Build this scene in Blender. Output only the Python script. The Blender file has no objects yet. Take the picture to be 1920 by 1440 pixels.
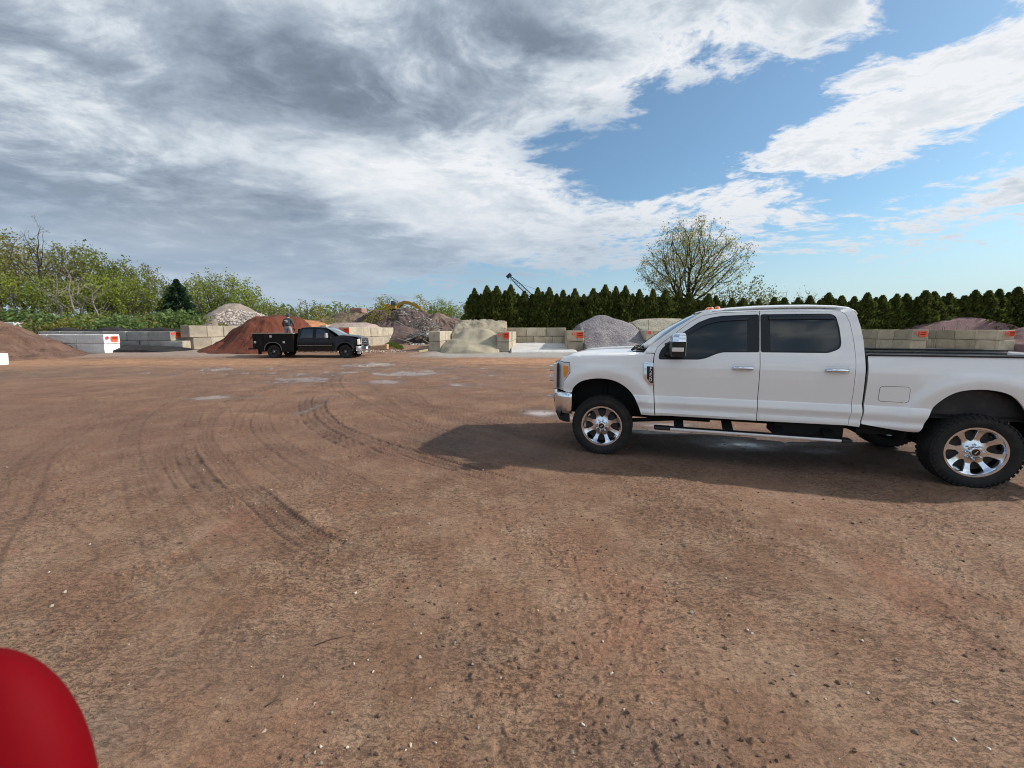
import bpy, bmesh, math, random
import numpy as np
from mathutils import Vector, Matrix
from mathutils.geometry import delaunay_2d_cdt

SC = bpy.context.scene
COL = SC.collection
R = math.radians
PI = math.pi

# ------------------------------------------------------------------ camera
CAM_H = 1.757
FPX = 770.0                       # focal length for a 1920 px wide frame
HOR = 618.0                       # horizon row in that frame
PITCH = math.atan((720 - HOR) / FPX)
cd = bpy.data.cameras.new('camera'); cam = bpy.data.objects.new('camera', cd); COL.objects.link(cam)
cam.location = (0, 0, CAM_H); cam.rotation_euler = (PI / 2 - PITCH, 0, 0)
cd.sensor_width = 36; cd.lens = 36 * FPX / 1920
cd.clip_start = 0.02; cd.clip_end = 9000
cd.dof.use_dof = True; cd.dof.focus_distance = 6.5; cd.dof.aperture_fstop = 4.0
SC.camera = cam
SC.view_settings.view_transform = 'Standard'; SC.view_settings.look = 'None'
SC.view_settings.gamma = 1; SC.view_settings.exposure = 0.12
SC.cycles.filter_width = 1.05; SC.cycles.max_bounces = 6; SC.cycles.diffuse_bounces = 3; SC.cycles.transparent_max_bounces = 8
SC.cycles.caustics_reflective = False; SC.cycles.caustics_refractive = False

# ------------------------------------------------------------------ node helper
class NT:
    """tiny expression helper over a node tree"""
    def __init__(s, tree): s.t = tree; s.n = tree.nodes; s.l = tree.links
    def new(s, typ, **kw):
        n = s.n.new(typ)
        for k, v in kw.items(): setattr(n, k, v)
        return n
    def put(s, sock, v):
        if v is None: return
        if isinstance(v, bpy.types.NodeSocket): s.l.new(v, sock)
        elif isinstance(v, (tuple, list)) and sock.type == 'RGBA' and len(v) == 3: sock.default_value = (*v, 1)
        else: sock.default_value = v
    def m(s, op, a, b=None, c=None, clamp=False):
        n = s.new('ShaderNodeMath', operation=op); n.use_clamp = clamp
        s.put(n.inputs[0], a); s.put(n.inputs[1], b)
        if c is not None: s.put(n.inputs[2], c)
        return n.outputs[0]
    def vm(s, op, a, b=None, scale=None):
        n = s.new('ShaderNodeVectorMath', operation=op)
        s.put(n.inputs[0], a)
        if b is not None: s.put(n.inputs[1], b)
        if scale is not None: s.put(n.inputs['Scale'], scale)
        return n.outputs[0] if op not in ('LENGTH', 'DOT_PRODUCT') else n.outputs['Value']
    def sep(s, v):
        n = s.new('ShaderNodeSeparateXYZ'); s.put(n.inputs[0], v); return n.outputs
    def comb(s, x, y, z):
        n = s.new('ShaderNodeCombineXYZ'); s.put(n.inputs[0], x); s.put(n.inputs[1], y); s.put(n.inputs[2], z); return n.outputs[0]
    def noise(s, vec, scale=1, detail=4, rough=.55, dist=0, lac=2.0, col=False):
        n = s.new('ShaderNodeTexNoise'); s.put(n.inputs['Vector'], vec)
        n.inputs['Scale'].default_value = scale; n.inputs['Detail'].default_value = detail
        n.inputs['Roughness'].default_value = rough; n.inputs['Distortion'].default_value = dist
        n.inputs['Lacunarity'].default_value = lac
        return n.outputs['Color' if col else 'Fac']
    def vor(s, vec, scale=1, feature='F1', rnd=1.0, out='Distance'):
        n = s.new('ShaderNodeTexVoronoi', feature=feature); s.put(n.inputs['Vector'], vec)
        n.inputs['Scale'].default_value = scale; n.inputs['Randomness'].default_value = rnd
        return n.outputs[out]
    def ramp(s, v, a, b, lo=0.0, hi=1.0, smooth=True):
        n = s.new('ShaderNodeMapRange'); n.interpolation_type = 'SMOOTHSTEP' if smooth else 'LINEAR'
        s.put(n.inputs['Value'], v); s.put(n.inputs['From Min'], a); s.put(n.inputs['From Max'], b)
        s.put(n.inputs['To Min'], lo); s.put(n.inputs['To Max'], hi); return n.outputs[0]
    def mix(s, f, a, b, blend='MIX'):
        n = s.new('ShaderNodeMix', data_type='RGBA', blend_type=blend)
        s.put(n.inputs['Factor'], f); s.put(n.inputs[6], a); s.put(n.inputs[7], b); return n.outputs[2]
    def attr(s, name, out='Fac'):
        n = s.new('ShaderNodeAttribute'); n.attribute_name = name; return n.outputs[out]
    def bump(s, h, strength=.5, dist=.01, normal=None):
        n = s.new('ShaderNodeBump'); s.put(n.inputs['Height'], h)
        n.inputs['Strength'].default_value = strength; n.inputs['Distance'].default_value = dist
        if normal is not None: s.put(n.inputs['Normal'], normal)
        return n.outputs[0]

MATS = {}
def mat(name, color=(.5, .5, .5), rough=.6, metal=0.0, coat=0.0, spec=.5, fn=None, alpha=None, trans=0.0, ior=1.45):
    if name in MATS: return MATS[name]
    m = bpy.data.materials.new(name); m.use_nodes = True; MATS[name] = m
    t = NT(m.node_tree); b = m.node_tree.nodes['Principled BSDF']
    b.inputs['Base Color'].default_value = (*color, 1); b.inputs['Roughness'].default_value = rough
    b.inputs['Metallic'].default_value = metal; b.inputs['Coat Weight'].default_value = coat
    b.inputs['Coat Roughness'].default_value = .04
    b.inputs['Specular IOR Level'].default_value = spec; b.inputs['IOR'].default_value = ior
    b.inputs['Transmission Weight'].default_value = trans
    if fn: fn(t, b)
    return m
def objco(t): return t.new('ShaderNodeTexCoord').outputs['Object']
def geopos(t): return t.new('ShaderNodeNewGeometry').outputs['Position']
def islandrand(t): return t.new('ShaderNodeNewGeometry').outputs['Random Per Island']

# ------------------------------------------------------------------ mesh helper
class MB:
    def __init__(s): s.v = []; s.f = []; s.mi = []; s.cur = 0
    def add(s, vs, fs):
        k = len(s.v); s.v += [tuple(p) for p in vs]
        for f in fs: s.f.append(tuple(i + k for i in f)); s.mi.append(s.cur)
        return s
    def box(s, c, d, rot=None, taper=None):
        """centre, dims; taper=(tx,ty) scale of the top"""
        hx, hy, hz = d[0] / 2, d[1] / 2, d[2] / 2; tx, ty = taper or (1, 1)
        P = [(-hx, -hy, -hz), (hx, -hy, -hz), (hx, hy, -hz), (-hx, hy, -hz), (-hx * tx, -hy * ty, hz), (hx * tx, -hy * ty, hz), (hx * tx, hy * ty, hz), (-hx * tx, hy * ty, hz)]
        if rot is not None: P = [rot @ Vector(p) for p in P]
        P = [(p[0] + c[0], p[1] + c[1], p[2] + c[2]) for p in P]
        return s.add(P, [(0, 3, 2, 1), (4, 5, 6, 7), (0, 1, 5, 4), (1, 2, 6, 5), (2, 3, 7, 6), (3, 0, 4, 7)])
    def bar(s, a, b, w, h=None, up=(0, 0, 1)):
        a = Vector(a); b = Vector(b); d = (b - a); L = d.length; d.normalize()
        x = d; u = Vector(up); y = u.cross(x)
        if y.length < 1e-4: y = Vector((0, 1, 0)).cross(x)
        y.normalize(); z = x.cross(y)
        M = Matrix((x, y, z)).transposed()
        return s.box((a + b) / 2, (L, w, h or w), M)
    def tube(s, pts, rad, n=8, cap=True):
        pts = [Vector(p) for p in pts]; 
        if not isinstance(rad, (list, tuple)): rad = [rad] * len(pts)
        V = []; F = []; prev = None
        for i, p in enumerate(pts):
            d = (pts[min(i + 1, len(pts) - 1)] - pts[max(i - 1, 0)])
            if d.length < 1e-9: d = Vector((0, 0, 1))
            d.normalize()
            if prev is None:
                u = Vector((0, 0, 1)) if abs(d.z) < .9 else Vector((1, 0, 0)); x = u.cross(d).normalized()
            else:
                x = prev - d * prev.dot(d)
                x = x.normalized() if x.length > 1e-6 else Vector((1, 0, 0))
            prev = x; y = d.cross(x)
            for k in range(n):
                a = 2 * PI * k / n; V.append(p + (x * math.cos(a) + y * math.sin(a)) * rad[i])
        for i in range(len(pts) - 1):
            for k in range(n):
                F.append((i * n + k, i * n + (k + 1) % n, (i + 1) * n + (k + 1) % n, (i + 1) * n + k))
        if cap: F.append(tuple(range(n - 1, -1, -1))); F.append(tuple((len(pts) - 1) * n + k for k in range(n)))
        return s.add(V, F)
    def lathe(s, prof, n=32, axis='y', c=(0, 0, 0), a0=0, a1=2 * PI, close=True):
        """prof: list of (r, t) with t along the axis"""
        V = []; F = []; m = len(prof); full = abs(a1 - a0 - 2 * PI) < 1e-6; nn = n if full else n + 1
        for k in range(nn):
            a = a0 + (a1 - a0) * k / n; ca, sa = math.cos(a), math.sin(a)
            for r, t in prof:
                if axis == 'y': V.append((c[0] + r * ca, c[1] + t, c[2] + r * sa))
                elif axis == 'z': V.append((c[0] + r * ca, c[1] + r * sa, c[2] + t))
                else: V.append((c[0] + t, c[1] + r * ca, c[2] + r * sa))
        for k in range(n):
            k2 = (k + 1) % nn
            for j in range(m - 1): F.append((k * m + j, k * m + j + 1, k2 * m + j + 1, k2 * m + j))
        return s.add(V, F)
    def prism(s, poly, t0, t1, axis='y'):
        """poly (a,b) in the plane normal to axis, extruded t0..t1"""
        n = len(poly)
        def P(a, b, t): return (a, t, b) if axis == 'y' else ((a, b, t) if axis == 'z' else (t, a, b))
        V = [P(a, b, t0) for a, b in poly] + [P(a, b, t1) for a, b in poly]
        F = [tuple(range(n)), tuple(range(2 * n - 1, n - 1, -1))] + [(i, i + n, (i + 1) % n + n, (i + 1) % n) for i in range(n)]
        return s.add(V, F)
    def loft(s, rings, closed=True, cap=False):
        n = len(rings[0]); V = [p for r in rings for p in r]; F = []
        for i in range(len(rings) - 1):
            for k in range(n if closed else n - 1):
                F.append((i * n + k, i * n + (k + 1) % n, (i + 1) * n + (k + 1) % n, (i + 1) * n + k))
        if cap: F.append(tuple(range(n - 1, -1, -1))); F.append(tuple((len(rings) - 1) * n + k for k in range(n)))
        return s.add(V, F)
    def blob(s, c, r, rng, sub=1, jit=.25, flat=1.0):
        V, F = ICO[sub]; k = [1 + rng.uniform(-jit, jit) for _ in V]
        q = Matrix.Rotation(rng.uniform(0, 6.3), 3, 'Z') @ Matrix.Rotation(rng.uniform(-.6, .6), 3, 'X')
        rr = r if isinstance(r, (tuple, list)) else (r, r, r * flat)
        P = [q @ Vector((v[0] * rr[0] * kk, v[1] * rr[1] * kk, v[2] * rr[2] * kk)) for v, kk in zip(V, k)]
        return s.add([(p[0] + c[0], p[1] + c[1], p[2] + c[2]) for p in P], F)
    def mesh(s, name, mats, smooth=False):
        me = bpy.data.meshes.new(name); me.from_pydata(s.v, [], s.f)
        for m in (mats if isinstance(mats, (list, tuple)) else [mats]): me.materials.append(m)
        if any(s.mi): me.polygons.foreach_set('material_index', s.mi)
        if smooth: me.polygons.foreach_set('use_smooth', [True] * len(me.polygons))
        me.update(); return me
    def build(s, name, mats, parent=None, smooth=False, bevel=0, seg=2, fix=True, angle=None, loc=None, subsurf=0):
        me = s.mesh(name, mats, smooth)
        if fix:
            b = bmesh.new(); b.from_mesh(me); bmesh.ops.remove_doubles(b, verts=b.verts, dist=1e-5)
            bmesh.ops.recalc_face_normals(b, faces=b.faces); b.to_mesh(me); b.free()
        return link(name, me, parent, bevel, seg, angle, loc, subsurf)
def link(name, me, parent=None, bevel=0, seg=2, angle=None, loc=None, subsurf=0):
    o = bpy.data.objects.new(name, me); COL.objects.link(o)
    if parent is not None: o.parent = parent
    if loc is not None: o.location = loc
    if bevel:
        md = o.modifiers.new('bevel', 'BEVEL'); md.width = bevel; md.segments = seg; md.limit_method = 'ANGLE'; md.angle_limit = R(35)
    if subsurf:
        md = o.modifiers.new('sub', 'SUBSURF'); md.levels = md.render_levels = subsurf
    if angle is not None:
        me.polygons.foreach_set('use_smooth', [True] * len(me.polygons))
        b = bmesh.new(); b.from_mesh(me); ca = R(angle)
        for e in b.edges: e.smooth = not (len(e.link_faces) == 2 and e.calc_face_angle(0) > ca)
        b.to_mesh(me); b.free()
    return o
ICO = {}
for _s in (0, 1, 2, 3):
    _b = bmesh.new(); bmesh.ops.create_icosphere(_b, subdivisions=_s + 1 if _s else 1, radius=1)
    ICO[_s] = ([tuple(v.co) for v in _b.verts], [tuple(v.index for v in f.verts) for f in _b.faces]); _b.free()

def tag(o, label=None, cat=None, group=None, kind=None):
    if label: o['label'] = label
    if cat: o['category'] = cat
    if group: o['group'] = group
    if kind: o['kind'] = kind
    return o
def empty(name, loc=(0, 0, 0), rz=0, label=None, cat=None, group=None):
    o = bpy.data.objects.new(name, None); COL.objects.link(o); o.location = loc; o.rotation_euler = (0, 0, rz)
    o.empty_display_size = .2
    return tag(o, label, cat, group)
def children(o): return CH.get(o.name, [])
def dup(o, loc, rz=0, sc=1, label=None, group=None):
    kids = [c for c in bpy.data.objects if c.parent == o]
    c = o.copy(); COL.objects.link(c); c.location = loc; c.rotation_euler = (0, 0, rz)
    c.scale = sc if isinstance(sc, (tuple, list)) else (sc, sc, sc)
    if label: c['label'] = label
    if group: c['group'] = group
    for k in kids:
        kk = [g for g in bpy.data.objects if g.parent == k]
        d = k.copy(); COL.objects.link(d); d.parent = c
        for g in kk:
            e = g.copy(); COL.objects.link(e); e.parent = d
    return c
def orph(o):
    """drop a prototype (and its children) from the scene"""
    for k in [c for c in bpy.data.objects if c.parent == o]: bpy.data.objects.remove(k)
    bpy.data.objects.remove(o)

# numpy gradient noise ------------------------------------------------
def _hash(ix, iy, seed):
    h = (ix.astype(np.int64) * 374761393 + iy.astype(np.int64) * 668265263 + seed * 1274126177) & 0xFFFFFFFF
    h = ((h ^ (h >> 13)) * 1274126177) & 0xFFFFFFFF
    return (h ^ (h >> 16)) & 0xFFFFFFFF
def gnoise(x, y, seed=0):
    xi = np.floor(x); yi = np.floor(y); xf = x - xi; yf = y - yi
    u = xf * xf * xf * (xf * (xf * 6 - 15) + 10); v = yf * yf * yf * (yf * (yf * 6 - 15) + 10)
    def g(dx, dy):
        a = _hash(xi + dx, yi + dy, seed) * (2 * PI / 4294967296.0)
        return np.cos(a) * (xf - dx) + np.sin(a) * (yf - dy)
    return ((g(0, 0) * (1 - u) + g(1, 0) * u) * (1 - v) + (g(0, 1) * (1 - u) + g(1, 1) * u) * v) * 1.5
def fbm(x, y, oct=4, seed=0, gain=.5):
    s = 0; a = 1.0; n = 0
    for k in range(oct): s = s + a * gnoise(x * 2 ** k + 17.3 * k, y * 2 ** k - 9.1 * k, seed + k); n += a; a *= gain
    return s / n
def sstep(a, b, x):
    t = np.clip((x - a) / (b - a), 0, 1); return t * t * (3 - 2 * t)

# place helpers: the measured bearing of a thing -> its spot on the ground
def rise(y):
    """the yard rises a little towards the bays"""
    return .22 * sstep(25.5, 30.5, y) + .3 * sstep(32, 60, y)
_cp, _sp = math.cos(PITCH), math.sin(PITCH)
def bearing(px, py=HOR):
    x = (px - 960) / FPX; y = (720 - py) / FPX
    return (x, _cp + y * _sp, -_sp + y * _cp)
def at(px, Y, z=0.0):
    """ground spot on the bearing of column px, Y metres ahead"""
    d = bearing(px); return Vector((d[0] / d[1] * Y, Y, z))
def hz(px, py, Y):
    """height above the datum of what is seen at (px, py) when it stands Y ahead"""
    d = bearing(px, py); return CAM_H + d[2] / d[1] * Y
# ------------------------------------------------------------------ sun and sky
SUN = Vector((1.603, .0757, 1.0)).normalized()
sd_ = bpy.data.lights.new('sun', 'SUN'); so = bpy.data.objects.new('sun', sd_); COL.objects.link(so)
sd_.energy = 4.3; sd_.angle = R(1.2); sd_.color = (1.0, .93, .84)
so.rotation_euler = SUN.to_track_quat('Z', 'Y').to_euler()
so.location = (30, 0, 30)
W = bpy.data.worlds.new('World'); SC.world = W; W.use_nodes = True
t = NT(W.node_tree); bg = W.node_tree.nodes['Background']
sky = t.new('ShaderNodeTexSky', sky_type='NISHITA'); sky.sun_disc = False
sky.sun_elevation = R(32); sky.sun_rotation = math.atan2(SUN.x, SUN.y)
sky.air_density = 1.0; sky.dust_density = 1.2; sky.ozone_density = 1.6
D = t.new('ShaderNodeTexCoord').outputs['Generated']
dx, dy, dz = t.sep(D)
az = t.m('MULTIPLY', t.m('ARCTAN2', dx, dy), 180 / PI)
el = t.m('MULTIPLY', t.m('ARCSINE', dz), 180 / PI)
# cloud layer seen in perspective
den = t.m('ADD', t.m('MAXIMUM', dz, 0.0), .13)
P = t.comb(t.m('DIVIDE', dx, den), t.m('DIVIDE', dy, den), 0.0)
P2 = t.vm('MULTIPLY', P, (1.0, 1.25, 1.0))
warpn = t.noise(P2, 1.1, 3, .5, col=True)
Pw = t.vm('ADD', P2, t.vm('SCALE', t.vm('SUBTRACT', warpn, (.5, .5, .5)), scale=.55))
n_big = t.noise(Pw, 1.3, 11, .60)
n_puff = t.noise(t.vm('ADD', Pw, (7.3, 2.1, 0)), 4.4, 10, .64)
n_fine = t.noise(t.vm('ADD', Pw, (1.3, 5.1, 0)), 13, 6, .66)
n_soft = t.noise(t.vm('ADD', P2, (3.1, 9.7, 0)), .9, 4, .45)
wz = t.m('MULTIPLY', t.m('SUBTRACT', n_soft, .5), 16)
def blob(a0, e0, ra, re, rot, amp, warp=True):
    x = t.m('SUBTRACT', az, a0); y = t.m('SUBTRACT', el, e0)
    if warp: y = t.m('ADD', y, t.m('MULTIPLY', wz, .25)); x = t.m('ADD', x, wz)
    c, s_ = math.cos(R(rot)), math.sin(R(rot))
    u = t.m('ADD', t.m('MULTIPLY', x, c / ra), t.m('MULTIPLY', y, s_ / ra))
    v = t.m('ADD', t.m('MULTIPLY', x, -s_ / re), t.m('MULTIPLY', y, c / re))
    q = t.m('ADD', t.m('MULTIPLY', u, u), t.m('MULTIPLY', v, v))
    return t.m('MULTIPLY', t.m('EXPONENT', t.m('MULTIPLY', q, -1.0)), amp)
def total(bl, base):
    acc = base
    for b in bl: acc = t.m('ADD', acc, blob(*b))
    return acc
# where it is cloudy (+) or clear (-)
cov = total([
    (-30, 24, 44, 15, 0, .75), (-25, 36, 40, 14, 0, .5), (10, 38, 26, 9, -14, .55), (-6, 15, 26, 5, -12, .45),
    (10, 22.5, 13, 3.4, 8, -.85), (24, 21.5, 11, 4.2, 14, -.8), (34, 24.5, 8, 2.6, 30, -.5), (24, 17.6, 12, 2.0, -4, -.4),
    (43, 20.0, 15, 4.0, 14, .60), (47, 27.5, 6, 3, 20, -.6), (34, 29.5, 12, 3.0, -20, .35),
    (26, 13.6, 17, 2.2, -10, .42), (47, 11, 10, 1.5, 14, .5), (41, 15.0, 15, 1.9, 8, -.6), (34, 5, 34, 3.8, 0, -.75), (-2, 5, 18, 2.4, 0, -.5),
    (-44, 8, 26, 8, 0, .55), (-20, 10, 20, 5, 0, .35)], .04)
dens = t.m('ADD', cov, t.m('MULTIPLY', t.m('SUBTRACT', n_big, .5), 2.5))
dens = t.m('ADD', dens, t.m('MULTIPLY', t.m('SUBTRACT', n_puff, .5), t.ramp(az, 5, 30, 1.7, 2.9)))
dens = t.m('ADD', dens, t.m('MULTIPLY', t.m('SUBTRACT', n_fine, .5), t.ramp(az, 0, 25, .15, 1.2)))
alpha = t.ramp(dens, -.12, .46)
# how deep and therefore how grey the cloud is
dark = total([
    (-20, 27, 17, 5.0, -4, .62), (2, 32, 16, 4, -8, .55), (-46, 23, 12, 4, 0, .30), (-30, 11, 34, 5.0, -4, .40), (-50, 13, 14, 7, 0, .2),
    (-27, 36, 10, 3, 0, -.35), (44, 22, 18, 9, 12, -.42), (28, 13, 20, 4, -8, -.30), (12, 28.5, 14, 2.0, 6, -.4), (-34, 18.5, 16, 2.6, 4, -.30), (-9, 18, 16, 4.5, -8, -.38), (-4, 12.5, 12, 1.6, -14, -.3)], .22)
dark = t.m('ADD', dark, t.m('MULTIPLY', t.m('SUBTRACT', n_big, .5), t.m('MULTIPLY', t.ramp(az, 5, 30, 1.7, .8), t.ramp(el, 3, 19, .25, 1))))
dark = t.m('ADD', dark, t.m('MULTIPLY', t.m('SUBTRACT', n_puff, .5), t.ramp(el, 3, 19, .25, 1.0)))
dark = t.m('ADD', dark, t.m('MULTIPLY', t.ramp(dens, .1, 1.0), .34))
dk = t.ramp(dark, .10, 1.40, smooth=False)
cr = t.new('ShaderNodeValToRGB'); t.put(cr.inputs[0], dk); e = cr.color_ramp.elements
e[0].position = 0; e[0].color = (.80, .82, .85, 1); e[1].position = 1; e[1].color = (.135, .165, .205, 1)
for p_, c_ in ((.25, (.60, .66, .72)), (.5, (.36, .425, .51)), (.75, (.20, .25, .325))):
    q = e.new(p_); q.color = (*c_, 1)
cloudcol = cr.outputs[0]
# low clouds sink into blue-grey haze
lowf = t.m('MULTIPLY', t.ramp(el, 4, 19, .9, 0), t.ramp(az, 5, 35, 1, .35))
cloudcol = t.mix(lowf, cloudcol, t.mix(t.ramp(n_soft, .35, .65), (.315, .405, .52), (.42, .50, .60)))
clearcol = t.mix(1.0, sky.outputs[0], (.68, .95, 1.05), 'MULTIPLY')
SKY_K = .1
behind = t.ramp(t.m('ABSOLUTE', az), 80, 130, 1.0, 1.9)  # unseen clouds behind the camera, brightened to lift the truck's shaded side
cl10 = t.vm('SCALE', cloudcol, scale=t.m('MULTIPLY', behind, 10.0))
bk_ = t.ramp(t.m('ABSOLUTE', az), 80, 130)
cl10 = t.mix(bk_, cl10, t.vm('MULTIPLY', cl10, (1.10, 1.02, .90)))  # same unseen clouds warmed so the white truck reads less blue
clr = t.mix(.10, t.vm('SCALE', clearcol, scale=1.25), (5.0, 5.6, 6.2))
# pale cyan near the horizon on the right, slate on the left
hz_ = t.ramp(el, 0, 13, 1, 0)
side_ = t.ramp(az, -25, 40)
hcol = t.mix(side_, (3.6, 4.7, 6.3), (5.4, 6.7, 7.2))
clr = t.mix(t.m('MULTIPLY', hz_, .85), clr, hcol)
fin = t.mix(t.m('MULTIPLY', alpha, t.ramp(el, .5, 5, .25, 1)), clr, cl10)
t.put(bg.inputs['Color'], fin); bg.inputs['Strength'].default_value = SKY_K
# ------------------------------------------------------------------ the yard (one sheet to the horizon)
TRK_YAW = R(18.101)
TRK_O = Vector((1.251, 5.629, 0))         # ground point under the outer face of the near front tyre
TF = Vector((-math.cos(TRK_YAW), math.sin(TRK_YAW), 0)); TS = Vector((-math.sin(TRK_YAW), -math.cos(TRK_YAW), 0))
def gspot(px, py):
    d = bearing(px, py); k = -CAM_H / d[2]; return (d[0] * k, d[1] * k)
azs = np.concatenate([np.linspace(-62, 62, 1250, endpoint=False), np.linspace(62, 298, 80, endpoint=False)]) * PI / 180
rr = [.02, .35, .65, .9, 1.1]
r_ = 1.2
while r_ < 6000:
    rr.append(r_); r_ += min(max(.0075, (r_ * r_ + CAM_H ** 2) / (CAM_H * 410) * 1.05), .06 * r_)
rr = np.array(rr)
A_, R_ = np.meshgrid(azs, rr); GX = (np.sin(A_) * R_).ravel(); GY = (np.cos(A_) * R_).ravel()
NR, NA = A_.shape
# tyre tracks: measured courses in the yard -> distance across and along
tracks = [  # ([(px,py)...], width, depth, tread, strength)
    ([(342, 828), (352, 860), (380, 900), (425, 945), (480, 985)], .27, .016, 1, 1.0),
    ([(372, 762), (362, 790), (352, 825)], .25, .012, 1, .7),
    ([(430, 890), (480, 930), (540, 985), (640, 1040), (760, 1090)], .27, .015, 1, 1.0),
    ([(580, 738), (572, 758), (585, 790), (640, 825), (720, 858), (830, 892)], .3, .02, 1, 1.0),
    ([(612, 740), (598, 760), (618, 790), (680, 822), (770, 850), (900, 888), (1060, 938)], .3, .02, 1, 1.0),
    ([(1000, 920), (1250, 985), (1500, 1045), (1800, 1120)], .26, .008, 1, .35),
    ([(660, 690), (630, 712), (650, 740), (700, 765), (800, 800), (960, 850)], .3, .016, 1, .8),
    ([(640, 690), (612, 712), (622, 742)], .3, .016, 1, .8),
    ([(400, 770), (440, 750), (520, 722), (620, 700)], .3, .014, 1, .7),
    ([(360, 790), (300, 800), (220, 830), (130, 880)], .3, .012, 1, .55),
    ([(900, 905), (1050, 925), (1250, 958), (1450, 985), (1700, 1030), (1920, 1075)], .22, .008, 1, .45),
    ([(690, 800), (780, 835), (860, 862), (960, 890), (1100, 925)], .3, .014, 1, .6),
    ([(250, 790), (330, 755), (420, 725), (540, 700), (660, 683)], .3, .012, 0, .6),
    ([(0, 800), (120, 770), (260, 735), (420, 708), (600, 690)], .35, .012, 0, .5),
    ([(100, 850), (200, 800), (330, 760)], .3, .01, 0, .5),
    ([(640, 780), (760, 812), (900, 830), (1040, 850)], .3, .012, 0, .5),
    ([(700, 750), (860, 770), (1040, 780)], .3, .012, 0, .5),
    ([(1000, 1000), (1200, 1040), (1450, 1110), (1700, 1200), (1920, 1300)], .3, .01, 0, .5),
]
def seg_field(pts):
    """distance to the polyline and arc length, for all ground points within 60 m"""
    P_ = np.array(pts); 
    # resample smoothly (Catmull-Rom)
    Q = []
    E_ = np.vstack([2 * P_[0] - P_[1], P_, 2 * P_[-1] - P_[-2]])
    for i in range(1, len(E_) - 2):
        for u in np.linspace(0, 1, 7, endpoint=False):
            a, b, c, d = E_[i - 1], E_[i], E_[i + 1], E_[i + 2]
            Q.append(.5 * ((2 * b) + (-a + c) * u + (2 * a - 5 * b + 4 * c - d) * u ** 2 + (-a + 3 * b - 3 * c + d) * u ** 3))
    Q.append(P_[-1]); Q = np.array(Q)
    lo = Q.min(0) - 1.2; hi = Q.max(0) + 1.2
    idx = np.nonzero((GX > lo[0]) & (GX < hi[0]) & (GY > lo[1]) & (GY < hi[1]))[0]
    x = GX[idx]; y = GY[idx]; best = np.full(len(idx), 9.0); sgn = np.zeros(len(idx)); arc = np.zeros(len(idx)); L = 0
    for i in range(len(Q) - 1):
        d = Q[i + 1] - Q[i]; l = math.hypot(*d)
        if l < 1e-6: continue
        ux, uy = d / l; tx = x - Q[i, 0]; ty = y - Q[i, 1]
        s = np.clip(tx * ux + ty * uy, 0, l); ox = tx - s * ux; oy = ty - s * uy; dd = np.hypot(ox, oy)
        m = dd < best; best[m] = dd[m]; sgn[m] = (ux * ty - uy * tx)[m]; arc[m] = (L + s)[m]; L += l
    keep = best < 1.1
    return idx[keep], np.copysign(best, sgn)[keep], arc[keep], L
n1 = fbm(GX * .35, GY * .35, 4, 3); n2 = fbm(GX * 1.6, GY * 1.6, 4, 11); n3 = fbm(GX * 9, GY * 9, 4, 21, .6)
rad = np.hypot(GX, GY); near = 1 - sstep(8, 24, rad)
GZ = rise(GY) + n1 * .035 * (1 - sstep(60, 200, rad) * 0) * sstep(.5, 3, rad) + n2 * .012
# distant terrain must not rise again behind us
trk = np.zeros_like(GX); smear = np.zeros_like(GX)
xtra = []
_r = random.Random(12)
for (pts, w, dep, tread, st) in tracks[:17]:
    G_ = [gspot(*q) for q in pts]
    for _k in range(5):
        o_ = _r.choice([-1, 1]) * _r.uniform(.35, 3.4) * (.6 + .05 * G_[0][1]); a_ = max(0, _r.randint(-2, 1)); Q_ = []
        for i_, (x_, y_) in enumerate(G_):
            a0_, b0_ = G_[max(0, i_ - 1)], G_[min(len(G_) - 1, i_ + 1)]; l_ = math.hypot(b0_[0] - a0_[0], b0_[1] - a0_[1]); Q_.append((x_ - (b0_[1] - a0_[1]) / l_ * o_ * (1 + .15 * i_ * _r.uniform(-1, 1) * .3), y_ + (b0_[0] - a0_[0]) / l_ * o_))
        xtra.append((Q_, w * _r.uniform(.7, 1.2), dep * .6, _r.choice([0, 1]), st * _r.uniform(.35, .7)))
allt = [([gspot(*q) for q in tt[0]],) + tt[1:] for tt in tracks] + xtra
for pts, w, dep, tread, st in allt:
    dep = dep * .85
    idx, dd, arc, L = seg_field(pts)
    ends = sstep(0, 1.4, arc) * (1 - sstep(L - 1.6, L, arc))
    brk = sstep(-.55, .1, fbm(GX[idx] * 1.1, GY[idx] * 1.1, 3, 55)) * .7 + .3
    inside = (1 - sstep(w * .42, w * .55, np.abs(dd))) * ends * st * brk
    berm = np.exp(-((np.abs(dd) - w * .62) / .05) ** 2) * ends * st
    if tread:
        ph = arc / .062 + np.where(dd > 0, .5, 0) + np.abs(dd) * 3.2
        lug = sstep(-.15, .35, np.sin(2 * PI * ph)) * (1 - .5 * sstep(.0, .03, .045 - np.abs(np.abs(dd) - w * .22)))
        edge = sstep(w * .18, w * .4, np.abs(dd))
        lug = lug * (.45 + .55 * edge)
        GZ[idx] += inside * (-dep * .30 - dep * .75 * lug) + berm * dep * .30
        line = np.exp(-((np.abs(dd) - w * .46) / .018) ** 2) + .6 * np.exp(-(np.abs(dd) / .015) ** 2)
        trk[idx] = np.maximum(trk[idx], ends * st * np.clip(inside * (.30 + .9 * lug) + line * .7 * brk, 0, 1.2))
    else:
        rib = .5 + .5 * np.sin(dd * 2 * PI / .06)
        GZ[idx] += -inside * dep * (.5 + .5 * rib) + berm * dep * .5
        trk[idx] = np.maximum(trk[idx], inside * (.25 + .45 * rib))
    smear[idx] = np.maximum(smear[idx], (1 - sstep(.1, .9, np.abs(dd))) * ends * st)
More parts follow.
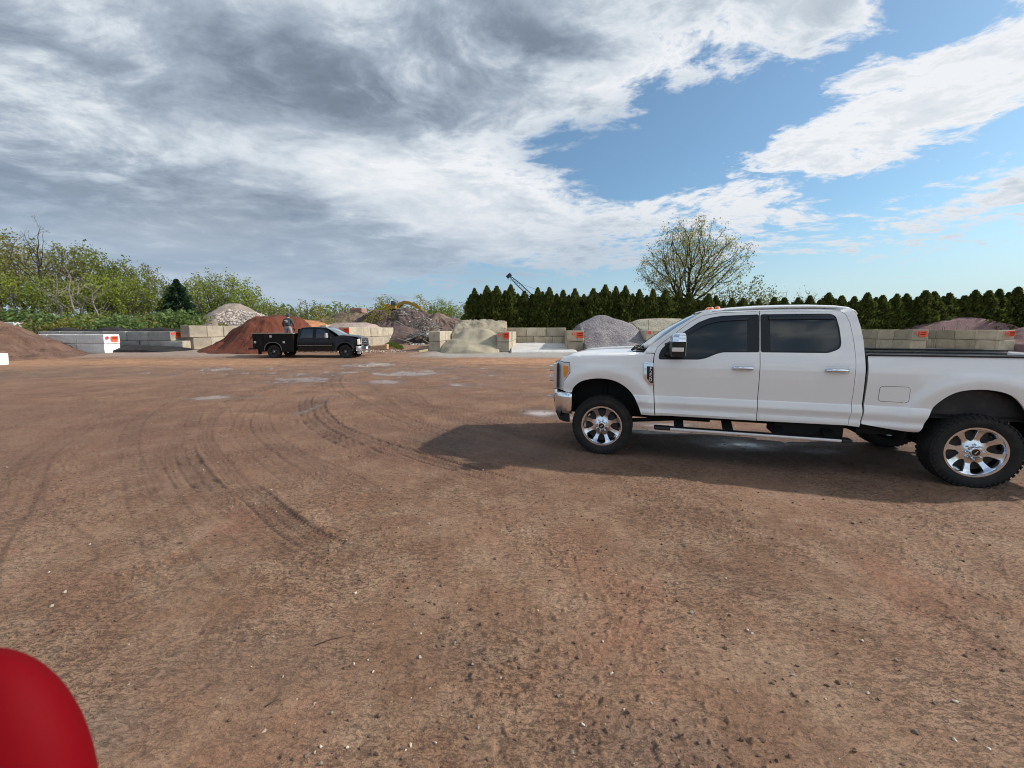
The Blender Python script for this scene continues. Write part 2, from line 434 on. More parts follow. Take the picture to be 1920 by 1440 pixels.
# clods and crumbs, patchy
patch = sstep(-.25, .35, fbm(GX * .8, GY * .8, 3, 77)); patch2 = sstep(-.1, .45, fbm(GX * .45 + 5, GY * .45, 3, 87))
f1 = fbm(GX * 8, GY * 15, 3, 31, .5); f2 = fbm(GX * 17, GY * 30, 2, 41, .45)
clod = np.maximum(f1 - .18, 0) * 1.9 + np.maximum(f2 - .16, 0) * 2.2
pit = np.minimum(f1 + .22, 0)
GZ += near * (clod * .0115 * (.25 + .9 * patch) + pit * .010 * (.4 + patch2) + n3 * .0035 * (.4 + patch))
# long drag marks of the grader and turning wheels (arcs round a far centre)
ca = np.arctan2(GX + 14, GY - 2); cr_ = np.hypot(GX + 14, GY - 2)
drag = fbm(cr_ * 2.4, ca * 2.2, 4, 91); drag2 = fbm(cr_ * 7, ca * 3, 3, 95)
GZ += (drag * .010 + drag2 * .004) * (1 - sstep(18, 40, rad))
# wet places: measured spots
wet = np.zeros_like(GX)
def puddle(px, py, wx, wy, amp=1.0):
    x0, y0 = gspot(px, py); a_, b_ = gspot(px + wx, py); _, c_ = gspot(px, py - wy)
    sx = abs(a_ - x0); sy = abs(c_ - y0)
    q = ((GX - x0) / sx) ** 2 + ((GY - y0) / sy) ** 2
    wet[:] = np.maximum(wet, amp * np.exp(-q))
for p_ in [(550, 712, 70, 8), (690, 684, 55, 6), (765, 700, 80, 6), (730, 716, 55, 5), (640, 700, 30, 4), (420, 693, 60, 4), (395, 745, 50, 5), (585, 765, 14, 16, .8),
           (1020, 773, 50, 8, 1.2), (1090, 782, 60, 8, 1.1), (1240, 806, 110, 9, .8), (1380, 832, 170, 13, .72), (1560, 845, 90, 8, .6), (1250, 795, 90, 6, 1.0), (470, 745, 60, 5, .6), (880, 722, 90, 5, .7), (960, 738, 80, 5, .55),
           (620, 745, 60, 7, .5), (850, 690, 120, 4, .5), (260, 700, 90, 5, .5), (700, 760, 60, 5, .4), (700, 690, 200, 9, .5), (560, 700, 200, 9, .45), (850, 705, 160, 9, .45), (420, 700, 160, 7, .4)]: puddle(*p_)
wetn = wet + fbm(GX * .7, GY * 2.0, 5, 61, .6) * (.55 + .5 * sstep(10, 16, GY)) + drag * .25
water = sstep(.62, 1.05, wetn) * (wet > .12)
damp = sstep(.2, .75, wetn) * (wet > .03)
dark = np.zeros_like(GX)
def stain_shade(px, py, wx, wy, amp):
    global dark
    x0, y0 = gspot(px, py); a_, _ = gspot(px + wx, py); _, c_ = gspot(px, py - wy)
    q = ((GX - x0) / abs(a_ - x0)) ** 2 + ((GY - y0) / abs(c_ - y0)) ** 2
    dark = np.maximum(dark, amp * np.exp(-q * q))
for p_ in [(900, 822, 110, 28, .9), (1000, 838, 130, 24, .8), (60, 700, 200, 10, .55), (250, 690, 180, 6, .4), (880, 690, 200, 8, .25), (1400, 832, 330, 30, 1.0), (1250, 812, 130, 20, .9), (460, 1240, 230, 60, .35), (170, 1380, 150, 60, .5), (1200, 1400, 180, 70, .4), (860, 1230, 90, 40, .35)]: stain_shade(*p_)  # first two paint in the front of the truck's shadow; others are ground patches
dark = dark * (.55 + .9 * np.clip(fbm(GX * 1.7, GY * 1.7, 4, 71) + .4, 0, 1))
# flatten where water stands
lvl = sstep(.5, .8, wetn) * (wet > .12)
GZ = GZ * 1.0
GZ = GZ - lvl * (GZ - (rise(GY) - .012)) * .96
# orange tint band of dry fine dirt by the bays; grey apron of stone dust in front of them
dxr, dyr = GX, GY
orange = np.exp(-((GY + .08 * GX - 23.2) / 2.6) ** 2) * sstep(-6, 0, GX) * (1 - sstep(20, 30, GX)) + .7 * np.exp(-((GY - 22) / 2.5) ** 2) * (1 - sstep(-14, -9, GX))
orange = np.clip(orange + .5 * fbm(GX * .25, GY * .9, 3, 101) * (GY > 8), 0, 1)
apron = sstep(25.2, 26.6, GY + .08 * GX + .5 * n2) * (1 - sstep(36, 40, GY)) * sstep(-7.5, -4.5, GX) + .8 * sstep(25.5, 27.5, GY) * (1 - sstep(34, 38, GY)) * (1 - sstep(-19, -17, GX)) * .6
apron = np.clip(apron, 0, 1)
green = sstep(40, 44, GY) + sstep(60, 80, rad)
green = np.clip(green, 0, 1)
# fade far micro relief and sink the sheet slightly beyond the scene
verts = np.stack([GX, GY, GZ], 1)
idx = np.arange(NR * NA).reshape(NR, NA); nx = np.roll(idx, -1, 1)
F_ = np.stack([idx[:-1], idx[1:], nx[1:], nx[:-1]], -1).reshape(-1, 4)
me = bpy.data.meshes.new('ground'); me.vertices.add(len(verts)); me.vertices.foreach_set('co', verts.ravel())
nf = len(F_); me.loops.add(nf * 4); me.loops.foreach_set('vertex_index', F_.ravel().astype(np.int32))
me.polygons.add(nf); me.polygons.foreach_set('loop_start', np.arange(nf, dtype=np.int32) * 4); me.polygons.foreach_set('loop_total', np.full(nf, 4, np.int32))
me.polygons.foreach_set('use_smooth', np.ones(nf, bool)); me.update(calc_edges=True)
for nm, arr in (('trk', trk), ('water', water), ('damp', damp), ('stain_shade', dark), ('orange', orange), ('apron', apron), ('green', green), ('clodm', clod * (.3 + .7 * patch) * near)):
    a = me.attributes.new(nm, 'FLOAT', 'POINT'); a.data.foreach_set('value', arr.astype(np.float32))
def ground_mat(t, b):
    P = geopos(t)
    nA = t.noise(P, .5, 6, .6); nB = t.noise(P, 2.3, 6, .62); nC = t.noise(P, 14, 6, .65); nD = t.noise(P, 60, 5, .7)
    c = t.mix(t.ramp(nA, .35, .65), (.225, .120, .070), (.300, .172, .105))
    c = t.mix(t.ramp(nB, .40, .68, 0, .75), c, (.365, .240, .155))
    c = t.mix(t.ramp(t.noise(t.vm('ADD', P, (31, 7, 0)), .9, 5, .6), .5, .72, 0, .6), c, (.320, .150, .090))
    c = t.mix(t.ramp(nC, .52, .75, 0, .8), c, (.105, .060, .040))
    c = t.mix(t.ramp(nD, .60, .80, 0, .6), c, (.46, .34, .24))
    pa_ = t.sep(P)[1]; c = t.mix(t.m('MULTIPLY', t.ramp(t.m('ADD', pa_, t.m('MULTIPLY', nA, 3)), 4.5, 7.5, 0, .5), t.ramp(pa_, 12, 20, 1, .3)), c, (.195, .098, .064))
    c = t.mix(t.ramp(t.vor(P, 38), .02, .16, .5, 0), c, (.35, .28, .22))
    c = t.mix(t.m('MULTIPLY', t.attr('orange'), .85), c, t.mix(t.ramp(nB, .35, .7), (.42, .20, .095), (.60, .34, .19)))
    c = t.mix(t.m('MULTIPLY', t.attr('stain_shade'), .62), c, t.mix(nC, (.085, .068, .060), (.13, .105, .09)))  # ground stains plus the painted front of the truck's shadow
    # dark specks painting the shade of small pits in the crust
    gate = t.ramp(t.noise(P, .9, 4, .6), .38, .62, .35, 1)
    Pa = t.vm('MULTIPLY', P, (1.0, 2.1, 1.0))
    cr1 = t.ramp(t.noise(Pa, 17, 5, .70, .8), .525, .575); cr2 = t.ramp(t.noise(t.vm('ADD', Pa, (9, 4, 0)), 42, 4, .68, .5), .535, .585)
    c = t.mix(t.m('MULTIPLY', t.m('MULTIPLY', cr1, gate), .52), c, (.092, .050, .032))
    c = t.mix(t.m('MULTIPLY', t.m('MULTIPLY', cr2, gate), .50), c, (.092, .052, .034))
    c = t.mix(t.m('MULTIPLY', t.attr('trk'), .78, clamp=True), c, (.082, .043, .029))
    ap = t.m('MULTIPLY', t.attr('apron'), t.ramp(nB, .2, .5, .6, 1))
    c = t.mix(ap, c, t.mix(nC, (.30, .27, .24), (.42, .39, .35)))
    gr = t.attr('green')
    c = t.mix(gr, c, t.mix(t.ramp(nB, .3, .7), (.035, .06, .018), (.10, .13, .035)))
    dm = t.attr('damp'); c = t.mix(t.m('MULTIPLY', dm, .65), c, (.135, .085, .065))
    wt = t.attr('water'); c = t.mix(wt, c, (.38, .295, .255))
    t.put(b.inputs['Base Color'], c)
    ro = t.mix(wt, t.mix(dm, (.92, .92, .92), (.5, .5, .5)), (.10, .10, .10))
    t.put(b.inputs['Roughness'], ro)
    b.inputs['Specular IOR Level'].default_value = .45
    h = t.m('ADD', t.m('MULTIPLY', t.noise(P, 45, 6, .7), 1.0), t.m('MULTIPLY', t.noise(P, 130, 3, .7), .4))
    h = t.m('SUBTRACT', h, t.m('MULTIPLY', t.m('MULTIPLY', t.m('ADD', cr1, t.m('MULTIPLY', cr2, .6)), gate), .75))
    n_ = t.new('ShaderNodeBump'); t.put(n_.inputs['Height'], h); n_.inputs['Distance'].default_value = .012
    t.put(n_.inputs['Strength'], t.m('MULTIPLY', t.m('SUBTRACT', 1.0, wt, clamp=True), .9))
    t.put(b.inputs['Normal'], n_.outputs[0])
me.materials.append(mat('dirt', fn=ground_mat))
ground = link('ground', me); tag(ground, 'brown packed dirt yard with tyre tracks and puddles', None, None, 'structure')
def gz(x, y): return float(rise(np.array(y)))
# loose stones ---------------------------------------------------------
rng = random.Random(5)
stone_m = mat('stone', rough=.85, fn=lambda t, b: t.put(b.inputs['Base Color'], t.mix(t.ramp(islandrand(t), .1, .97, smooth=False), (.12, .085, .065), (.36, .29, .23))))
pale_m = mat('pale_stone', (.55, .47, .38), .8)
mb = MB()
def hgt(x, y):
    # nearest ground vertex height
    r0 = math.hypot(x, y); a0 = math.degrees(math.atan2(x, y)); i = int(np.searchsorted(rr, r0)); i = min(i, NR - 1); j = int((a0 + 62) / 124 * 1250)
    return float(GZ[i * NA + max(0, min(j, 1249))])
for k in range(16000):
    r0 = 1.2 + 10 * rng.random() ** 1.5; a0 = R(rng.uniform(-56, 56)); x, y = math.sin(a0) * r0, math.cos(a0) * r0
    cl = float(fbm(np.array(x * .9), np.array(y * .9), 3, 131)); 
    if rng.random() > .25 + 1.2 * max(0, cl + .15): continue
    s = .0028 + .010 * rng.random() ** 4.5 * (1.2 if rng.random() < .1 else 1)
    u_ = rng.random(); mb.cur = 1 if u_ < .035 else (2 if u_ < .78 else 0)
    mb.blob((x, y, hgt(x, y) + s * .25), (s, s * rng.uniform(.5, 1), s * rng.uniform(.35, .8)), rng, 0, .38)
# the few larger ones that can be told apart are still gravel litter
for px, py, s in [(1068, 1272, .016), (1243, 1256, .012), (1276, 1265, .012), (1300, 1268, .010), (1628, 1298, .017), (1792, 1312, .016), (1716, 1370, .018), (1790, 1385, .015), (1186, 1344, .015), (1170, 1330, .012), (1328, 1170, .010), (770, 1398, .016), (602, 1401, .014), (664, 1247, .012), (938, 1270, .011), (1072, 1412, .012), (690, 1240, .012), (700, 1262, .014), (1410, 1188, .012), (1616, 1200, .014), (1680, 1235, .012), (583, 850, .014), (445, 808, .012)]:
    x, y = gspot(px, py); mb.cur = rng.choice([0, 1])
    s *= rng.uniform(.55, .85); mb.blob((x, y, hgt(x, y) + s * .3), (s, s * rng.uniform(.5, .9), s * rng.uniform(.4, .7)), rng, 0, .4)
gv = mb.build('gravel', [stone_m, pale_m, mat('moist_crumb', (.125, .074, .050), .9)], fix=False); tag(gv, 'loose small stones scattered over the dirt yard', 'gravel', None, 'stuff')
tw = mat('twig', (.10, .065, .045), .8)
for (pa, pb, lab) in [(((498, 1328), (527, 1315)), 0, 'short dark twig lying on the dirt in the left foreground'), (((590, 1214), (648, 1196)), 0, 'longer thin dark twig on the dirt above the short one')]:
    a = gspot(*pa[0]); b_ = gspot(*pa[1]); m_ = MB()
    za = hgt(*a) + .004; zb = hgt(*b_) + .006
    mid = ((a[0] + b_[0]) / 2 + .006, (a[1] + b_[1]) / 2 + .01, (za + zb) / 2 + .004)
    m_.tube([(*a, za), mid, (*b_, zb)], [.0035, .003, .0015], 6); m_.tube([mid, (mid[0] + .01, mid[1] + .03, mid[2] + .004)], [.002, .001], 5)
    tag(m_.build('twig', tw, smooth=True), lab, 'twig')
# ------------------------------------------------------------------ vehicle panel tools
def inside(poly, x, y):
    c = False; n = len(poly)
    for i in range(n):
        x1, y1 = poly[i]; x2, y2 = poly[i - 1]
        if (y1 > y) != (y2 > y) and x < (x2 - x1) * (y - y1) / (y2 - y1) + x1: c = not c
    return c
def area(poly): return .5 * sum(poly[i - 1][0] * poly[i][1] - poly[i][0] * poly[i - 1][1] for i in range(len(poly)))
def offset(poly, d):
    """shrink (d>0) a simple polygon"""
    s = 1 if area(poly) > 0 else -1; n = len(poly); out = []
    for i in range(n):
        p0, p, p1 = Vector(poly[i - 1]), Vector(poly[i]), Vector(poly[(i + 1) % n])
        e0 = (p - p0).normalized(); e1 = (p1 - p).normalized()
        n0 = Vector((-e0.y, e0.x)) * s; n1 = Vector((-e1.y, e1.x)) * s
        b = (n0 + n1); L = max(.35, b.length / 2); b.normalize(); out.append(tuple(p + b * (d / L)))
    return out
def roundc(poly, r, n=4, only=None):
    out = []; m = len(poly)
    for i in range(m):
        if only is not None and i not in only: out.append(poly[i]); continue
        p0, p, p1 = Vector(poly[i - 1]), Vector(poly[i]), Vector(poly[(i + 1) % m])
        a = p + (p0 - p).normalized() * min(r, (p0 - p).length * .45); b = p + (p1 - p).normalized() * min(r, (p1 - p).length * .45)
        for k in range(n + 1):
            u = k / n; out.append(tuple(a * (1 - u) ** 2 + p * 2 * u * (1 - u) + b * u * u))
    return out
def smoothpoly(pts, n=4):
    """open Catmull-Rom through pts"""
    E_ = [tuple(2 * Vector(pts[0]) - Vector(pts[1]))] + list(pts) + [tuple(2 * Vector(pts[-1]) - Vector(pts[-2]))]; Q = []
    for i in range(1, len(E_) - 2):
        a, b, c, d = [Vector(E_[i + k]) for k in (-1, 0, 1, 2)]
        for k in range(n):
            u = k / n; Q.append(tuple(.5 * ((2 * b) + (c - a) * u + (2 * a - 5 * b + 4 * c - d) * u * u + (3 * b - a - 3 * c + d) * u ** 3)))
    Q.append(tuple(pts[-1])); return Q
def dens(poly, step):
    out = []
    for i in range(len(poly)):
        a, b = Vector(poly[i]), Vector(poly[(i + 1) % len(poly)]); k = max(1, int(math.ceil((b - a).length / step)))
        for j in range(k): out.append(tuple(a + (b - a) * j / k))
    return out
def panel(name, outer, yf, m, parent, holes=(), step=.04, rim=.014, rows=(), gap=0.0, side=1, angle=38, label=None):
    """a pressed skin following y = yf(x, z), with returned edges; side=-1 builds the far side"""
    if gap: outer = offset(outer, gap)
    loops = [dens(outer, step)] + [dens(h, step) for h in holes]
    P = []; E = []
    for lp in loops:
        k = len(P); P += lp; E += [(k + i, k + (i + 1) % len(lp)) for i in range(len(lp))]
    nb = len(P); xs = [p[0] for p in loops[0]]; zs = [p[1] for p in loops[0]]
    bx = np.array([P[a] for a, b in E]); 
    zr = sorted(set([round(z, 4) for z in np.arange(min(zs), max(zs), step)] + list(rows))); zr = [z for i, z in enumerate(zr) if i == 0 or z in rows or z - zr[i - 1] > step * .3]
    B = np.array(P)
    for z in zr:
        for x in np.arange(min(xs), max(xs), step):
            if np.min((B[:, 0] - x) ** 2 + (B[:, 1] - z) ** 2) < (step * .42) ** 2: continue
            if inside(loops[0], x, z) and not any(inside(h, x, z) for h in loops[1:]): P.append((x, z))
    r = delaunay_2d_cdt([Vector(p) for p in P], E, [], 0, 1e-5)
    V2, F2 = r[0], r[2]; F = []
    for f in F2:
        cx = sum(V2[i][0] for i in f) / len(f); cz = sum(V2[i][1] for i in f) / len(f)
        if inside(loops[0], cx, cz) and not any(inside(h, cx, cz) for h in loops[1:]): F.append(tuple(f))
    V = [(p[0], side * yf(p[0], p[1]), p[1]) for p in V2]
    bm = bmesh.new(); vs = [bm.verts.new(v) for v in V]
    for f in F:
        try: bm.faces.new([vs[i] for i in f])
        except ValueError: pass
    for v in list(bm.verts):
        if not v.link_faces: bm.verts.remove(v)
    bmesh.ops.recalc_face_normals(bm, faces=bm.faces)
    if bm.faces and sum(f.normal.y * side for f in bm.faces) < 0: bmesh.ops.reverse_faces(bm, faces=bm.faces)
    if rim:
        be = [e for e in bm.edges if len(e.link_faces) == 1]
        ex = bmesh.ops.extrude_edge_only(bm, edges=be)
        for v in [g for g in ex['geom'] if isinstance(g, bmesh.types.BMVert)]: v.co.y -= side * rim
        bmesh.ops.recalc_face_normals(bm, faces=bm.faces)
        if sum(f.normal.y * side * f.calc_area() for f in bm.faces) < 0: bmesh.ops.reverse_faces(bm, faces=bm.faces)
    me = bpy.data.meshes.new(name); bm.to_mesh(me); bm.free(); me.materials.append(m)
    o = link(name, me, parent, angle=angle)
    if label: o['label'] = label
    return o
def skin(name, rows_, m, parent, closed=False, solid=0, angle=45, cap=False, bevel=0):
    """loft through rows of points"""
    mb = MB(); mb.loft(rows_, closed, cap)
    o = mb.build(name, m, parent, angle=angle, bevel=bevel)
    if solid:
        md = o.modifiers.new('s', 'SOLIDIFY'); md.thickness = solid; md.offset = -1
    return o
def word(txt, size, mat_, name, parent, loc, rot, depth=.002, sx=1, bold=0):
    c = bpy.data.curves.new(name, 'FONT'); c.body = txt; c.size = size; c.extrude = depth; c.align_x = 'CENTER'; c.align_y = 'CENTER'; c.offset = bold
    o = bpy.data.objects.new(name, c); COL.objects.link(o)
    dg = bpy.context.evaluated_depsgraph_get(); me = bpy.data.meshes.new_from_object(o.evaluated_get(dg)); bpy.data.objects.remove(o)
    me.materials.clear(); me.materials.append(mat_); me.name = name
    o = bpy.data.objects.new(name, me); COL.objects.link(o); o.parent = parent; o.location = loc; o.rotation_euler = rot; o.scale = (sx, 1, 1); return o

def dusty(base, dust, amt):
    def fn(t, b):
        P = objco(t); z = t.sep(P)[2]
        n = t.noise(P, 7, 6, .65); sp = t.ramp(t.noise(P, 90, 3, .6), .62, .72, 0, .5)
        k = t.m('MULTIPLY', t.ramp(t.m('ADD', z, t.m('MULTIPLY', n, .35)), .62, 1.0, 1, .10), amt)
        k = t.m('ADD', k, t.m('MULTIPLY', sp, t.ramp(z, .6, 1.1, .25, .03)), clamp=True)
        t.put(b.inputs['Base Color'], t.mix(k, base, dust))
    return fn
white_p = mat('white_paint', rough=.32, coat=.9, fn=dusty((.90, .885, .86), (.50, .41, .34), .22))
black_tr = mat('black_trim', (.012, .012, .013), .35)
black_pl = mat('black_plastic', (.02, .02, .022), .55, fn=lambda t, b: t.put(b.inputs['Base Color'], t.mix(t.ramp(t.noise(objco(t), 9, 5), .45, .8, 0, .35), (.016, .016, .018), (.10, .075, .06))))
under_m = mat('underbody', (.012, .011, .011), .8)
glass_d = mat('tinted_glass', (.030, .036, .038), .05, spec=.6)
glass_w = mat('windscreen_glass', (.035, .05, .06), .03, spec=1.0, coat=1.0)
chrome = mat('chrome', (.76, .79, .84), .17, 1.0)
chrome_d = mat('satin_chrome', (.55, .53, .52), .22, 1.0)
rubber = mat('tyre_rubber', rough=.82, fn=lambda t, b: t.put(b.inputs['Base Color'], t.mix(t.ramp(t.noise(objco(t), 6, 5), .42, .75, 0, .35), (.014, .014, .014), (.075, .055, .042))))
amber = mat('amber_lens', (.95, .30, .01), .12, coat=1.0, fn=lambda t, b: t.put(b.inputs['Normal'], t.bump(t.vor(objco(t), 60), .5, .01)))
orange_l = mat('orange_lens', (.9, .16, .02), .15, coat=1.0)
lamp_cl = mat('clear_lens', (.78, .74, .71), .3, .0, coat=1.0)
red_l = mat('red_lens', (.5, .01, .01), .15, coat=1)

# ------------------------------------------------------------------ wheel
def tyre_mesh(mb, R0, w, rr_, lugs=46):
    h = w / 2
    prof = [(rr_ - .01, -h * .72), (rr_ + .005, -h * .80), (rr_ + (R0 - rr_) * .30, -h * .97), (rr_ + (R0 - rr_) * .55, -h), (R0 - .035, -h * .93), (R0 - .011, -h * .82), (R0 - .006, -h * .4), (R0 - .006, 0)]
    prof += [(r, -t_) for r, t_ in prof[-2::-1]]
    mb.lathe(prof, 72, 'y')
    for i in range(lugs):                                    # tread blocks, part of the tyre's moulding
        for row, (y, wy, ln, sk) in enumerate(((-.83, .30, .62, .25), (-.40, .26, .50, -.3), (0, .22, .5, .3), (.40, .26, .50, -.3), (.83, .30, .62, .25))):
            a = 2 * PI * (i + (.5 if row % 2 else 0)) / lugs; la = 2 * PI / lugs * ln / 2; y0 = y * h; hy = wy * h / 2
            V = []
            for (da, dy) in ((-la, -hy), (la, -hy), (la, hy), (-la, hy)):
                aa = a + da + sk * dy / R0
                for rad_ in (R0 - .022, R0 - (.010 if abs(y) > .7 and abs(y0 + dy) > h * .9 else 0)):
                    V.append((rad_ * math.cos(aa), y0 + dy, rad_ * math.sin(aa)))
            mb.add(V, [(1, 3, 5, 7), (0, 2, 3, 1), (2, 4, 5, 3), (4, 6, 7, 5), (6, 0, 1, 7)])
        a = 2 * PI * (i + .25) / lugs                        # sidewall shoulder lugs
        for sg in (-1, 1):
            V = []
            for da in (-.035, .035):
                for r_, yy in ((R0 - .055, .955), (R0 - .030, .94), (R0 - .03, .88), (R0 - .055, .90)):
                    V.append((r_ * math.cos(a + da), sg * h * (yy + .03), r_ * math.sin(a + da)))
            mb.add(V, [(0, 1, 2, 3), (7, 6, 5, 4), (0, 4, 5, 1), (1, 5, 6, 2), (2, 6, 7, 3), (3, 7, 4, 0)])
def make_wheel(parent, x, y, z, sg, R0, w, rimr, rim_m, spokes=8, rot=0.0, dark_rim=False, hub_m=None):
    """sg = +1: outer face towards +y"""
    mb = MB(); tyre_mesh(mb, R0, w, rimr)
    wh = mb.build('wheel', rubber, parent, fix=False, angle=40, loc=(x, y, z))
    # rim barrel + lip
    mb = MB(); f = sg * w / 2 * .80
    mb.lathe([(rimr + .008, f * .98), (rimr + .006, f * 1.05), (rimr - .012, f * 1.04), (rimr - .018, f * .9), (rimr - .03, 0), (rimr - .04, -f * .9)], 64)
    # spoked face: disc with openings, dished
    def dish(r): return f * 1.0 - sg * np.interp(r, [0, .055, .062, .095, .14, rimr * .78, rimr * .95, rimr], [.010, .010, .035, .045, .052, .030, .008, .004])
    n = 96; P = []; Eg = []
    ring = [(rimr * .985 * math.cos(2 * PI * i / n), rimr * .985 * math.sin(2 * PI * i / n)) for i in range(n)]
    hs = []
    for k in range(spokes):
        a = 2 * PI * (k + .5) / spokes + rot; r0, r1 = rimr * .42, rimr * .93; h0, h1 = R(14.5), R(15.2)
        pl = [(r0 + .012, -h0 * .55), (r0, 0), (r0 + .012, h0 * .55), (r0 + .04, h0), (r1 - .05, h1 * 1.0), (r1 - .012, h1 * .95), (r1, h1 * .5), (r1 + .003, 0), (r1, -h1 * .5), (r1 - .012, -h1 * .95), (r1 - .05, -h1), (r0 + .04, -h0)]
        hs.append([(r * math.cos(a + b), r * math.sin(a + b)) for r, b in pl])
    loops = [ring] + [dens(h_, .012) for h_ in hs]
    for lp in loops:
        k = len(P); P += lp; Eg += [(k + i, k + (i + 1) % len(lp)) for i in range(len(lp))]
    B = np.array(P)
    for r in np.arange(.02, rimr * .97, .014):
        m_ = max(8, int(2 * PI * r / .015))
        for i in range(m_):
            p = (r * math.cos(2 * PI * i / m_), r * math.sin(2 * PI * i / m_))
            if np.min((B[:, 0] - p[0]) ** 2 + (B[:, 1] - p[1]) ** 2) < .006 ** 2: continue
            if not any(inside(h_, *p) for h_ in loops[1:]): P.append(p)
    r_ = delaunay_2d_cdt([Vector(p) for p in P], Eg, [], 0, 1e-6); V2, F2 = r_[0], r_[2]
    Fk = []
    for q in F2:
        c = (sum(V2[i][0] for i in q) / 3, sum(V2[i][1] for i in q) / 3)
        if inside(ring, *c) and not any(inside(h_, *c) for h_ in loops[1:]): Fk.append(tuple(q))
    bm = bmesh.new(); vs = [bm.verts.new((v[0], dish(math.hypot(v[0], v[1])), v[1])) for v in V2]
    for q in Fk:
        try: bm.faces.new([vs[i] for i in q])
        except ValueError: pass
    for v in list(bm.verts):
        if not v.link_faces: bm.verts.remove(v)
    # chamfered then deep inner walls of the openings
    be = [e for e in bm.edges if len(e.link_faces) == 1 and math.hypot(e.verts[0].co.x, e.verts[0].co.z) < rimr * .95]
    cen = [(rimr * .67 * math.cos(2 * PI * (k + .5) / spokes + rot), rimr * .67 * math.sin(2 * PI * (k + .5) / spokes + rot)) for k in range(spokes)]
    for (dy, sh) in ((.010, .006), (.030, .002)):
        ex = bmesh.ops.extrude_edge_only(bm, edges=be)
        for v in [g for g in ex['geom'] if isinstance(g, bmesh.types.BMVert)]:
            c = min(cen, key=lambda q: (q[0] - v.co.x) ** 2 + (q[1] - v.co.z) ** 2); d = Vector((c[0] - v.co.x, 0, c[1] - v.co.z)).normalized()
            v.co += d * sh; v.co.y -= sg * dy
        be = [g for g in ex['geom'] if isinstance(g, bmesh.types.BMEdge)]
    bmesh.ops.recalc_face_normals(bm, faces=bm.faces)
    me_ = bpy.data.meshes.new('tmp'); bm.to_mesh(me_); bm.free()
    mb.add([tuple(v.co) for v in me_.vertices], [tuple(p.vertices) for p in me_.polygons]); bpy.data.meshes.remove(me_)
    rim = mb.build('rim', rim_m, wh, angle=30)
    # brake disc behind
    mb = MB(); mb.lathe([(.02, f - sg * .085), (rimr * .80, f - sg * .085), (rimr * .80, f - sg * .10)], 40); mb.box((-rimr * .55, f - sg * .135, .04), (.10, .05, .16))
    mb.build('brake_disc', mat('brake_iron', (.045, .04, .038), .6, .4), wh, angle=30)
    mb = MB()
    mb.lathe([(.0, f + sg * .006), (.045, f + sg * .006), (.052, f + sg * .001), (.058, f - sg * .012), (.062, f - sg * .03)], 32)
    cap = mb.build('hub_cap', hub_m or chrome, wh, angle=30)
    mb = MB(); mb.lathe([(.0, f + sg * .0085), (.036, f + sg * .0085), (.038, f + sg * .005)], 28); mb.build('cap_disc', black_tr, wh, angle=30)
    mb = MB(); mb.box((0, f + sg * .010, 0), (.042, .003, .012), Matrix.Rotation(.75, 3, 'Y')); mb.build('cap_badge', chrome, wh)
    for k in range(8):
        a = 2 * PI * k / 8 + .2; mb = MB()
        c_ = (.083 * math.cos(a), 0, .083 * math.sin(a)); mb.lathe([(.0, f - sg * .006), (.006, f - sg * .008), (.011, f - sg * .016), (.0125, f - sg * .045)], 8, c=c_)
        mb.build('lug_nut', chrome, wh, angle=35)
    return wh
def dup_wheel(src, parent, loc, flip, spin):
    o = src.copy(); COL.objects.link(o); o.parent = parent; o.location = loc; o.rotation_euler = (0, spin, PI if flip else 0)
    for k in [c for c in bpy.data.objects if c.parent == src]:
        d = k.copy(); COL.objects.link(d); d.parent = o
    return o

# ------------------------------------------------------------------ the white crew-cab pickup
WT = empty('pickup_truck', (TRK_O - TS * 1.0), PI - TRK_YAW, 'large white crew cab pickup with chrome wheels and tinted windows in the right foreground', 'pickup truck')
def Sprof(z): return float(np.interp(z, [.58, .62, .645, .70, .785, .868, .874, 1.0, 1.15, 1.26, 1.33, 1.40, 1.46, 1.50, 1.70, 1.90, 2.0], [-.085, -.050, -.043, -.060, -.034, -.060, -.070, -.058, -.047, -.047, -.058, -.082, -.103, -.118, -.185, -.255, -.30]))
def Ybody(x, z):
    s = Sprof(z)
    for cx in (0.0, -4.06):
        r = math.hypot((x - cx) * 1.02, z - .52)
        b = float(np.interp(r, [.50, .56, .60, .68, .72, .80, .92], [.022, .030, .040, .046, .040, .010, 0]))
        if z > .58: s += b * (1 if z < 1.25 else max(0, 1 - (z - 1.25) / .1))
    if x > .15: s -= .16 * ((x - .15) / .5) ** 2.3
    if x < -4.7: s -= .04 * ((-4.7 - x) / .65) ** 2
    return 1.0 + s
def fcrest(x): return float(np.interp(x, [-.6, -.289, .15, .494, .62], [1.437, 1.431, 1.412, 1.38, 1.345]))
def Yfend(x, z):
    zc = fcrest(x)
    y = Ybody(x, min(z, 1.28)) 
    return y + float(np.interp(z - zc, [-.14, -.07, -.02, 0, .012, .02, .04], [0, -.012, -.028, -.05, -.09, -.13, -.2]))
ROWS = [.62, .645, .70, .785, .868, .876, 1.15, 1.26, 1.33, 1.40]
doorF = [(-1.909, 1.993), (-1.435, 1.975), (-1.237, 1.938), (-1.089, 1.855), (-.934, 1.725), (-.79, 1.610), (-.699, 1.525), (-.664, 1.445), (-.655, 1.339), (-.665, 1.1), (-.681, .878), (-.704, .606), (-1.916, .612), (-1.909, 1.217)]
winF = roundc([(-.719, 1.362), (-.717, 1.417), (-.745, 1.490), (-.84, 1.60), (-1.039, 1.738), (-1.2, 1.854), (-1.34, 1.912), (-1.486, 1.936), (-1.903, 1.950), (-1.902, 1.475), (-1.50, 1.468), (-1.43, 1.452), (-1.29, 1.388), (-1.21, 1.370)], .025, 3)
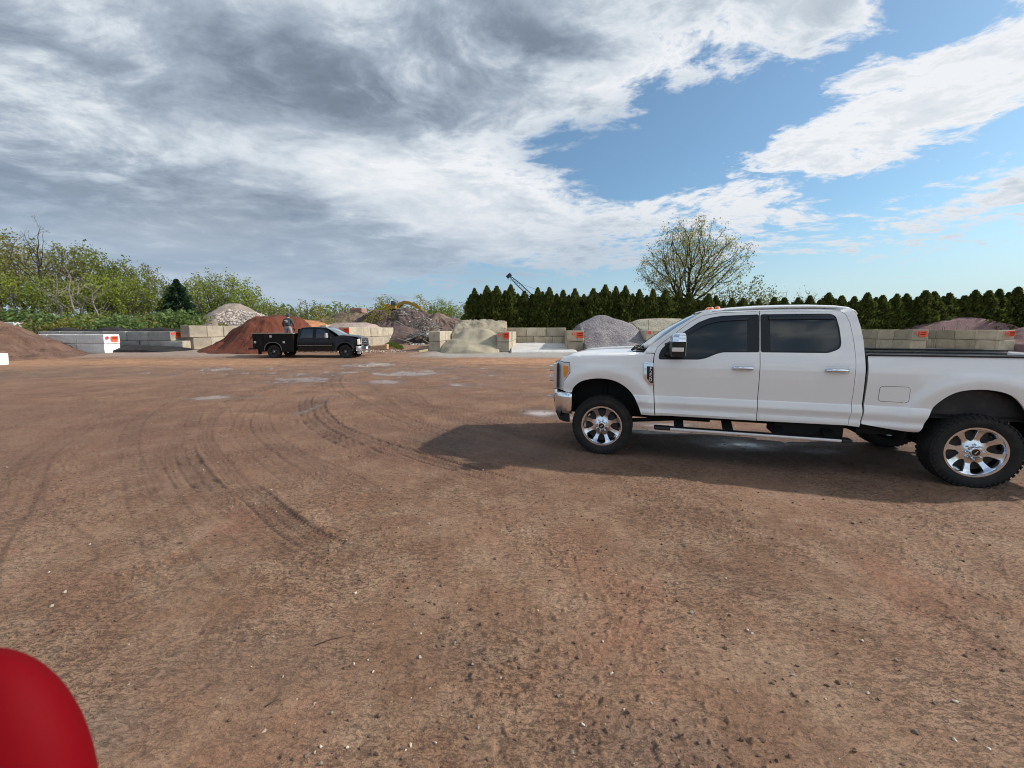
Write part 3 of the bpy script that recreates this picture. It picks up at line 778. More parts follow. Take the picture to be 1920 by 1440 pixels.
doorR = [(-1.909, 1.993), (-1.909, 1.217), (-1.916, .612), (-2.877, .622), (-2.893, .80), (-2.897, 1.0), (-2.893, 1.20), (-2.898, 1.40), (-2.893, 1.56), (-2.880, 1.70), (-2.858, 1.84), (-2.825, 1.935), (-2.768, 1.983)]
winR = roundc([(-1.916, 1.475), (-1.916, 1.950), (-2.669, 1.95), (-2.722, 1.920), (-2.752, 1.776), (-2.765, 1.60), (-2.755, 1.545), (-2.719, 1.515), (-2.63, 1.478)], .03, 3)
farch = smoothpoly([(.436, .861), (.405, .94), (.301, 1.029), (.152, 1.073), (-.01, 1.082), (-.177, 1.050), (-.321, .965), (-.425, .845), (-.487, .714), (-.525, .607)], 4)
fender = [(.575, .875), (.52, .862)] + farch + [(-.700, .606), (-.677, .878), (-.661, 1.1), (-.651, 1.339), (-.660, 1.440)] + [(x, fcrest(x) + .016) for x in (-.5, -.289, 0, .15, .33, .494)] + [(.60, 1.365), (.645, 1.30), (.60, 1.292), (.48, 1.292), (.468, 1.146), (.562, 1.015)]
rarch = smoothpoly([(-3.547, .598), (-3.584, .71), (-3.619, .834), (-3.676, .943), (-3.765, 1.039), (-3.872, 1.092), (-4.03, 1.112), (-4.19, 1.092), (-4.30, 1.039), (-4.39, .943), (-4.45, .834), (-4.49, .71), (-4.53, .60)], 4)
bedside = [(-3.014, 1.452), (-3.017, 1.16), (-3.016, .841), (-3.003, .652), (-3.265, .614), (-3.489, .593)] + rarch + [(-4.9, .62), (-5.30, .66), (-5.345, 1.0), (-5.34, 1.462), (-4.0, 1.462)]
cstrip = [(-2.768, 1.983), (-2.825, 1.935), (-2.858, 1.84), (-2.880, 1.70), (-2.893, 1.56), (-2.898, 1.40), (-2.893, 1.20), (-2.897, 1.0), (-2.893, .80), (-2.877, .622), (-2.99, .612), (-3.000, .764), (-2.990, 1.159), (-2.988, 1.436), (-2.983, 1.62), (-2.966, 1.775), (-2.932, 1.93), (-2.89, 2.012), (-2.78, 2.016)]
apil = [(-.580, 1.520), (-.932, 1.792), (-1.185, 1.953), (-1.30, 2.000), (-1.5, 2.02), (-1.909, 2.028), (-2.4, 2.032), (-2.80, 2.020), (-2.768, 1.983), (-1.909, 1.993), (-1.435, 1.975), (-1.237, 1.938), (-1.089, 1.855), (-.934, 1.725), (-.79, 1.610), (-.699, 1.525), (-.664, 1.445), (-.52, 1.447)]
def Ycab(x, z):
    y = Ybody(x, min(z, 2.0))
    if z > 2.0: y -= (z - 2.0) * 2.2
    return y - (.06 * ((x + .9) / .35) ** 2 if x > -.9 and z > 1.5 else 0)
for sd in (1, -1):
    near_ = sd == 1
    panel('fender', fender, Yfend, white_p, WT, gap=.003, side=sd, rows=ROWS, step=.035)
    d1 = panel('door', doorF, Ycab, white_p, WT, holes=[winF], gap=.004, side=sd, rows=ROWS, label='front door')
    d2 = panel('door', doorR, Ycab, white_p, WT, holes=[winR], gap=.004, side=sd, rows=ROWS, label='rear door')
    panel('cab_pillar', cstrip, Ycab, white_p, WT, gap=.001, side=sd, rows=ROWS)
    panel('roof_rail', apil, Ycab, white_p, WT, gap=.001, side=sd, step=.03)
    panel('bed_side', bedside, Ybody, white_p, WT, gap=.002, side=sd, rows=ROWS, step=.04, rim=.02)
    for dpar, wp, gl, vis in ((d1, winF, [(-.86, 1.40), (-.90, 1.615), (-1.045, 1.718), (-1.205, 1.826), (-1.35, 1.886), (-1.49, 1.910), (-1.768, 1.922), (-1.768, 1.487), (-1.49, 1.484), (-1.42, 1.466), (-1.28, 1.402), (-1.20, 1.388)],
                               [(-.93, 1.655), (-1.045, 1.738), (-1.2, 1.846), (-1.345, 1.903), (-1.487, 1.925), (-1.785, 1.935), (-1.785, 1.885), (-1.49, 1.868), (-1.35, 1.842), (-1.22, 1.790), (-1.08, 1.695)]),
                              (d2, winR, [(-2.025, 1.490), (-2.025, 1.935), (-2.66, 1.935), (-2.705, 1.905), (-2.735, 1.776), (-2.745, 1.60), (-2.735, 1.56), (-2.70, 1.53), (-2.63, 1.495)],
                               [(-2.01, 1.938), (-2.665, 1.938), (-2.700, 1.925), (-2.715, 1.885), (-2.01, 1.885)])):
        panel('window_surround', offset(wp, -.004), lambda x, z: Ycab(x, z) - .010, black_tr, dpar, side=sd, rim=.004)
        panel('window_glass', roundc(gl, .02, 3), lambda x, z: Ycab(x, z) - .0065, glass_d, dpar, side=sd, rim=.004)
        panel('rain_visor', roundc(vis, .012, 3), lambda x, z: Ycab(x, z) + .012 - .0, mat('smoked_acrylic', (.022, .022, .024), .12, coat=.5), dpar, side=sd, rim=.016, step=.03)
    for dpar, hx in ((d1, -1.72), (d2, -2.71)):
        y = Ycab(hx, 1.275)
        pl = roundc([(hx - .125, 1.235), (hx + .125, 1.235), (hx + .125, 1.325), (hx - .125, 1.325)], .03, 4)
        panel('handle_cup', pl, lambda x, z: Ycab(x, z) + .002 - .016 * max(0, 1 - ((x - hx) / .12) ** 2) * max(0, 1 - ((z - 1.28) / .045) ** 2), white_p, dpar, side=sd, rim=.006, step=.012)
        m_ = MB(); m_.tube([(hx + .105, sd * (y + .006), 1.272), (hx + .10, sd * (y + .028), 1.276), (hx, sd * (y + .036), 1.279), (hx - .10, sd * (y + .028), 1.276), (hx - .105, sd * (y + .006), 1.272)], [.016, .023, .022, .023, .016], 12)
        o = m_.build('door_handle', chrome, dpar, smooth=True)
    # fuel door only on the driver's side
    if near_:
        fp = roundc([(-3.14, .928), (-3.425, .928), (-3.425, 1.112), (-3.14, 1.112)], .04, 5)
        panel('fuel_door_seam', fp, lambda x, z: Ybody(x, z) + .0006, mat('seam_dark', (.05, .05, .05), .8), WT, side=1, rim=.0)
        panel('fuel_door', offset(fp, .0045), lambda x, z: Ybody(x, z) + .0022, white_p, WT, side=1, rim=.001)
        m_ = MB(); m_.box((-3.405, Ybody(-3.4, 1.02) + .002, 1.02), (.03, .004, .012)); m_.build('fuel_door_notch', white_p, WT)
    # fender badge
    bp = roundc([(-.535, 1.325), (-.655, 1.318), (-.668, 1.020), (-.618, 1.018), (-.548, 1.10)], .008, 2)
    if not near_: bp = [p for p in bp]
    panel('fender_vent', bp, lambda x, z: Yfend(x, z) + .014, chrome, WT, side=sd, rim=.018, step=.02)
    ip = roundc([(-.574, 1.272), (-.655, 1.268), (-.662, 1.046), (-.628, 1.046), (-.580, 1.108)], .006, 2)
    fv = panel('vent_inset', ip, lambda x, z: Yfend(x, z) + .0155, black_tr, WT, side=sd, rim=.002, step=.03)
    for k, ch in enumerate('F250'):
        word(ch, .066, mat('badge_silver', (.85, .83, .80), .35, .2), 'letter', fv, (-.625 + .004 * (k == 3) * -1, sd * (Yfend(-.62, 1.2) + .018), 1.238 - k * .049), (PI / 2, 0, PI if near_ else 0), .0015, 1.15)
    word('SUPER DUTY', .016, black_tr, 'letter', fv, (-.594, sd * (Yfend(-.6, 1.3) + .0155), 1.302), (PI / 2, 0, PI if near_ else 0), .0006)
    # backing that makes the shut lines dark
    bk = [(-.60, .66), (-2.98, .66), (-2.98, 1.5), (-2.93, 1.9), (-2.8, 1.99), (-1.4, 1.96), (-1.1, 1.83), (-.8, 1.58), (-.60, 1.42)]
    panel('inner_body', bk, lambda x, z: Ycab(x, z) - .03, under_m, WT, side=sd, rim=.02, step=.15)
    # headlamp with amber corner
    hl = [(.735, 1.275), (.66, 1.283), (.484, 1.285), (.474, 1.148), (.566, 1.012), (.576, .880), (.735, .880)]
    panel('headlight', roundc(hl, .008, 2), lambda x, z: Ybody(x, 1.0) - .012 - (.09 * max(0, (x - .60) / .12) ** 2), lamp_cl, WT, side=sd, rim=.05, step=.03)
    al = roundc([(.579, 1.238), (.500, 1.24), (.494, 1.150), (.546, 1.074), (.575, 1.074)], .006, 2)
    hlp = panel('corner_lamp', al, lambda x, z: Ybody(x, 1.0) - .004, amber, WT, side=sd, rim=.02, step=.02)
    # front face of the lamp
    m_ = MB(); m_.box((.705, sd * .745, 1.08), (.05, .19, .385)); m_.build('headlight_bezel', chrome, WT, bevel=.012)
    for zz in (1.165, 1.01):
        m_ = MB(); m_.lathe([(0, .735), (.045, .733), (.056, .722), (.056, .70)], 20, 'x', (0, sd * .745, zz)); m_.build('lamp_lens', lamp_cl, WT, angle=30)
    # tow mirror
    mh = MB(); rr8 = []
    for z_, sc_, dx_ in ((1.412, .80, .0), (1.43, .95, 0), (1.50, 1.0, 0), (1.60, 1.0, 0), (1.605, 1.0, 0)):
        rr8.append([(-.935 + dx_ + px_ * sc_, sd * (1.05 + py_ * sc_), z_) for px_, py_ in ((.085, -.11), (.095, 0), (.07, .12), (.0, .155), (-.085, .14), (-.09, -.11))])
    mirror = skin('mirror', rr8, black_tr, WT, closed=True, cap=True, angle=30)
    rr8 = []
    for z_, sc_, dx_ in ((1.607, 1.02, 0), (1.66, .97, -.004), (1.70, .84, -.012), (1.716, .62, -.02)):
        rr8.append([(-.935 + dx_ + px_ * sc_, sd * (1.05 + py_ * sc_), z_) for px_, py_ in ((.085, -.11), (.095, 0), (.07, .12), (.0, .155), (-.085, .14), (-.09, -.11))])
    skin('mirror_cap', rr8, chrome, mirror, closed=True, cap=True, angle=30)
    m_ = MB(); m_.box((-.932, sd * 1.196, 1.508), (.135, .035, .052)); m_.build('mirror_lamp', lamp_cl, mirror, bevel=.006)
    m_ = MB(); m_.box((-1.028, sd * 1.06, 1.56), (.006, .22, .25)); m_.build('mirror_glass', chrome_d, mirror)
    for zz in (1.44, 1.575):
        m_ = MB(); m_.tube([(-.80, sd * .90, zz - .01), (-.82, sd * .97, zz), (-.90, sd * 1.0, zz + .002)], .018, 8); m_.build('mirror_arm', black_tr, mirror, smooth=True)
    # step bar
    m_ = MB(); m_.prism([(0, .405), (.0, .44), (-.03, .452), (-.17, .452), (-.17, .40)], -2.83, -.80, 'x')
    stp = MB(); stp.box((-1.82, sd * .90, .436), (2.06, .13, .030)); sb = stp.build('step_bar', black_pl, WT, bevel=.008)
    stp = MB(); stp.box((-1.862, sd * .966, .436), (1.92, .030, .034)); stp.build('step_trim', mat('brushed_step', (.82, .80, .78), .42, .55), sb, bevel=.010)
    for x0, x1 in ((-.70, -.905), (-2.822, -2.935)):
        stp = MB(); stp.box(((x0 + x1) / 2, sd * .905, .434), (abs(x1 - x0), .135, .046)); stp.build('step_end', black_pl, sb, bevel=.012)
    for xx in (-1.02, -1.62, -2.2, -2.75):
        stp = MB(); stp.bar((xx, sd * .87, .43), (xx, sd * .62, .56), .12, .03); stp.build('step_bracket', under_m, sb)
    # wheel housings
    for cx, rad_ in ((0.0, .60), (-4.03, .60)):
        m_ = MB(); pr = []
        m_.lathe([(rad_, 0), (rad_, .42)], 24, 'y', (cx, .50 if sd == 1 else -.92, .50), 0, PI)
        pts_ = [(cx + rad_ * math.cos(PI * i / 16), .50 + rad_ * math.sin(PI * i / 16)) for i in range(17)]
        m_.prism(pts_, sd * .48, sd * .50)
        m_.build('wheel_housing', under_m, WT)
# roof
rw = []
for x in [-1.22, -1.30, -1.40, -1.6, -1.9, -2.2, -2.5, -2.75, -2.88, -2.94, -2.965]:
    zc = float(np.interp(x, [-2.965, -2.94, -2.88, -2.75, -2.5, -2.2, -1.9, -1.6, -1.4, -1.30, -1.22], [1.985, 2.02, 2.052, 2.072, 2.084, 2.086, 2.080, 2.062, 2.044, 2.03, 2.008]))
    row = []
    for v in np.linspace(-1, 1, 25):
        e_ = abs(v); y = v * .672; row.append((x - (.05 if x > -1.35 else 0) * e_ ** 2 * 3 * (1 if x > -1.3 else .5), y, zc - .028 * e_ ** 3 - (.012 if e_ > .99 else 0)))
    rw.append(row)
roof = skin('roof', rw, white_p, WT, solid=.02, angle=60)
for sd in (1, -1):   # ditch moulding
    m_ = MB(); m_.tube([(x, sd * (Ycab(x, z) + .001), z) for x, z in ((-1.36, 1.998), (-1.6, 2.008), (-2.0, 2.014), (-2.5, 2.014), (-2.80, 2.004))], .0035, 5); m_.build('roof_moulding', black_tr, roof)
lt = []
for y in (0, .22, -.22, .50, -.50):
    m_ = MB(); m_.blob((-1.40 - .2 * abs(y) ** 2, y, 2.060 - .03 * abs(y)), (.052, .034, .024), random.Random(1), 2, 0); m_.build('marker_light', orange_l, roof, smooth=True)
# rear wall of the cab, windscreen, hood, cowl
rows_ = []
for z in (.70, 1.0, 1.25, 1.44, 1.62, 1.80, 1.93, 1.99):
    hw = Ycab(-2.9, z) - .03; xr = float(np.interp(z, [.7, 1.44, 1.62, 1.80, 1.93, 1.99], [-2.99, -2.985, -2.98, -2.962, -2.94, -2.93]))
    rows_.append([(xr, hw * v, z) for v in np.linspace(-1, 1, 9)])
skin('cab_rear', rows_, white_p, WT)
m_ = MB(); m_.box((-2.985, 0, 1.70), (.012, 1.2, .38)); m_.build('rear_glass', glass_d, WT, bevel=.02)
rows_ = []
for u in np.linspace(0, 1, 9):
    rw_ = []
    for v in np.linspace(-1, 1, 21):
        e_ = abs(v)
        xb, zb, yb = -.40 - .20 * e_ ** 2.2, 1.475 + .03 * e_ ** 2, .80 * v
        xt, zt, yt = -1.235 - .09 * e_ ** 2.2, 2.010 - .035 * e_ ** 3, .655 * v
        rw_.append((xb + (xt - xb) * u, yb + (yt - yb) * u, zb + (zt - zb) * u + .035 * math.sin(PI * u) * (1 - .5 * e_ ** 2)))
    rows_.append(rw_)
skin('windscreen', rows_, glass_w, WT, solid=.008, angle=80)
m_ = MB(); m_.tube([(-.36, .74, 1.475), (-.47, .60, 1.502), (-.54, .30, 1.54)], .011, 6); m_.tube([(-.36, .70, 1.47), (-.40, .66, 1.512), (-.44, .60, 1.51)], .014, 6); m_.build('wiper', black_tr, WT, smooth=True)
m_ = MB(); m_.tube([(-.37, -.10, 1.485), (-.47, -.25, 1.52), (-.54, -.6, 1.55)], .011, 6); m_.build('wiper', black_tr, WT, smooth=True)
rows_ = []
for x in np.linspace(-.42, .72, 20):
    zc = float(np.interp(x, [-.42, 0, .3, .5, .62, .69, .72], [1.478, 1.462, 1.436, 1.402, 1.368, 1.33, 1.285])); ze = fcrest(x) + .012 if x < .5 else fcrest(.5) + .012 - (x - .5) * .45
    rw_ = []
    for v in np.linspace(-1, 1, 33):
        e_ = abs(v); hw = .795 - (.10 * max(0, (x - .3) / .42) ** 2)
        z = zc + (ze - zc) * e_ ** 5 - .004 * e_ ** 2 + .014 * math.exp(-((e_ - .62) / .10) ** 2) * min(1, max(0, (.66 - x) / .3))
        rw_.append((x - .05 * e_ ** 3 * (1 if x > .3 else 0) * (x - .3) / .42, v * hw, min(z, max(zc, ze) + .01)))
    rows_.append(rw_)
skin('hood', rows_, white_p, WT, solid=.015, angle=50)
m_ = MB(); m_.box((-.50, 0, 1.44), (.24, 1.5, .04)); m_.build('cowl', black_tr, WT)
# grille, bumper, hooks, air dam
gr = MB(); gr.box((.70, 0, 1.10), (.06, 1.30, .36)); grl = gr.build('grille', chrome_d, WT, bevel=.01)
for zz, hh in ((1.175, .085), (1.02, .085)):
    gr = MB(); gr.box((.775, 0, zz), (.12, 1.26, hh)); gr.build('grille_bar', chrome, grl, bevel=.012)
for zz in (1.262, 1.097, .94):
    gr = MB(); gr.box((.722, 0, zz), (.05, 1.22, .04)); gr.build('grille_mesh', black_tr, grl)
gr = MB(); gr.lathe([(0, .778), (.06, .776), (.09, .765), (.095, .75)], 24, 'x', (0, 0, 1.10)); ob = gr.build('grille_emblem', mat('emblem_blue', (.02, .05, .2), .2, coat=1), grl, angle=30); ob.scale = (1, 1.9, 1); 
path = [(.43, .955), (.50, .950), (.57, .930), (.64, .885), (.71, .79), (.765, .60), (.80, .30), (.81, 0)]
path += [(x, -y) for x, y in path[-2::-1]]
rows_ = []
for i, (x, y) in enumerate(path):
    a, b = Vector(path[max(0, i - 1)]), Vector(path[min(len(path) - 1, i + 1)]); tn = (b - a).normalized(); nn = Vector((-tn.y, tn.x)); nn = nn if nn.dot(Vector((x - .2, y))) > 0 else -nn
    lo = float(np.interp(abs(y), [0, .6, .85, .95], [.59, .585, .575, .555]))
    rows_.append([(x + nn.x * o_, y + nn.y * o_, z_) for o_, z_ in ((-.04, lo - .005), (-.01, lo), (.002, lo + .05), (.004, .70), (.008, .79), (.004, .835), (-.02, .858), (-.05, .862))])
bmp = skin('front_bumper', rows_, chrome, WT, solid=.006, angle=50)
for sd in (1, -1):
    g = MB(); g.box((.732, sd * .715, .74), (.02, .11, .11), Matrix.Rotation(sd * .30, 3, 'Z')); g.build('fog_lamp', black_tr, bmp, bevel=.008)
    g = MB(); g.tube([(.79, sd * .42, .70), (.88, sd * .42, .71), (.90, sd * .38, .712), (.88, sd * .34, .71), (.79, sd * .34, .70)], .014, 8); g.build('tow_hook', mat('brushed_step'), bmp, smooth=True)
dm = []
for i, (x, y) in enumerate(path[2:-2]):
    dm.append([(x - .03 - .06, y * .93, .60), (x - .03, y * .93, .57), (x - .015, y * .93, .50), (x - .06, y * .92, .41), (x - .10, y * .90, .41)])
skin('air_dam', dm, black_pl, WT, closed=True, cap=True, angle=40)
# bed: inner box, caps, tailgate
b_ = MB(); b_.box((-4.18, 0, .78), (2.32, 1.70, .05)); bed = b_.build('bed', black_pl, WT)
for sd in (1, -1):
    b_ = MB(); b_.box((-4.18, sd * .835, 1.10), (2.30, .03, .66)); b_.build('bed_liner', black_pl, bed)
    b_ = MB(); b_.box((-4.18, sd * .868, 1.466), (2.32, .096, .022)); b_.build('rail_cap', black_pl, bed, bevel=.008)
    b_ = MB(); b_.box((-4.06, sd * .812, 1.470), (2.0, .030, .028)); b_.build('rail_lip', black_tr, bed, bevel=.008)
    b_ = MB(); b_.box((-4.06, sd * .66, .90), (1.0, .30, .30)); b_.build('wheel_arch_box', black_pl, bed, bevel=.04)
    # pale inner skin of the rear arch
    b_ = MB(); b_.box((-4.05, sd * .66, .97), (1.02, .02, .20)); b_.build('inner_arch_skin', mat('dusty_grey', (.20, .17, .145), .8), WT)
    b_ = MB(); b_.box((-5.33, sd * .85, 1.05), (.05, .11, .40)); b_.build('tail_light', red_l, WT, bevel=.01)
b_ = MB(); b_.box((-3.035, 0, 1.12), (.03, 1.72, .66)); b_.build('bed_front', white_p, bed)
b_ = MB(); b_.box((-5.32, 0, 1.08), (.05, 1.58, .74)); b_.build('tailgate', white_p, WT, bevel=.015)
b_ = MB(); b_.box((-5.44, 0, .66), (.16, 1.86, .17)); b_.build('rear_bumper', chrome, WT, bevel=.03)
b_ = MB(); b_.box((-3.01, 0, 1.06), (.022, 1.80, .80)); b_.build('bed_gap_backing', under_m, WT)  # dark sheet filling the gap between cab and bed
# chassis
c_ = MB()
for sd in (1, -1): c_.box((-2.2, sd * .43, .565), (5.6, .08, .15))
for xx in (.3, -.9, -1.8, -2.9, -3.6, -4.6): c_.box((xx, 0, .57), (.12, .9, .10))
c_.tube([(-1.4, .05, .50), (-4.0, 0, .42)], .045, 10)
c_.box((-2.55, .55, .53), (.75, .34, .24)); c_.box((-1.05, -.1, .50), (.9, .45, .22)); c_.box((-.1, 0, .72), (1.0, .9, .5)); c_.box((-1.8, 0, .68), (2.4, 1.70, .06)); c_.box((-3.3, .50, .62), (.5, .45, .25))
c_.build('chassis', under_m, WT)
for xx, rr9 in ((0.0, .05), (-4.06, .06)):
    a_ = MB(); a_.tube([(xx, -.8, .41), (xx, -.18, .41), (xx, -.15, .41), (xx, .15, .41), (xx, .18, .41), (xx, .8, .41)], [rr9, rr9, .16, .16, rr9, rr9], 14); a_.build('axle', under_m, WT, smooth=True)
for sd in (1, -1):
    a_ = MB(); a_.tube([(-3.3, sd * .50, .52), (-4.06, sd * .50, .46), (-4.8, sd * .50, .58)], .035, 8); a_.tube([(-3.85, sd * .42, .42), (-4.0, sd * .55, 1.0)], .035, 8); a_.build('leaf_spring', under_m, WT)
    a_ = MB(); a_.tube([(0, sd * .58, .40), (-1.3, sd * .5, .52)], .03, 8); a_.tube([(.02, sd * .52, .42), (.0, sd * .50, 1.0)], .04, 8); a_.build('control_arm', under_m, WT)
ex_ = MB(); ex_.tube([(-2.2, -.62, .47), (-3.4, -.62, .50), (-4.9, -.75, .55), (-5.2, -.85, .52)], .045, 10); ex_.build('exhaust', chrome_d, WT, smooth=True)
TY = .418
w0 = make_wheel(WT, 0, 1.0 - .145, TY - .006, 1, TY, .29, .275, chrome, rot=.39)
dup_wheel(w0, WT, (-4.06, .855, TY - .006), False, .22)
dup_wheel(w0, WT, (0, -.855, TY - .006), True, .5)
dup_wheel(w0, WT, (-4.06, -.855, TY - .006), True, 1.1)
# ------------------------------------------------------------------ bays of concrete blocks
BDX, BDY = math.sin(R(4.6)), math.cos(R(4.6))          # the dividers run back along this direction
def Yat(px, py):
    Y = 30.0
    for _ in range(30): 
        d = bearing(px, py); Y = (CAM_H - float(rise(np.array(Y)))) / (-d[2] / d[1]) * .5 + Y * .5
    return Y
def concrete(base1, base2, stain_shade, dustc):
    def fn(t, b):
        P = objco(t); rnd = t.new('ShaderNodeObjectInfo').outputs['Random']
        Q = t.vm('ADD', P, t.comb(t.m('MULTIPLY', rnd, 91), t.m('MULTIPLY', rnd, 37), 0.0))
        c = t.mix(t.ramp(t.noise(Q, 1.6, 6, .62), .32, .68), base1, base2)
        c = t.mix(t.m('MULTIPLY', t.m('POWER', rnd, 1.6), .62), c, stain_shade)
        st = t.noise(t.vm('MULTIPLY', Q, (7, 7, .8)), 1.0, 5, .6)
        c = t.mix(t.ramp(st, .52, .75, 0, .65), c, stain_shade)
        c = t.mix(t.ramp(t.noise(Q, 9, 6, .7), .55, .72, 0, .5), c, dustc)
        z = t.sep(P)[2]
        c = t.mix(t.ramp(t.m('ADD', z, t.m('MULTIPLY', t.noise(Q, 3, 4), .3)), -.25, .05, .5, 0), c, dustc)
        t.put(b.inputs['Base Color'], c)
        t.put(b.inputs['Normal'], t.bump(t.m('ADD', t.noise(Q, 22, 6, .7), t.m('MULTIPLY', t.noise(Q, 3, 3), .8)), .55, .03))
    return fn
conc_g = mat('concrete_grey', rough=.9, fn=concrete((.40, .38, .34), (.54, .51, .46), (.17, .165, .155), (.30, .26, .22)))
conc_t = mat('concrete_tan', rough=.9, fn=concrete((.38, .33, .25), (.51, .445, .345), (.17, .145, .115), (.42, .34, .26)))
conc_m = mat('concrete_mid', rough=.9, fn=concrete((.52, .43, .295), (.66, .56, .41), (.17, .14, .10), (.36, .30, .24)))
conc_l = mat('concrete_pale', rough=.9, fn=concrete((.72, .71, .68), (.82, .81, .78), (.50, .49, .47), (.40, .38, .36)))
white_c = mat('white_painted_concrete', rough=.75, fn=lambda t, b: t.put(b.inputs['Base Color'], t.mix(t.ramp(t.noise(objco(t), 4, 6, .65), .5, .75, 0, .6), (.80, .79, .77), (.50, .48, .45))))
rngb = random.Random(11)
def block_mesh(L, T, H, m, seed=0, endm=None):
    r = random.Random(seed); bm = bmesh.new(); bmesh.ops.create_cube(bm, size=1)
    for v in bm.verts: v.co = Vector((v.co.x * L, v.co.y * T, v.co.z * H))
    bmesh.ops.bevel(bm, geom=list(bm.edges), offset=.028, segments=1, affect='EDGES')
    bmesh.ops.subdivide_edges(bm, edges=[e for e in bm.edges if e.calc_length() > .4], cuts=3, use_grid_fill=True)
    for v in bm.verts: v.co += Vector((r.gauss(0, .005), r.gauss(0, .006), r.gauss(0, .005)))
    bmesh.ops.recalc_face_normals(bm, faces=bm.faces)
    me = bpy.data.meshes.new('concrete_block'); bm.to_mesh(me); me.materials.append(m)
    if endm:
        me.materials.append(endm)
        for p in me.polygons:
            if p.center.x > L * .42: p.material_index = 1
    bm.free(); return me
ORD = ['first', 'second', 'third', 'fourth', 'fifth', 'sixth', 'seventh', 'eighth', 'ninth', 'tenth', 'eleventh', 'twelfth']
def run(corner, d, n, H, L, T, m, desc, endword, rows=2, stag=.5, off=(0, 0), skip=(), group='concrete blocks stacked as bay walls', z0=None, endm=None, ms=3, look='grey'):
    """corner = ground spot of the run's near end, centre of its thickness; d = unit direction along the wall"""
    meshes = [block_mesh(L * .978, T, H * .972, m, 7 * i + int(L * 100)) for i in range(ms)]
    em = block_mesh(L * .992, T, H * .988, m, 99, endm) if endm else None
    dv = Vector((d[0], d[1], 0)); ang = math.atan2(d[1], d[0])
    for r_i in range(rows):
        for k in range(n):
            if (r_i, k) in skip: continue
            s = off[r_i] + (k + .5) * L
            p = Vector(corner) + dv * s
            zb = z0 if z0 is not None else gz(p.x, min(p.y, corner[1] + 1))
            me = em if (em and k == 0) else rngb.choice(meshes)
            o = bpy.data.objects.new('concrete_block', me); COL.objects.link(o)
            o.location = (p.x + rngb.uniform(-.015, .015), p.y + rngb.uniform(-.02, .02), zb + H * (r_i + .5)); flip = PI if (not em and rngb.random() < .5) else 0
            o.rotation_euler = (rngb.uniform(-.004, .004), rngb.uniform(-.004, .004), ang + flip + rngb.uniform(-.008, .008))
            if endm: o.rotation_euler = (0, 0, ang + PI)
            tag(o, f"{look} block, {ORD[k]} {endword}, {'bottom' if r_i == 0 else 'top'} row of {desc}", 'concrete block', group)
def divider(xl, xr, base, top, n, H_rows, m, desc, look, L=1.62, off=(0, 0), skip=(), T=None):
    Y = Yat((xl + xr) / 2, base); a = at(xl, Y); b = at(xr, Y); T = T or (b - a).length; z0 = gz(0, Y)
    H = (hz((xl + xr) / 2, top, Y) - z0) / 2
    run(((a.x + b.x) / 2, Y, 0), (BDX, BDY), n, H, L, T, m, desc, 'from yard', off=off, skip=skip, z0=z0, look=look)
    return dict(Y=Y, a=a, b=b, z0=z0, H=H, T=T)
dC1 = divider(803, 825, 659, 621, 5, 2, conc_t, 'wall left of the sand pile', 'tan')
dC2 = divider(932, 955, 660, 622, 5, 2, conc_t, 'wall between sand pile and empty bay', 'tan', off=(.1, 0))
dC3 = divider(1066, 1095, 659, 620, 5, 2, conc_m, 'wall between empty bay and grey gravel', 'brownish', off=(.15, -.05))
dC4 = divider(1212, 1243, 659.5, 619, 5, 2, conc_m, 'wall right of the grey gravel pile', 'brownish')
dR1 = divider(1713, 1741, 657.5, 618, 6, 2, conc_m, 'first wall behind the white truck bed', 'weathered', off=(.05, 0))
dR2 = divider(1877, 1907, 658, 618.5, 6, 2, conc_m, 'farthest right wall behind the truck bed', 'weathered', off=(0, .1))
# back walls of the bays (lateral)
EX, EY = BDY, -BDX
def lateral(xr, base, top, n, m, desc, look, L, T, rows=2, d=(-1, 0), offs=None, endm=None, Y=None, word_='from the right', z0=None, skip=()):
    Y = Y or Yat(xr, base); a = at(xr, Y); z0 = gz(0, Y) if z0 is None else z0; H = (hz(xr, top, Y) - z0) / rows
    run((a.x, Y + T / 2, 0), d, n, H, L, T, m, desc, word_, rows=rows, off=offs or (0,) * rows, z0=z0, endm=endm, look=look, skip=skip); return dict(Y=Y, z0=z0, H=H, a=a)
bw = lateral(1062, 643, 614.3, 3, conc_m, 'the empty bay back wall', 'dusty grey', 1.73, .8, d=(-EX, -EY), offs=(-.6, 0), Y=36.0, z0=.42)
lateral(1935, 0, 613, 7, conc_t, 'the pale back wall behind the truck', 'pale', 1.8, .8, rows=2, d=(-EX, -EY), Y=36.8, z0=.35)
# left hand walls
l1 = lateral(192, 662.5, 627, 4, conc_l, 'white ended wall at far left', 'pale grey', 1.95, 1.15, endm=white_c, offs=(.0, -.05))
l2 = lateral(319, 657, 621.5, 6, conc_g, 'the long dark left wall', 'dark grey', 1.66, .82, offs=(-.86, 0), Y=31.0, endm=conc_t)
Y3 = 31.5; a3 = at(346, Y3); z3 = gz(0, Y3)
run((a3.x, Y3, 0), (BDX, BDY), 3, (hz(346, 610, Y3) - z3) / 2, 1.7, .75, conc_t, 'tan wall left of the red mulch', 'from yard', off=(.25, 0), z0=z3, look='pale tan')
d4 = divider(634, 655, 653, 613, 7, 2, conc_t, 'tall wall behind the black truck bonnet', 'streaked tan', L=1.42, off=(.3, 0))
lateral(612, 0, 609.5, 2, conc_t, 'pale wall beside the black cab', 'pale tan', 1.9, .8, Y=38, word_='from the right', z0=.4)
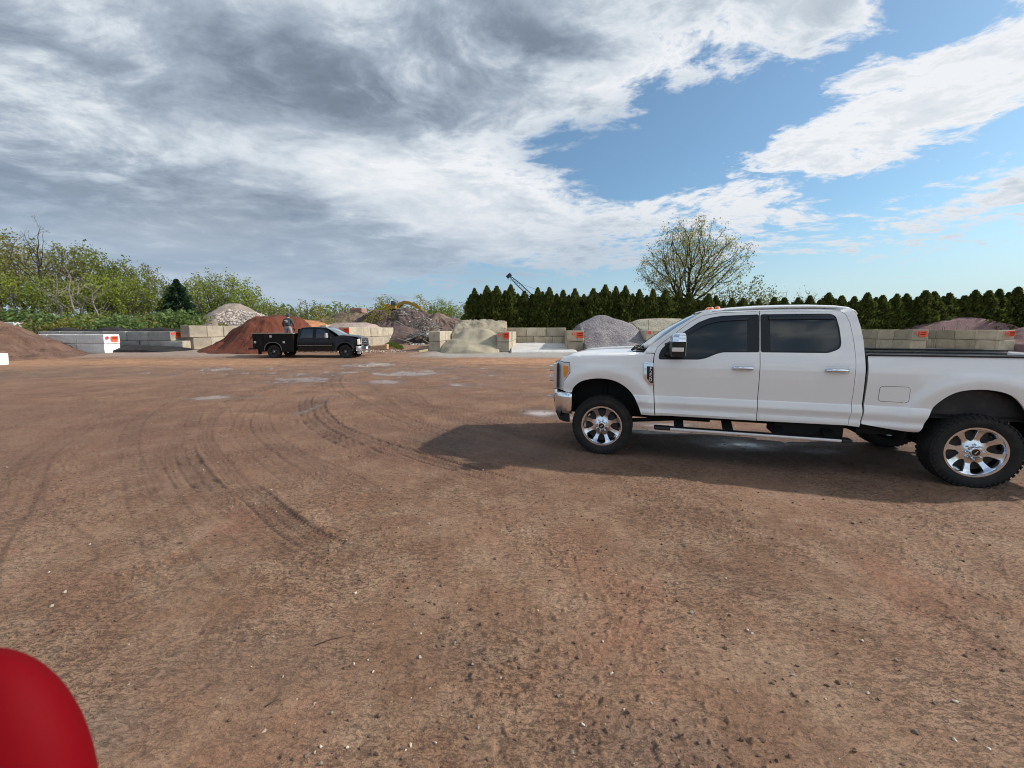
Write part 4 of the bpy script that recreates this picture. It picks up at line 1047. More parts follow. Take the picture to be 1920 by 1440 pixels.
# the far little stack with an orange face
Yf = 44
for (xa, xb, ya, yb, m_, lab) in ((292, 309, 600, 611, conc_l, 'white speckled block, leftmost of the far upper row behind the dark wall'), (309, 327, 600, 611, conc_l, 'white speckled block, middle of the far upper row behind the dark wall'),
                                  (300, 319.5, 611.5, 622, conc_g, 'grey block in the lower row of the far stack behind the dark wall'), (320, 335, 611.5, 622, white_c, 'small white block in the lower row of the far stack')):
    a = at(xa, Yf); b = at(xb, Yf); zt = hz(xa, ya, Yf); zb = hz(xa, yb, Yf); o = bpy.data.objects.new('concrete_block', block_mesh(b.x - a.x - .02, .8, zt - zb, m_, int(xa))); COL.objects.link(o)
    o.location = ((a.x + b.x) / 2, Yf + .4, (zt + zb) / 2); tag(o, lab, 'concrete block', 'concrete blocks stacked as bay walls')
a = at(327.5, Yf); b = at(335, Yf); o = bpy.data.objects.new('concrete_block', block_mesh(b.x - a.x, .8, hz(330, 600, Yf) - hz(330, 611, Yf), mat('orange_paint', (.62, .20, .10), .8), 3)); COL.objects.link(o); o.location = ((a.x + b.x) / 2, Yf + .4, hz(330, 605.5, Yf)); tag(o, 'orange faced block at the right of the far upper row', 'concrete block', 'concrete blocks stacked as bay walls')
# slab under the far stack keeps it from floating
for k, (px, py0, py1, Yb, w_) in enumerate(((-4, 605, 619, 36, 3.4),)):
    p = at(16, Yb); o = bpy.data.objects.new('concrete_block', block_mesh(w_, .8, .7, conc_l, 5)); COL.objects.link(o); o.location = (p.x - .7, Yb, hz(16, 612, Yb)); tag(o, 'pale concrete block half hidden behind the dark soil heap at far left', 'concrete block')
    o = bpy.data.objects.new('concrete_block', block_mesh(w_, .8, .9, conc_g, 6)); COL.objects.link(o); o.location = (p.x - .7, Yb, hz(16, 612, Yb) - .82); tag(o, 'grey concrete block under the pale one behind the dark soil heap', 'concrete block')
# white corner of something painted at the picture's left edge
p = at(-3, 20.5); o = bpy.data.objects.new('concrete_block', block_mesh(.55, .5, .60, white_c, 8)); COL.objects.link(o); o.location = (p.x - .30, p.y, .29); o.rotation_euler = (0, .06, .1); tag(o, 'white painted block cut off by the left picture edge', 'concrete block')
# fallen slab and timber
slab_m = mat('orange_stone', rough=.9, fn=lambda t, b: t.put(b.inputs['Base Color'], t.mix(t.ramp(t.noise(objco(t), 3, 6, .65), .4, .65), (.55, .30, .16), (.40, .30, .20))))
p0 = at(694, 31.2); p1 = at(725, 32.0); mb = MB(); 
mb.prism([(0, 0), (1.28, .06), (1.30, .44), (.7, .36), (.02, .26)], -.25, .25, 'y'); o = mb.build('stone_slab', slab_m, bevel=.03); o.location = (p0.x, p0.y, gz(0, 31.2)); tag(o, 'orange tan stone slab lying below the tall wall', 'stone slab')
p0 = at(784, 28.4); p1 = at(801, 28.7); mb = MB(); mb.bar((p0.x, p0.y, gz(0, 28.4) + .10), (p1.x, p1.y, gz(0, 28.7) + .2), .16, .14); o = mb.build('timber', mat('raw_timber', (.50, .42, .27), .8), bevel=.01); tag(o, 'short pale timber lying left of the sand bay wall', 'timber')
# rebar loops standing on the walls
reb = mat('rusty_rebar', (.10, .055, .035), .8)
def loop(px, Y, z, lab, h=.22, w=.16):
    p = at(px, Y); m_ = MB(); m_.tube([(p.x - w / 2, Y, z - .05), (p.x - w / 2, Y, z + h), (p.x, Y, z + h + .03), (p.x + w / 2, Y, z + h), (p.x + w / 2, Y, z - .05)], .014, 5); tag(m_.build('lifting_loop', reb, smooth=True), lab, 'lifting loop', 'lifting loops on the bay walls')
zt = dC4['z0'] + 2 * dC4['H']
for px, Y, z, lab in ((1080, dC3['Y'] + .6, dC3['z0'] + 2 * dC3['H'], 'rusty lifting loop on the wall right of the empty bay'), (947, dC2['Y'] + 2.2, dC2['z0'] + 2 * dC2['H'], 'rusty lifting loop on the wall right of the sand'),
                      (1195, dC4['Y'] + 2.2, zt, 'rusty lifting loop on the wall right of the gravel, back one'), (1769, 33.2, dR2['z0'] + 2 * dR2['H'], 'left lifting loop on the wall before the purple gravel'), (1813, 31.6, dR2['z0'] + 2 * dR2['H'], 'right lifting loop on the wall before the purple gravel')): loop(px, Y, z, lab)
p = at(1216, dC4['Y'] + .1); mb = MB(); mb.tube([(p.x, p.y, zt - .1), (p.x - .02, p.y, zt + .75)], .014, 5); tag(mb.build('steel_rod', reb), 'thin upright steel rod on the wall right of the gravel', 'steel rod')
# orange signs ----------------------------------------------------------
sg_m = mat('orange_sign', (.90, .10, .025), .55); ink = mat('sign_ink', (.05, .008, .005), .7); wh_l = mat('sign_white', (.8, .78, .75), .6); pk = mat('pink_sticker', (.85, .08, .10), .5)
def sign(px0, px1, py0, py1, Y, desc, dotpx=None, strip=False, stick='red', nx=0, axis_x=False):
    a, b = at(px0, Y), at(px1, Y); z1, z0_ = hz(px0, py0, Y), hz(px0, py1, Y); w = b.x - a.x; h = z1 - z0_; x = (a.x + b.x) / 2; z = (z0_ + z1) / 2
    e = empty('warning_sign', (x, Y, z), 0, f'orange rectangular sign with dark lettering {desc}', 'sign')
    if axis_x: e.rotation_euler = (0, 0, axis_x)
    m_ = MB(); m_.box((0, 0, 0), (w, .012, h)); m_.build('sign_panel', sg_m, e)
    r = random.Random(int(px0)); m_ = MB()
    for li, lz in enumerate((.22, -.08) if not strip else (.24, -.05)):
        x0 = -w * .36 + r.uniform(0, w * .05)
        while x0 < w * .34:
            ww = w * r.uniform(.045, .085); m_.box((x0 + ww / 2, -.008, h * lz), (ww, .004, h * .17)); x0 += ww + w * .022
    m_.box((0, -.008, -h * .36), (w * .6, .004, h * .06)); m_.build('lettering', ink, e)
    if strip: m_ = MB(); m_.box((0, 0, -h * .72), (w, .012, h * .14)); m_.build('sign_strip', sg_m, e)
    if dotpx:
        c = at(dotpx, Y); cz = hz(dotpx, py0 + (py1 - py0) * .32, Y)
        s = empty('round_sticker', (c.x, Y, cz), 0, f'round red sticker beside the orange sign {desc}', 'sticker')
        m_ = MB(); m_.lathe([(0, -.004), (.085 * Y / 30, -.004), (.09 * Y / 30, .004)], 20); m_.build('sticker_disc', pk if stick == 'pink' else mat('red_sticker', (.85, .07, .03), .5), s)
        m_ = MB(); m_.box((0, -.006, .0), (.018, .002, .09)); m_.box((0, -.006, .02), (.05, .002, .02)); m_.build('sticker_mark', wh_l if stick != 'pink' else ink, s)
sign(205, 219, 630, 639, l1['Y'] - .02 + 0, 'on the white wall end at far left', 196.5 + .5, strip=True, stick='pink') if False else None
sign(943, 955, 623.5, 635, dC2['Y'] - .07, 'on the wall right of the sand pile', 937)
sign(1081, 1094.5, 622.5, 633.5, dC3['Y'] - .08, 'on the wall left of the grey gravel', 1075.5)
sign(1725, 1739, 621, 631.5, dR1['Y'] - .08, 'on the first wall behind the truck bed', 1720.5)
sign(1892, 1905.5, 620, 630.5, dR2['Y'] - .08, 'on the farthest right wall', 1887)
sign(643.5, 654.5, 615.5, 624, d4['Y'] - .07, 'on the tall wall behind the black truck bonnet', 639)
# the two on sun-facing ends
def sign_x(px0, px1, py0, py1, Xw, Y0, desc, dot=None, strip=False, stick='red'):
    """sign on a face looking along +x at x = Xw: span set by bearing"""
    def yy(px): return Xw / ((px - 960) / FPX) * _cp
    def yyh(px):  # account for pitch
        d = bearing(px); return Xw / (d[0] / d[1])
    ya, yb = yyh(px0), yyh(px1); z1, z0_ = hz(px0, py0, ya), hz(px0, py1, ya); w = abs(yb - ya); h = z1 - z0_; yc = (ya + yb) / 2; z = (z0_ + z1) / 2
    e = empty('warning_sign', (Xw + .012, yc, z), PI / 2, f'orange rectangular sign with dark lettering {desc}', 'sign')
    m_ = MB(); m_.box((0, 0, 0), (w, .012, h)); m_.build('sign_panel', sg_m, e); r = random.Random(3); m_ = MB()
    for lz in (.22, -.08):
        x0 = -w * .36
        while x0 < w * .34:
            ww = w * r.uniform(.05, .09); m_.box((x0 + ww / 2, -.008, h * lz), (ww, .004, h * .17)); x0 += ww + w * .02
    m_.build('lettering', ink, e)
    if strip: m_ = MB(); m_.box((0, 0, -h * .74), (w, .012, h * .16)); m_.build('sign_strip', sg_m, e)
    if dot:
        yd = yyh(dot); s = empty('round_sticker', (Xw + .012, yd, hz(dot, py0 + 3, yd)), PI / 2, f'round {stick} sticker beside the orange sign {desc}', 'sticker')
        m_ = MB(); m_.lathe([(0, -.004), (.11, -.004), (.115, .004)], 20); m_.build('sticker_disc', pk, s)
        m_ = MB(); m_.box((0, -.006, .0), (.02, .002, .10)); m_.box((0, -.006, .02), (.06, .002, .03)); m_.build('sticker_mark', ink, s)
sign_x(206, 219, 630.5, 638.5, l1['a'].x + .075, l1['Y'], 'on the white wall end at far left', dot=199, strip=True, stick='pink')
sign_x(327, 337, 622.5, 632.5, at(319, 31.0).x, 31.0, 'on the end of the long dark wall', dot=323.5)
c = at(1218.5, dC4['Y'] - .08); mb = MB(); mb.box((0, 0, 0), (.20, .012, .2)); o = mb.build('pink_tag', pk); o.location = (c.x, c.y, hz(1218, 623.5, dC4['Y'])); tag(o, 'small pink square tag on the wall right of the gravel', 'tag')

# ------------------------------------------------------------------ heaps
def heap(name, cones, m, label, cat, noise=(.10, 1.2), rough_=(.03, 7), res=.11, seed=0, z0=None, groove=0, clip=None, power=1.0, kind=None, fine=None):
    """cones: (x, y, top, slope, flat) -> one sheet of heaped material"""
    xs0 = min(c[0] - (c[2]) / c[3] - c[4] for c in cones) - .5; xs1 = max(c[0] + c[2] / c[3] + c[4] for c in cones) + .5
    ys0 = min(c[1] - c[2] / c[3] - c[4] for c in cones) - .5; ys1 = max(c[1] + c[2] / c[3] + c[4] for c in cones) + .5
    if clip: xs0, xs1, ys0, ys1 = max(xs0, clip[0]), min(xs1, clip[1]), max(ys0, clip[2]), min(ys1, clip[3])
    nx, ny = int((xs1 - xs0) / res) + 2, int((ys1 - ys0) / res) + 2
    X, Y = np.meshgrid(np.linspace(xs0, xs1, nx), np.linspace(ys0, ys1, ny)); G = rise(Y) if z0 is None else np.full_like(X, z0)
    wx = X + .5 * fbm(X * .5, Y * .5, 3, seed); wy = Y + .5 * fbm(X * .5 + 9, Y * .5, 3, seed + 5); Z = np.full_like(X, -9.0)
    for c in cones:
        d = np.hypot(wx - c[0], wy - c[1]); d = np.sqrt(np.maximum(d - c[4], 0) ** 2 + .12) - .3
        z = c[2] - d * c[3]; z = np.where(z < .5, .5 - (.5 - z) * .8, z); Z = np.log(np.exp(6 * np.clip(Z, -5, 20)) + np.exp(6 * z)) / 6
    up = sstep(0, .5, Z)
    Z = Z + up * (noise[0] * fbm(X * noise[1], Y * noise[1], 4, seed + 20) + rough_[0] * fbm(X * rough_[1], Y * rough_[1], 3, seed + 30))
    if groove:
        cx, cy = cones[0][:2]; an = np.arctan2(Y - cy, X - cx); dd = np.hypot(X - cx, Y - cy)
        Z = Z - up * groove * np.maximum(0, fbm(an * 9, dd * .35, 3, seed + 50) + .1) * sstep(.3, 1.5, dd)
    X, Y, G, Z = [np.pad(q, 1, 'edge') for q in (X, Y, G, Z)]; Z[0] = Z[-1] = -1; Z[:, 0] = Z[:, -1] = -1; nx += 2; ny += 2
    keep = Z > -.12; idx = np.arange(nx * ny).reshape(ny, nx); kf = keep[:-1, :-1] | keep[1:, :-1] | keep[:-1, 1:] | keep[1:, 1:]
    F = np.stack([idx[:-1, :-1], idx[:-1, 1:], idx[1:, 1:], idx[1:, :-1]], -1)[kf]
    V = np.stack([X, Y, G + np.maximum(Z, -.25)], -1).reshape(-1, 3)
    used = np.unique(F); mp = np.full(len(V), -1); mp[used] = np.arange(len(used)); V = V[used]; F = mp[F]
    me = bpy.data.meshes.new(name); me.from_pydata(V.tolist(), [], F.tolist()); me.polygons.foreach_set('use_smooth', [True] * len(me.polygons)); me.materials.append(m)
    o = link(name, me); tag(o, label, cat, None, kind)
    o2 = (xs0, xs1, ys0, ys1, X, Y, G + Z)
    return o, o2
def hval(o2, x, y):
    xs0, xs1, ys0, ys1, X, Y, Z = o2; j = int((x - xs0) / (xs1 - xs0) * (X.shape[1] - 1)); i = int((y - ys0) / (ys1 - ys0) * (X.shape[0] - 1))
    return float(Z[max(0, min(i, X.shape[0] - 1)), max(0, min(j, X.shape[1] - 1))])
def grainy(c1, c2, c3, sc=14, fine=70, wet_=None, bumpd=.06, spk=.5):
    def fn(t, b):
        P = geopos(t); c = t.mix(t.ramp(t.noise(P, 1.1, 5, .6), .35, .65), c1, c2)
        c = t.mix(t.ramp(t.noise(P, sc, 5, .7), .5, .72, 0, .7), c, c3)
        c = t.mix(t.ramp(t.vor(P, fine / 6), .05, .5, spk, 0), c, t.mix(t.vor(P, fine / 6, out='Color'), c1, c3))
        t.put(b.inputs['Base Color'], c)
        t.put(b.inputs['Normal'], t.bump(t.m('ADD', t.noise(P, sc * .6, 6, .72), t.m('MULTIPLY', t.vor(P, fine / 6), .5)), .8, bumpd))
    return fn
mulch_m = mat('red_mulch', rough=.95, fn=grainy((.105, .028, .014), (.155, .042, .022), (.04, .014, .009), 5))
soil_m = mat('dark_soil', rough=.95, fn=grainy((.115, .062, .043), (.17, .10, .07), (.045, .028, .022), 6))
fill_m = mat('fill_dirt', rough=.95, fn=grainy((.145, .095, .075), (.22, .155, .125), (.08, .055, .048), 5))
debris_m = mat('debris_soil', rough=.95, fn=grainy((.085, .055, .050), (.13, .088, .078), (.045, .03, .028), 6))
sand_m = mat('sand', rough=.95, fn=grainy((.33, .285, .205), (.40, .355, .26), (.25, .215, .15), 20, 90, bumpd=.03, spk=.3))
gravel_m = mat('grey_gravel', rough=.9, fn=grainy((.15, .135, .14), (.21, .19, .195), (.50, .46, .47), 9, 42, bumpd=.08, spk=.8))
pea_m = mat('pea_gravel', rough=.9, fn=grainy((.34, .30, .22), (.46, .42, .33), (.13, .11, .08), 9, 36, bumpd=.08, spk=.8))
purple_m = mat('purple_gravel', rough=.9, fn=grainy((.19, .105, .10), (.25, .15, .145), (.33, .24, .23), 16, 60, bumpd=.06, spk=.7))
pinkg_m = mat('pinkish_gravel', rough=.9, fn=grainy((.34, .26, .22), (.42, .33, .28), (.22, .15, .13), 14, 60))
rockp_m = mat('rock_pile', rough=.9, fn=grainy((.25, .20, .165), (.33, .27, .225), (.16, .12, .10), 8, 40))
blackm = mat('black_mulch', rough=.95, fn=grainy((.012, .011, .012), (.03, .026, .026), (.006, .006, .007), 8))
def C(px, Y, py, slope, flat=0.0):
    p = at(px, Y); return (p.x, Y, hz(px, py, Y) - gz(0, Y), slope, flat)
bayclip = lambda L_, R_: (L_, R_, 26.0, 39)
heap('sand_pile', [C(880, 31.2, 619, .76, .35), C(908, 31.2, 619, .76, .35), C(894, 31.3, 618.6, .72, .4)], sand_m, 'fine tan sand pile spilling out of the bay, flat topped', 'sand pile', (.05, .8), (.01, 6), clip=(dC1['b'].x + .05, dC2['a'].x + .15, 27.2, 39), seed=2)
heap('sand_pile', [C(905, 36.8, 602, .42, 1.5), C(888, 36.5, 605, .5, .6)], mat('damp_sand', rough=.95, fn=grainy((.27, .225, .165), (.36, .31, .225), (.15, .125, .09), 6, 70)), 'larger rough sand mound rising behind the flat topped sand pile', 'sand pile', (.30, 1.0), (.06, 4), clip=(at(856, 36).x, at(950, 36).x, 32.8, 44), seed=4)
heap('gravel_pile', [C(1128, 33.2, 590.5, .60, .15), C(1105, 33, 604, .5, .3), C(1155, 33, 604, .5, .3)], gravel_m, 'tall pointed pile of grey crushed gravel in front of the hedge', 'gravel pile', (.05, .8), (.035, 7), clip=(dC3['b'].x + .02, dC4['a'].x + .35, 25.4, 41), seed=6)
heap('gravel_pile', [C(1236, 35, 598, .36, 1.3), C(1262, 35, 602, .36, 1.2)], pea_m, 'rounded beige pebble pile behind the white truck windscreen', 'gravel pile', (.06, .8), (.035, 7), clip=(at(1186, 34).x, at(1330, 34).x, 30.5, 41), seed=8)
heap('gravel_pile', [C(1770, 38, 601, .34, 1.2), C(1800, 38, 604.5, .34, 1.2), C(1745, 38, 607, .3, .5)], purple_m, 'low purplish gravel pile behind the block walls above the truck bed', 'gravel pile', (.08, .8), (.03, 7), seed=10, clip=(at(1690, 36).x, at(1880, 38).x, 36, 46), z0=.5)
heap('gravel_pile', [C(1975, 31, 609, .5, .8)], purple_m, 'purple gravel pile cut off by the right picture edge', 'gravel pile', (.06, .8), (.03, 7), seed=12, clip=(dR2['b'].x + .05, 60, 28.5, 38))
heap('gravel_pile', [C(662, 40, 605.5, .32, 1.0), C(690, 40, 609, .32, .8), C(630, 41, 609, .32, .6)], pinkg_m, 'low pinkish gravel pile above the tall tan wall', 'gravel pile', (.06, .8), (.03, 7), seed=14, clip=(-99, at(700, 40).x, 37, 50))
heap('soil_pile', [C(-120, 24.8, 598, .60, 2.0), C(-85, 24.6, 612, .58, .8)], soil_m, 'dark brown topsoil heap at the left picture edge', 'soil pile', (.40, .6), (.16, 2.2), seed=16, groove=.5)
heap('mulch_pile', [C(505, 32, 595, .85, .7), C(480, 32, 600, .85, .3), C(540, 33.5, 594, .7, .6), C(452, 31.6, 622, .85, .3)], mulch_m, 'big red brown mulch heap left of the black truck', 'mulch pile', (.32, .7), (.07, 3.2), seed=18, clip=(-60, at(562, 33).x, 26.5, 40), groove=.2)
heap('mulch_pile', [C(555, 38, 598, .30, .6), C(520, 34, 614, .35, .3)], mat('orange_mulch', rough=.95, fn=grainy((.36, .15, .07), (.45, .21, .10), (.22, .09, .05), 9)), 'orange tinted mulch heap behind the man in the truck bed', 'mulch pile', (.15, .8), (.05, 4), seed=20, clip=(at(500, 34).x, at(600, 38).x, 29, 44))
_, rk = heap('rock_pile', [C(443, 48, 569, .62, .25), C(480, 47, 588, .5, .4), C(415, 48, 592, .5, .4)], rockp_m, 'tall cone of broken pale rock behind the red mulch', 'rock pile', (.12, .8), (.06, 4), seed=22)
_, db = heap('debris_mound', [C(735, 58, 582, .62, 2.0), C(770, 57, 584, .62, 1.8), C(800, 56, 597, .5, 1.0), C(690, 58, 600, .45, 1.5)], debris_m, 'dark purplish debris mound carrying the yellow excavator', 'mound', (.6, .45), (.20, 1.6), seed=24, groove=.5)
_, d2_ = heap('dirt_mound', [C(822, 50, 587.5, .62, .25), C(850, 50, 597, .45, .5), C(790, 50, 603, .42, .4)], fill_m, 'brown grooved dirt mound right of the excavator', 'mound', (.15, .6), (.10, 1.8), seed=26, groove=.45)
heap('dirt_mound', [C(752, 46, 612, .7, .9)], debris_m, 'small rounded dark dirt mound behind the tall tan wall', 'mound', (.2, .7), (.10, 2.2), seed=27)
_, d3_ = heap('dirt_mound', [C(672, 62, 589, .4, 2.2), C(640, 62, 598, .4, 2.0), C(710, 62, 592, .4, 2.0)], mat('scrubby_dirt', rough=.95, fn=grainy((.13, .09, .06), (.19, .14, .09), (.06, .05, .03), 4)), 'brush covered mound left of the excavator', 'mound', (.5, .5), (.25, 1.5), seed=28)
heap('mulch_ridge', [(x, 33.5 + .25 * math.sin(x * 2), 1.50 + .10 * math.sin(x * 1.7) + .05 * math.sin(x * 5), 1.4, .4) for x in np.arange(-37, -26.4, .8)], blackm, 'black mulch lying along the top of the long dark left wall', 'mulch ridge', (.12, .9), (.06, 4), seed=30, z0=.3, clip=(-40, at(282, 31.5).x, 31.9, 36))
heap('mulch_spill', [(x, 30.4 + .2 * math.sin(x), .16 + .08 * math.sin(x * 1.3), .35, .2) for x in np.arange(-28.5, -24.4, .7)], blackm, 'thin black mulch spill at the foot of the dark left wall', 'mulch', (.05, .9), (.03, 5), seed=31, clip=(-29.4, -23.5, 28.8, 30.98), res=.08)
# dust floor heap in the empty bay
heap('stone_dust', [(at(1008, 36).x, 36.6, .36, .052, 1.0)], mat('stone_dust', rough=.95, fn=grainy((.50, .48, .45), (.62, .60, .57), (.40, .38, .36), 6, 60, bumpd=.02, spk=.2)), 'pale grey stone dust spread on the empty bay floor', 'stone dust', (.03, .8), (.015, 5), seed=33, clip=(dC2['b'].x + .1, dC3['a'].x + .5, 28.4, 36.4))
# rubble ---------------------------------------------------------------
rub_m = mat('broken_concrete', rough=.9, fn=lambda t, b: t.put(b.inputs['Base Color'], t.mix(t.ramp(islandrand(t), 0, 1, smooth=False), (.10, .085, .078), (.50, .46, .42))))
mb = MB(); r = random.Random(9)
for k in range(1500):
    px = r.gauss(780, 28) ; u = r.random(); px = 745 + 95 * r.random() * (.35 + .65 * u) + 15 * u; Y = 56 - u * 16; x = at(px, Y).x
    if px > 842: continue
    z = max(hval(db, x, Y) if db[0] < x < db[1] and db[2] < Y < db[3] else -9, hval(d2_, x, Y) if d2_[0] < x < d2_[1] and d2_[2] < Y < d2_[3] else -9, gz(0, Y) + .9 * max(0, 1 - abs(px - 790) / 50) * (u < .9)); s = r.uniform(.05, .22) * (1 if r.random() < .8 else 1.7) * (.55 if Y > 49 else 1)
    if Y > 50 and r.random() < .5: continue
    mb.blob((x, Y, z + s * .1), (s, s * r.uniform(.4, .9), s * r.uniform(.2, .6)), r, 0, .35)
    if k % 16 == 0: a_ = r.uniform(0, 3.1); l_ = r.uniform(.5, 1.4); mb.bar((x - math.cos(a_) * l_, Y, z + .1), (x + math.cos(a_) * l_, Y - .4, z + r.uniform(.1, .9)), .08, .05)
tag(mb.build('rubble', rub_m, fix=False), 'broken concrete rubble tumbling down between the two dark mounds', 'rubble', None, 'stuff')
mb = MB()
for k in range(1400):
    a_ = r.uniform(-2.6, -.2); dd = 3.6 * math.sqrt(r.random()); x = at(452, 47).x + 1.2 + dd * math.cos(a_); Y = 47.4 + dd * math.sin(a_); z = hval(rk, x, Y)
    if z < .3: continue
    s = r.uniform(.05, .17); mb.blob((x, Y, z + s * .3), (s, s * .8, s * .5), r, 0, .35)
tag(mb.build('rock_chunks', mat('pale_chunks', rough=.9, fn=lambda t, b: t.put(b.inputs['Base Color'], t.mix(t.ramp(islandrand(t), 0, 1, smooth=False), (.26, .20, .17), (.62, .55, .50)))), fix=False), 'pale broken rock lying over the front of the rock pile', 'rocks', None, 'stuff')
mb = MB()
for k in range(500):
    px = r.uniform(562, 600); Y = r.uniform(48, 52); x = at(px, Y).x; s = r.uniform(.08, .22); mb.blob((x, Y, gz(0, Y) + r.random() ** 1.5 * 2.0), (s, s * .8, s * .6), r, 0, .35)
tag(mb.build('rock_chunks', MATS['pale_chunks'], fix=False), 'pale boulder ridge beyond the orange mulch', 'rocks', None, 'stuff')
# loose chunks at the road by the tall wall, stones under the black truck
mb = MB()
for k in range(700):
    px = r.uniform(545, 760); Y = r.uniform(28.5, 31.5) if px > 640 else r.uniform(28.6, 30); x = at(px, Y).x; s = r.uniform(.02, .07); mb.blob((x, Y, gz(0, Y) + s * .3 + (.12 * r.random() if px < 640 else 0)), (s, s * .8, s * .6), r, 0, .35)
tag(mb.build('loose_stones', mat('pink_stones', rough=.9, fn=lambda t, b: t.put(b.inputs['Base Color'], t.mix(t.ramp(islandrand(t), 0, 1, smooth=False), (.28, .19, .15), (.58, .46, .40)))), fix=False), 'loose pinkish stones along the foot of the walls behind the black truck', 'stones', None, 'stuff')
# rusty box on the far mound
p = at(674, 62); mb = MB(); mb.box((0, 0, 0), (1.75, 2.2, .62)); 
for k in range(6): mb.box((-.8 + k * .32, -1.12, 0), (.05, .05, .6))
o = mb.build('steel_box', mat('faded_red', (.32, .18, .15), .8), bevel=.02); o.location = (p.x, p.y, hz(674, 582.5, 62)); tag(o, 'faded red steel box on top of the far brush mound', 'steel box')
# distant hill
hillm = mat('hill', rough=1, fn=lambda t, b: t.put(b.inputs['Base Color'], t.mix(t.ramp(t.noise(geopos(t), .012, 6, .7), .4, .62), (.13, .13, .13), (.21, .20, .165))))
X, Y = np.meshgrid(np.linspace(750, 3200, 90), np.linspace(1100, 2200, 40)); pk_ = np.exp(-((X - 2150) / 800) ** 2 - ((Y - 1500) / 400) ** 2)
Z = 150 * pk_ + 14 * fbm(X / 160, Y / 160, 4, 5) * pk_ + 7 * pk_ * fbm(X / 25, Y / 25, 3, 8) - 8
me = bpy.data.meshes.new('hill'); me.from_pydata(np.stack([X, Y, Z], -1).reshape(-1, 3).tolist(), [], [(i * 90 + j, i * 90 + j + 1, (i + 1) * 90 + j + 1, (i + 1) * 90 + j) for i in range(39) for j in range(89)]); me.materials.append(hillm); me.polygons.foreach_set('use_smooth', [True] * len(me.polygons))
tag(link('hill', me), 'distant wooded hill at right', None, None, 'structure')
# ------------------------------------------------------------------ plants
from mathutils.kdtree import KDTree
def leafmat(name, c1, c2, c3, tr=.35):
    m = bpy.data.materials.new(name); m.use_nodes = True; t = NT(m.node_tree); n = m.node_tree.nodes; n.remove(n['Principled BSDF'])
    rnd = islandrand(t); ob = t.new('ShaderNodeObjectInfo').outputs['Random']
    c = t.mix(t.ramp(rnd, 0, 1, smooth=False), c1, c2); c = t.mix(t.ramp(t.noise(objco(t), .9, 4, .6), .45, .7), c, c3)
    c = t.mix(t.m('MULTIPLY', ob, .30), c, c1)
    d = t.new('ShaderNodeBsdfDiffuse'); t.put(d.inputs[0], c); tl = t.new('ShaderNodeBsdfTranslucent'); t.put(tl.inputs[0], t.mix(.5, c, c2))
    mx = t.new('ShaderNodeMixShader'); mx.inputs[0].default_value = tr; t.l.new(d.outputs[0], mx.inputs[1]); t.l.new(tl.outputs[0], mx.inputs[2]); t.l.new(mx.outputs[0], n['Material Output'].inputs[0]); return m
L_olive = leafmat('leaf_olive', (.13, .13, .035), (.30, .29, .09), (.21, .18, .07))
L_green = leafmat('leaf_green', (.10, .125, .03), (.25, .29, .07), (.16, .18, .05))
L_lime = leafmat('leaf_lime', (.14, .18, .03), (.33, .38, .07), (.20, .25, .05))
L_yel = leafmat('leaf_yellow_green', (.17, .16, .025), (.42, .38, .07), (.24, .24, .04))
L_bush = leafmat('leaf_bush', (.07, .11, .035), (.20, .28, .10), (.12, .17, .06))
L_dark = leafmat('leaf_conifer', (.020, .045, .024), (.07, .11, .06), (.03, .06, .03), .1)
L_thuja = leafmat('leaf_thuja', (.030, .048, .014), (.16, .19, .05), (.13, .125, .035), .25)
L_bud = leafmat('leaf_bud', (.20, .19, .05), (.48, .45, .14), (.30, .28, .08), .4)
L_scrub = leafmat('leaf_scrub', (.12, .13, .05), (.30, .31, .13), (.19, .19, .08))
L_grey = leafmat('leaf_budding', (.15, .15, .08), (.34, .34, .17), (.22, .22, .10))
bark = mat('bark', rough=.95, fn=lambda t, b: t.put(b.inputs['Base Color'], t.mix(t.noise(objco(t), 3, 5, .7), (.045, .036, .028), (.14, .115, .09))))
bark_d = mat('bark_dark', (.035, .028, .024), .95); bark_l = mat('bark_pale', (.24, .21, .17), .9)
def colonize(att, root, step, kill, infl, trunk, rng, maxit=90, tropism=.12):
    """space colonization -> nodes, parents"""
    nodes = [Vector(root)]; par = [-1]
    for p in trunk: nodes.append(Vector(p)); par.append(len(nodes) - 2)
    att = [Vector(a) for a in att]
    for it in range(maxit):
        kd = KDTree(len(nodes)); [kd.insert(n, i) for i, n in enumerate(nodes)]; kd.balance(); pull = {}
        keep = []
        for a in att:
            co, i, d = kd.find(a)
            if d < kill: continue
            keep.append(a)
            if d < infl: pull.setdefault(i, []).append((a - co).normalized())
        att = keep
        if not att or not pull: break
        for i, vs in pull.items():
            d = sum(vs, Vector((0, 0, 0))) / len(vs) + Vector((rng.gauss(0, .14), rng.gauss(0, .14), rng.gauss(0, .10) + tropism))
            if d.length < 1e-3: continue
            nodes.append(nodes[i] + d.normalized() * step); par.append(i)
    return nodes, par
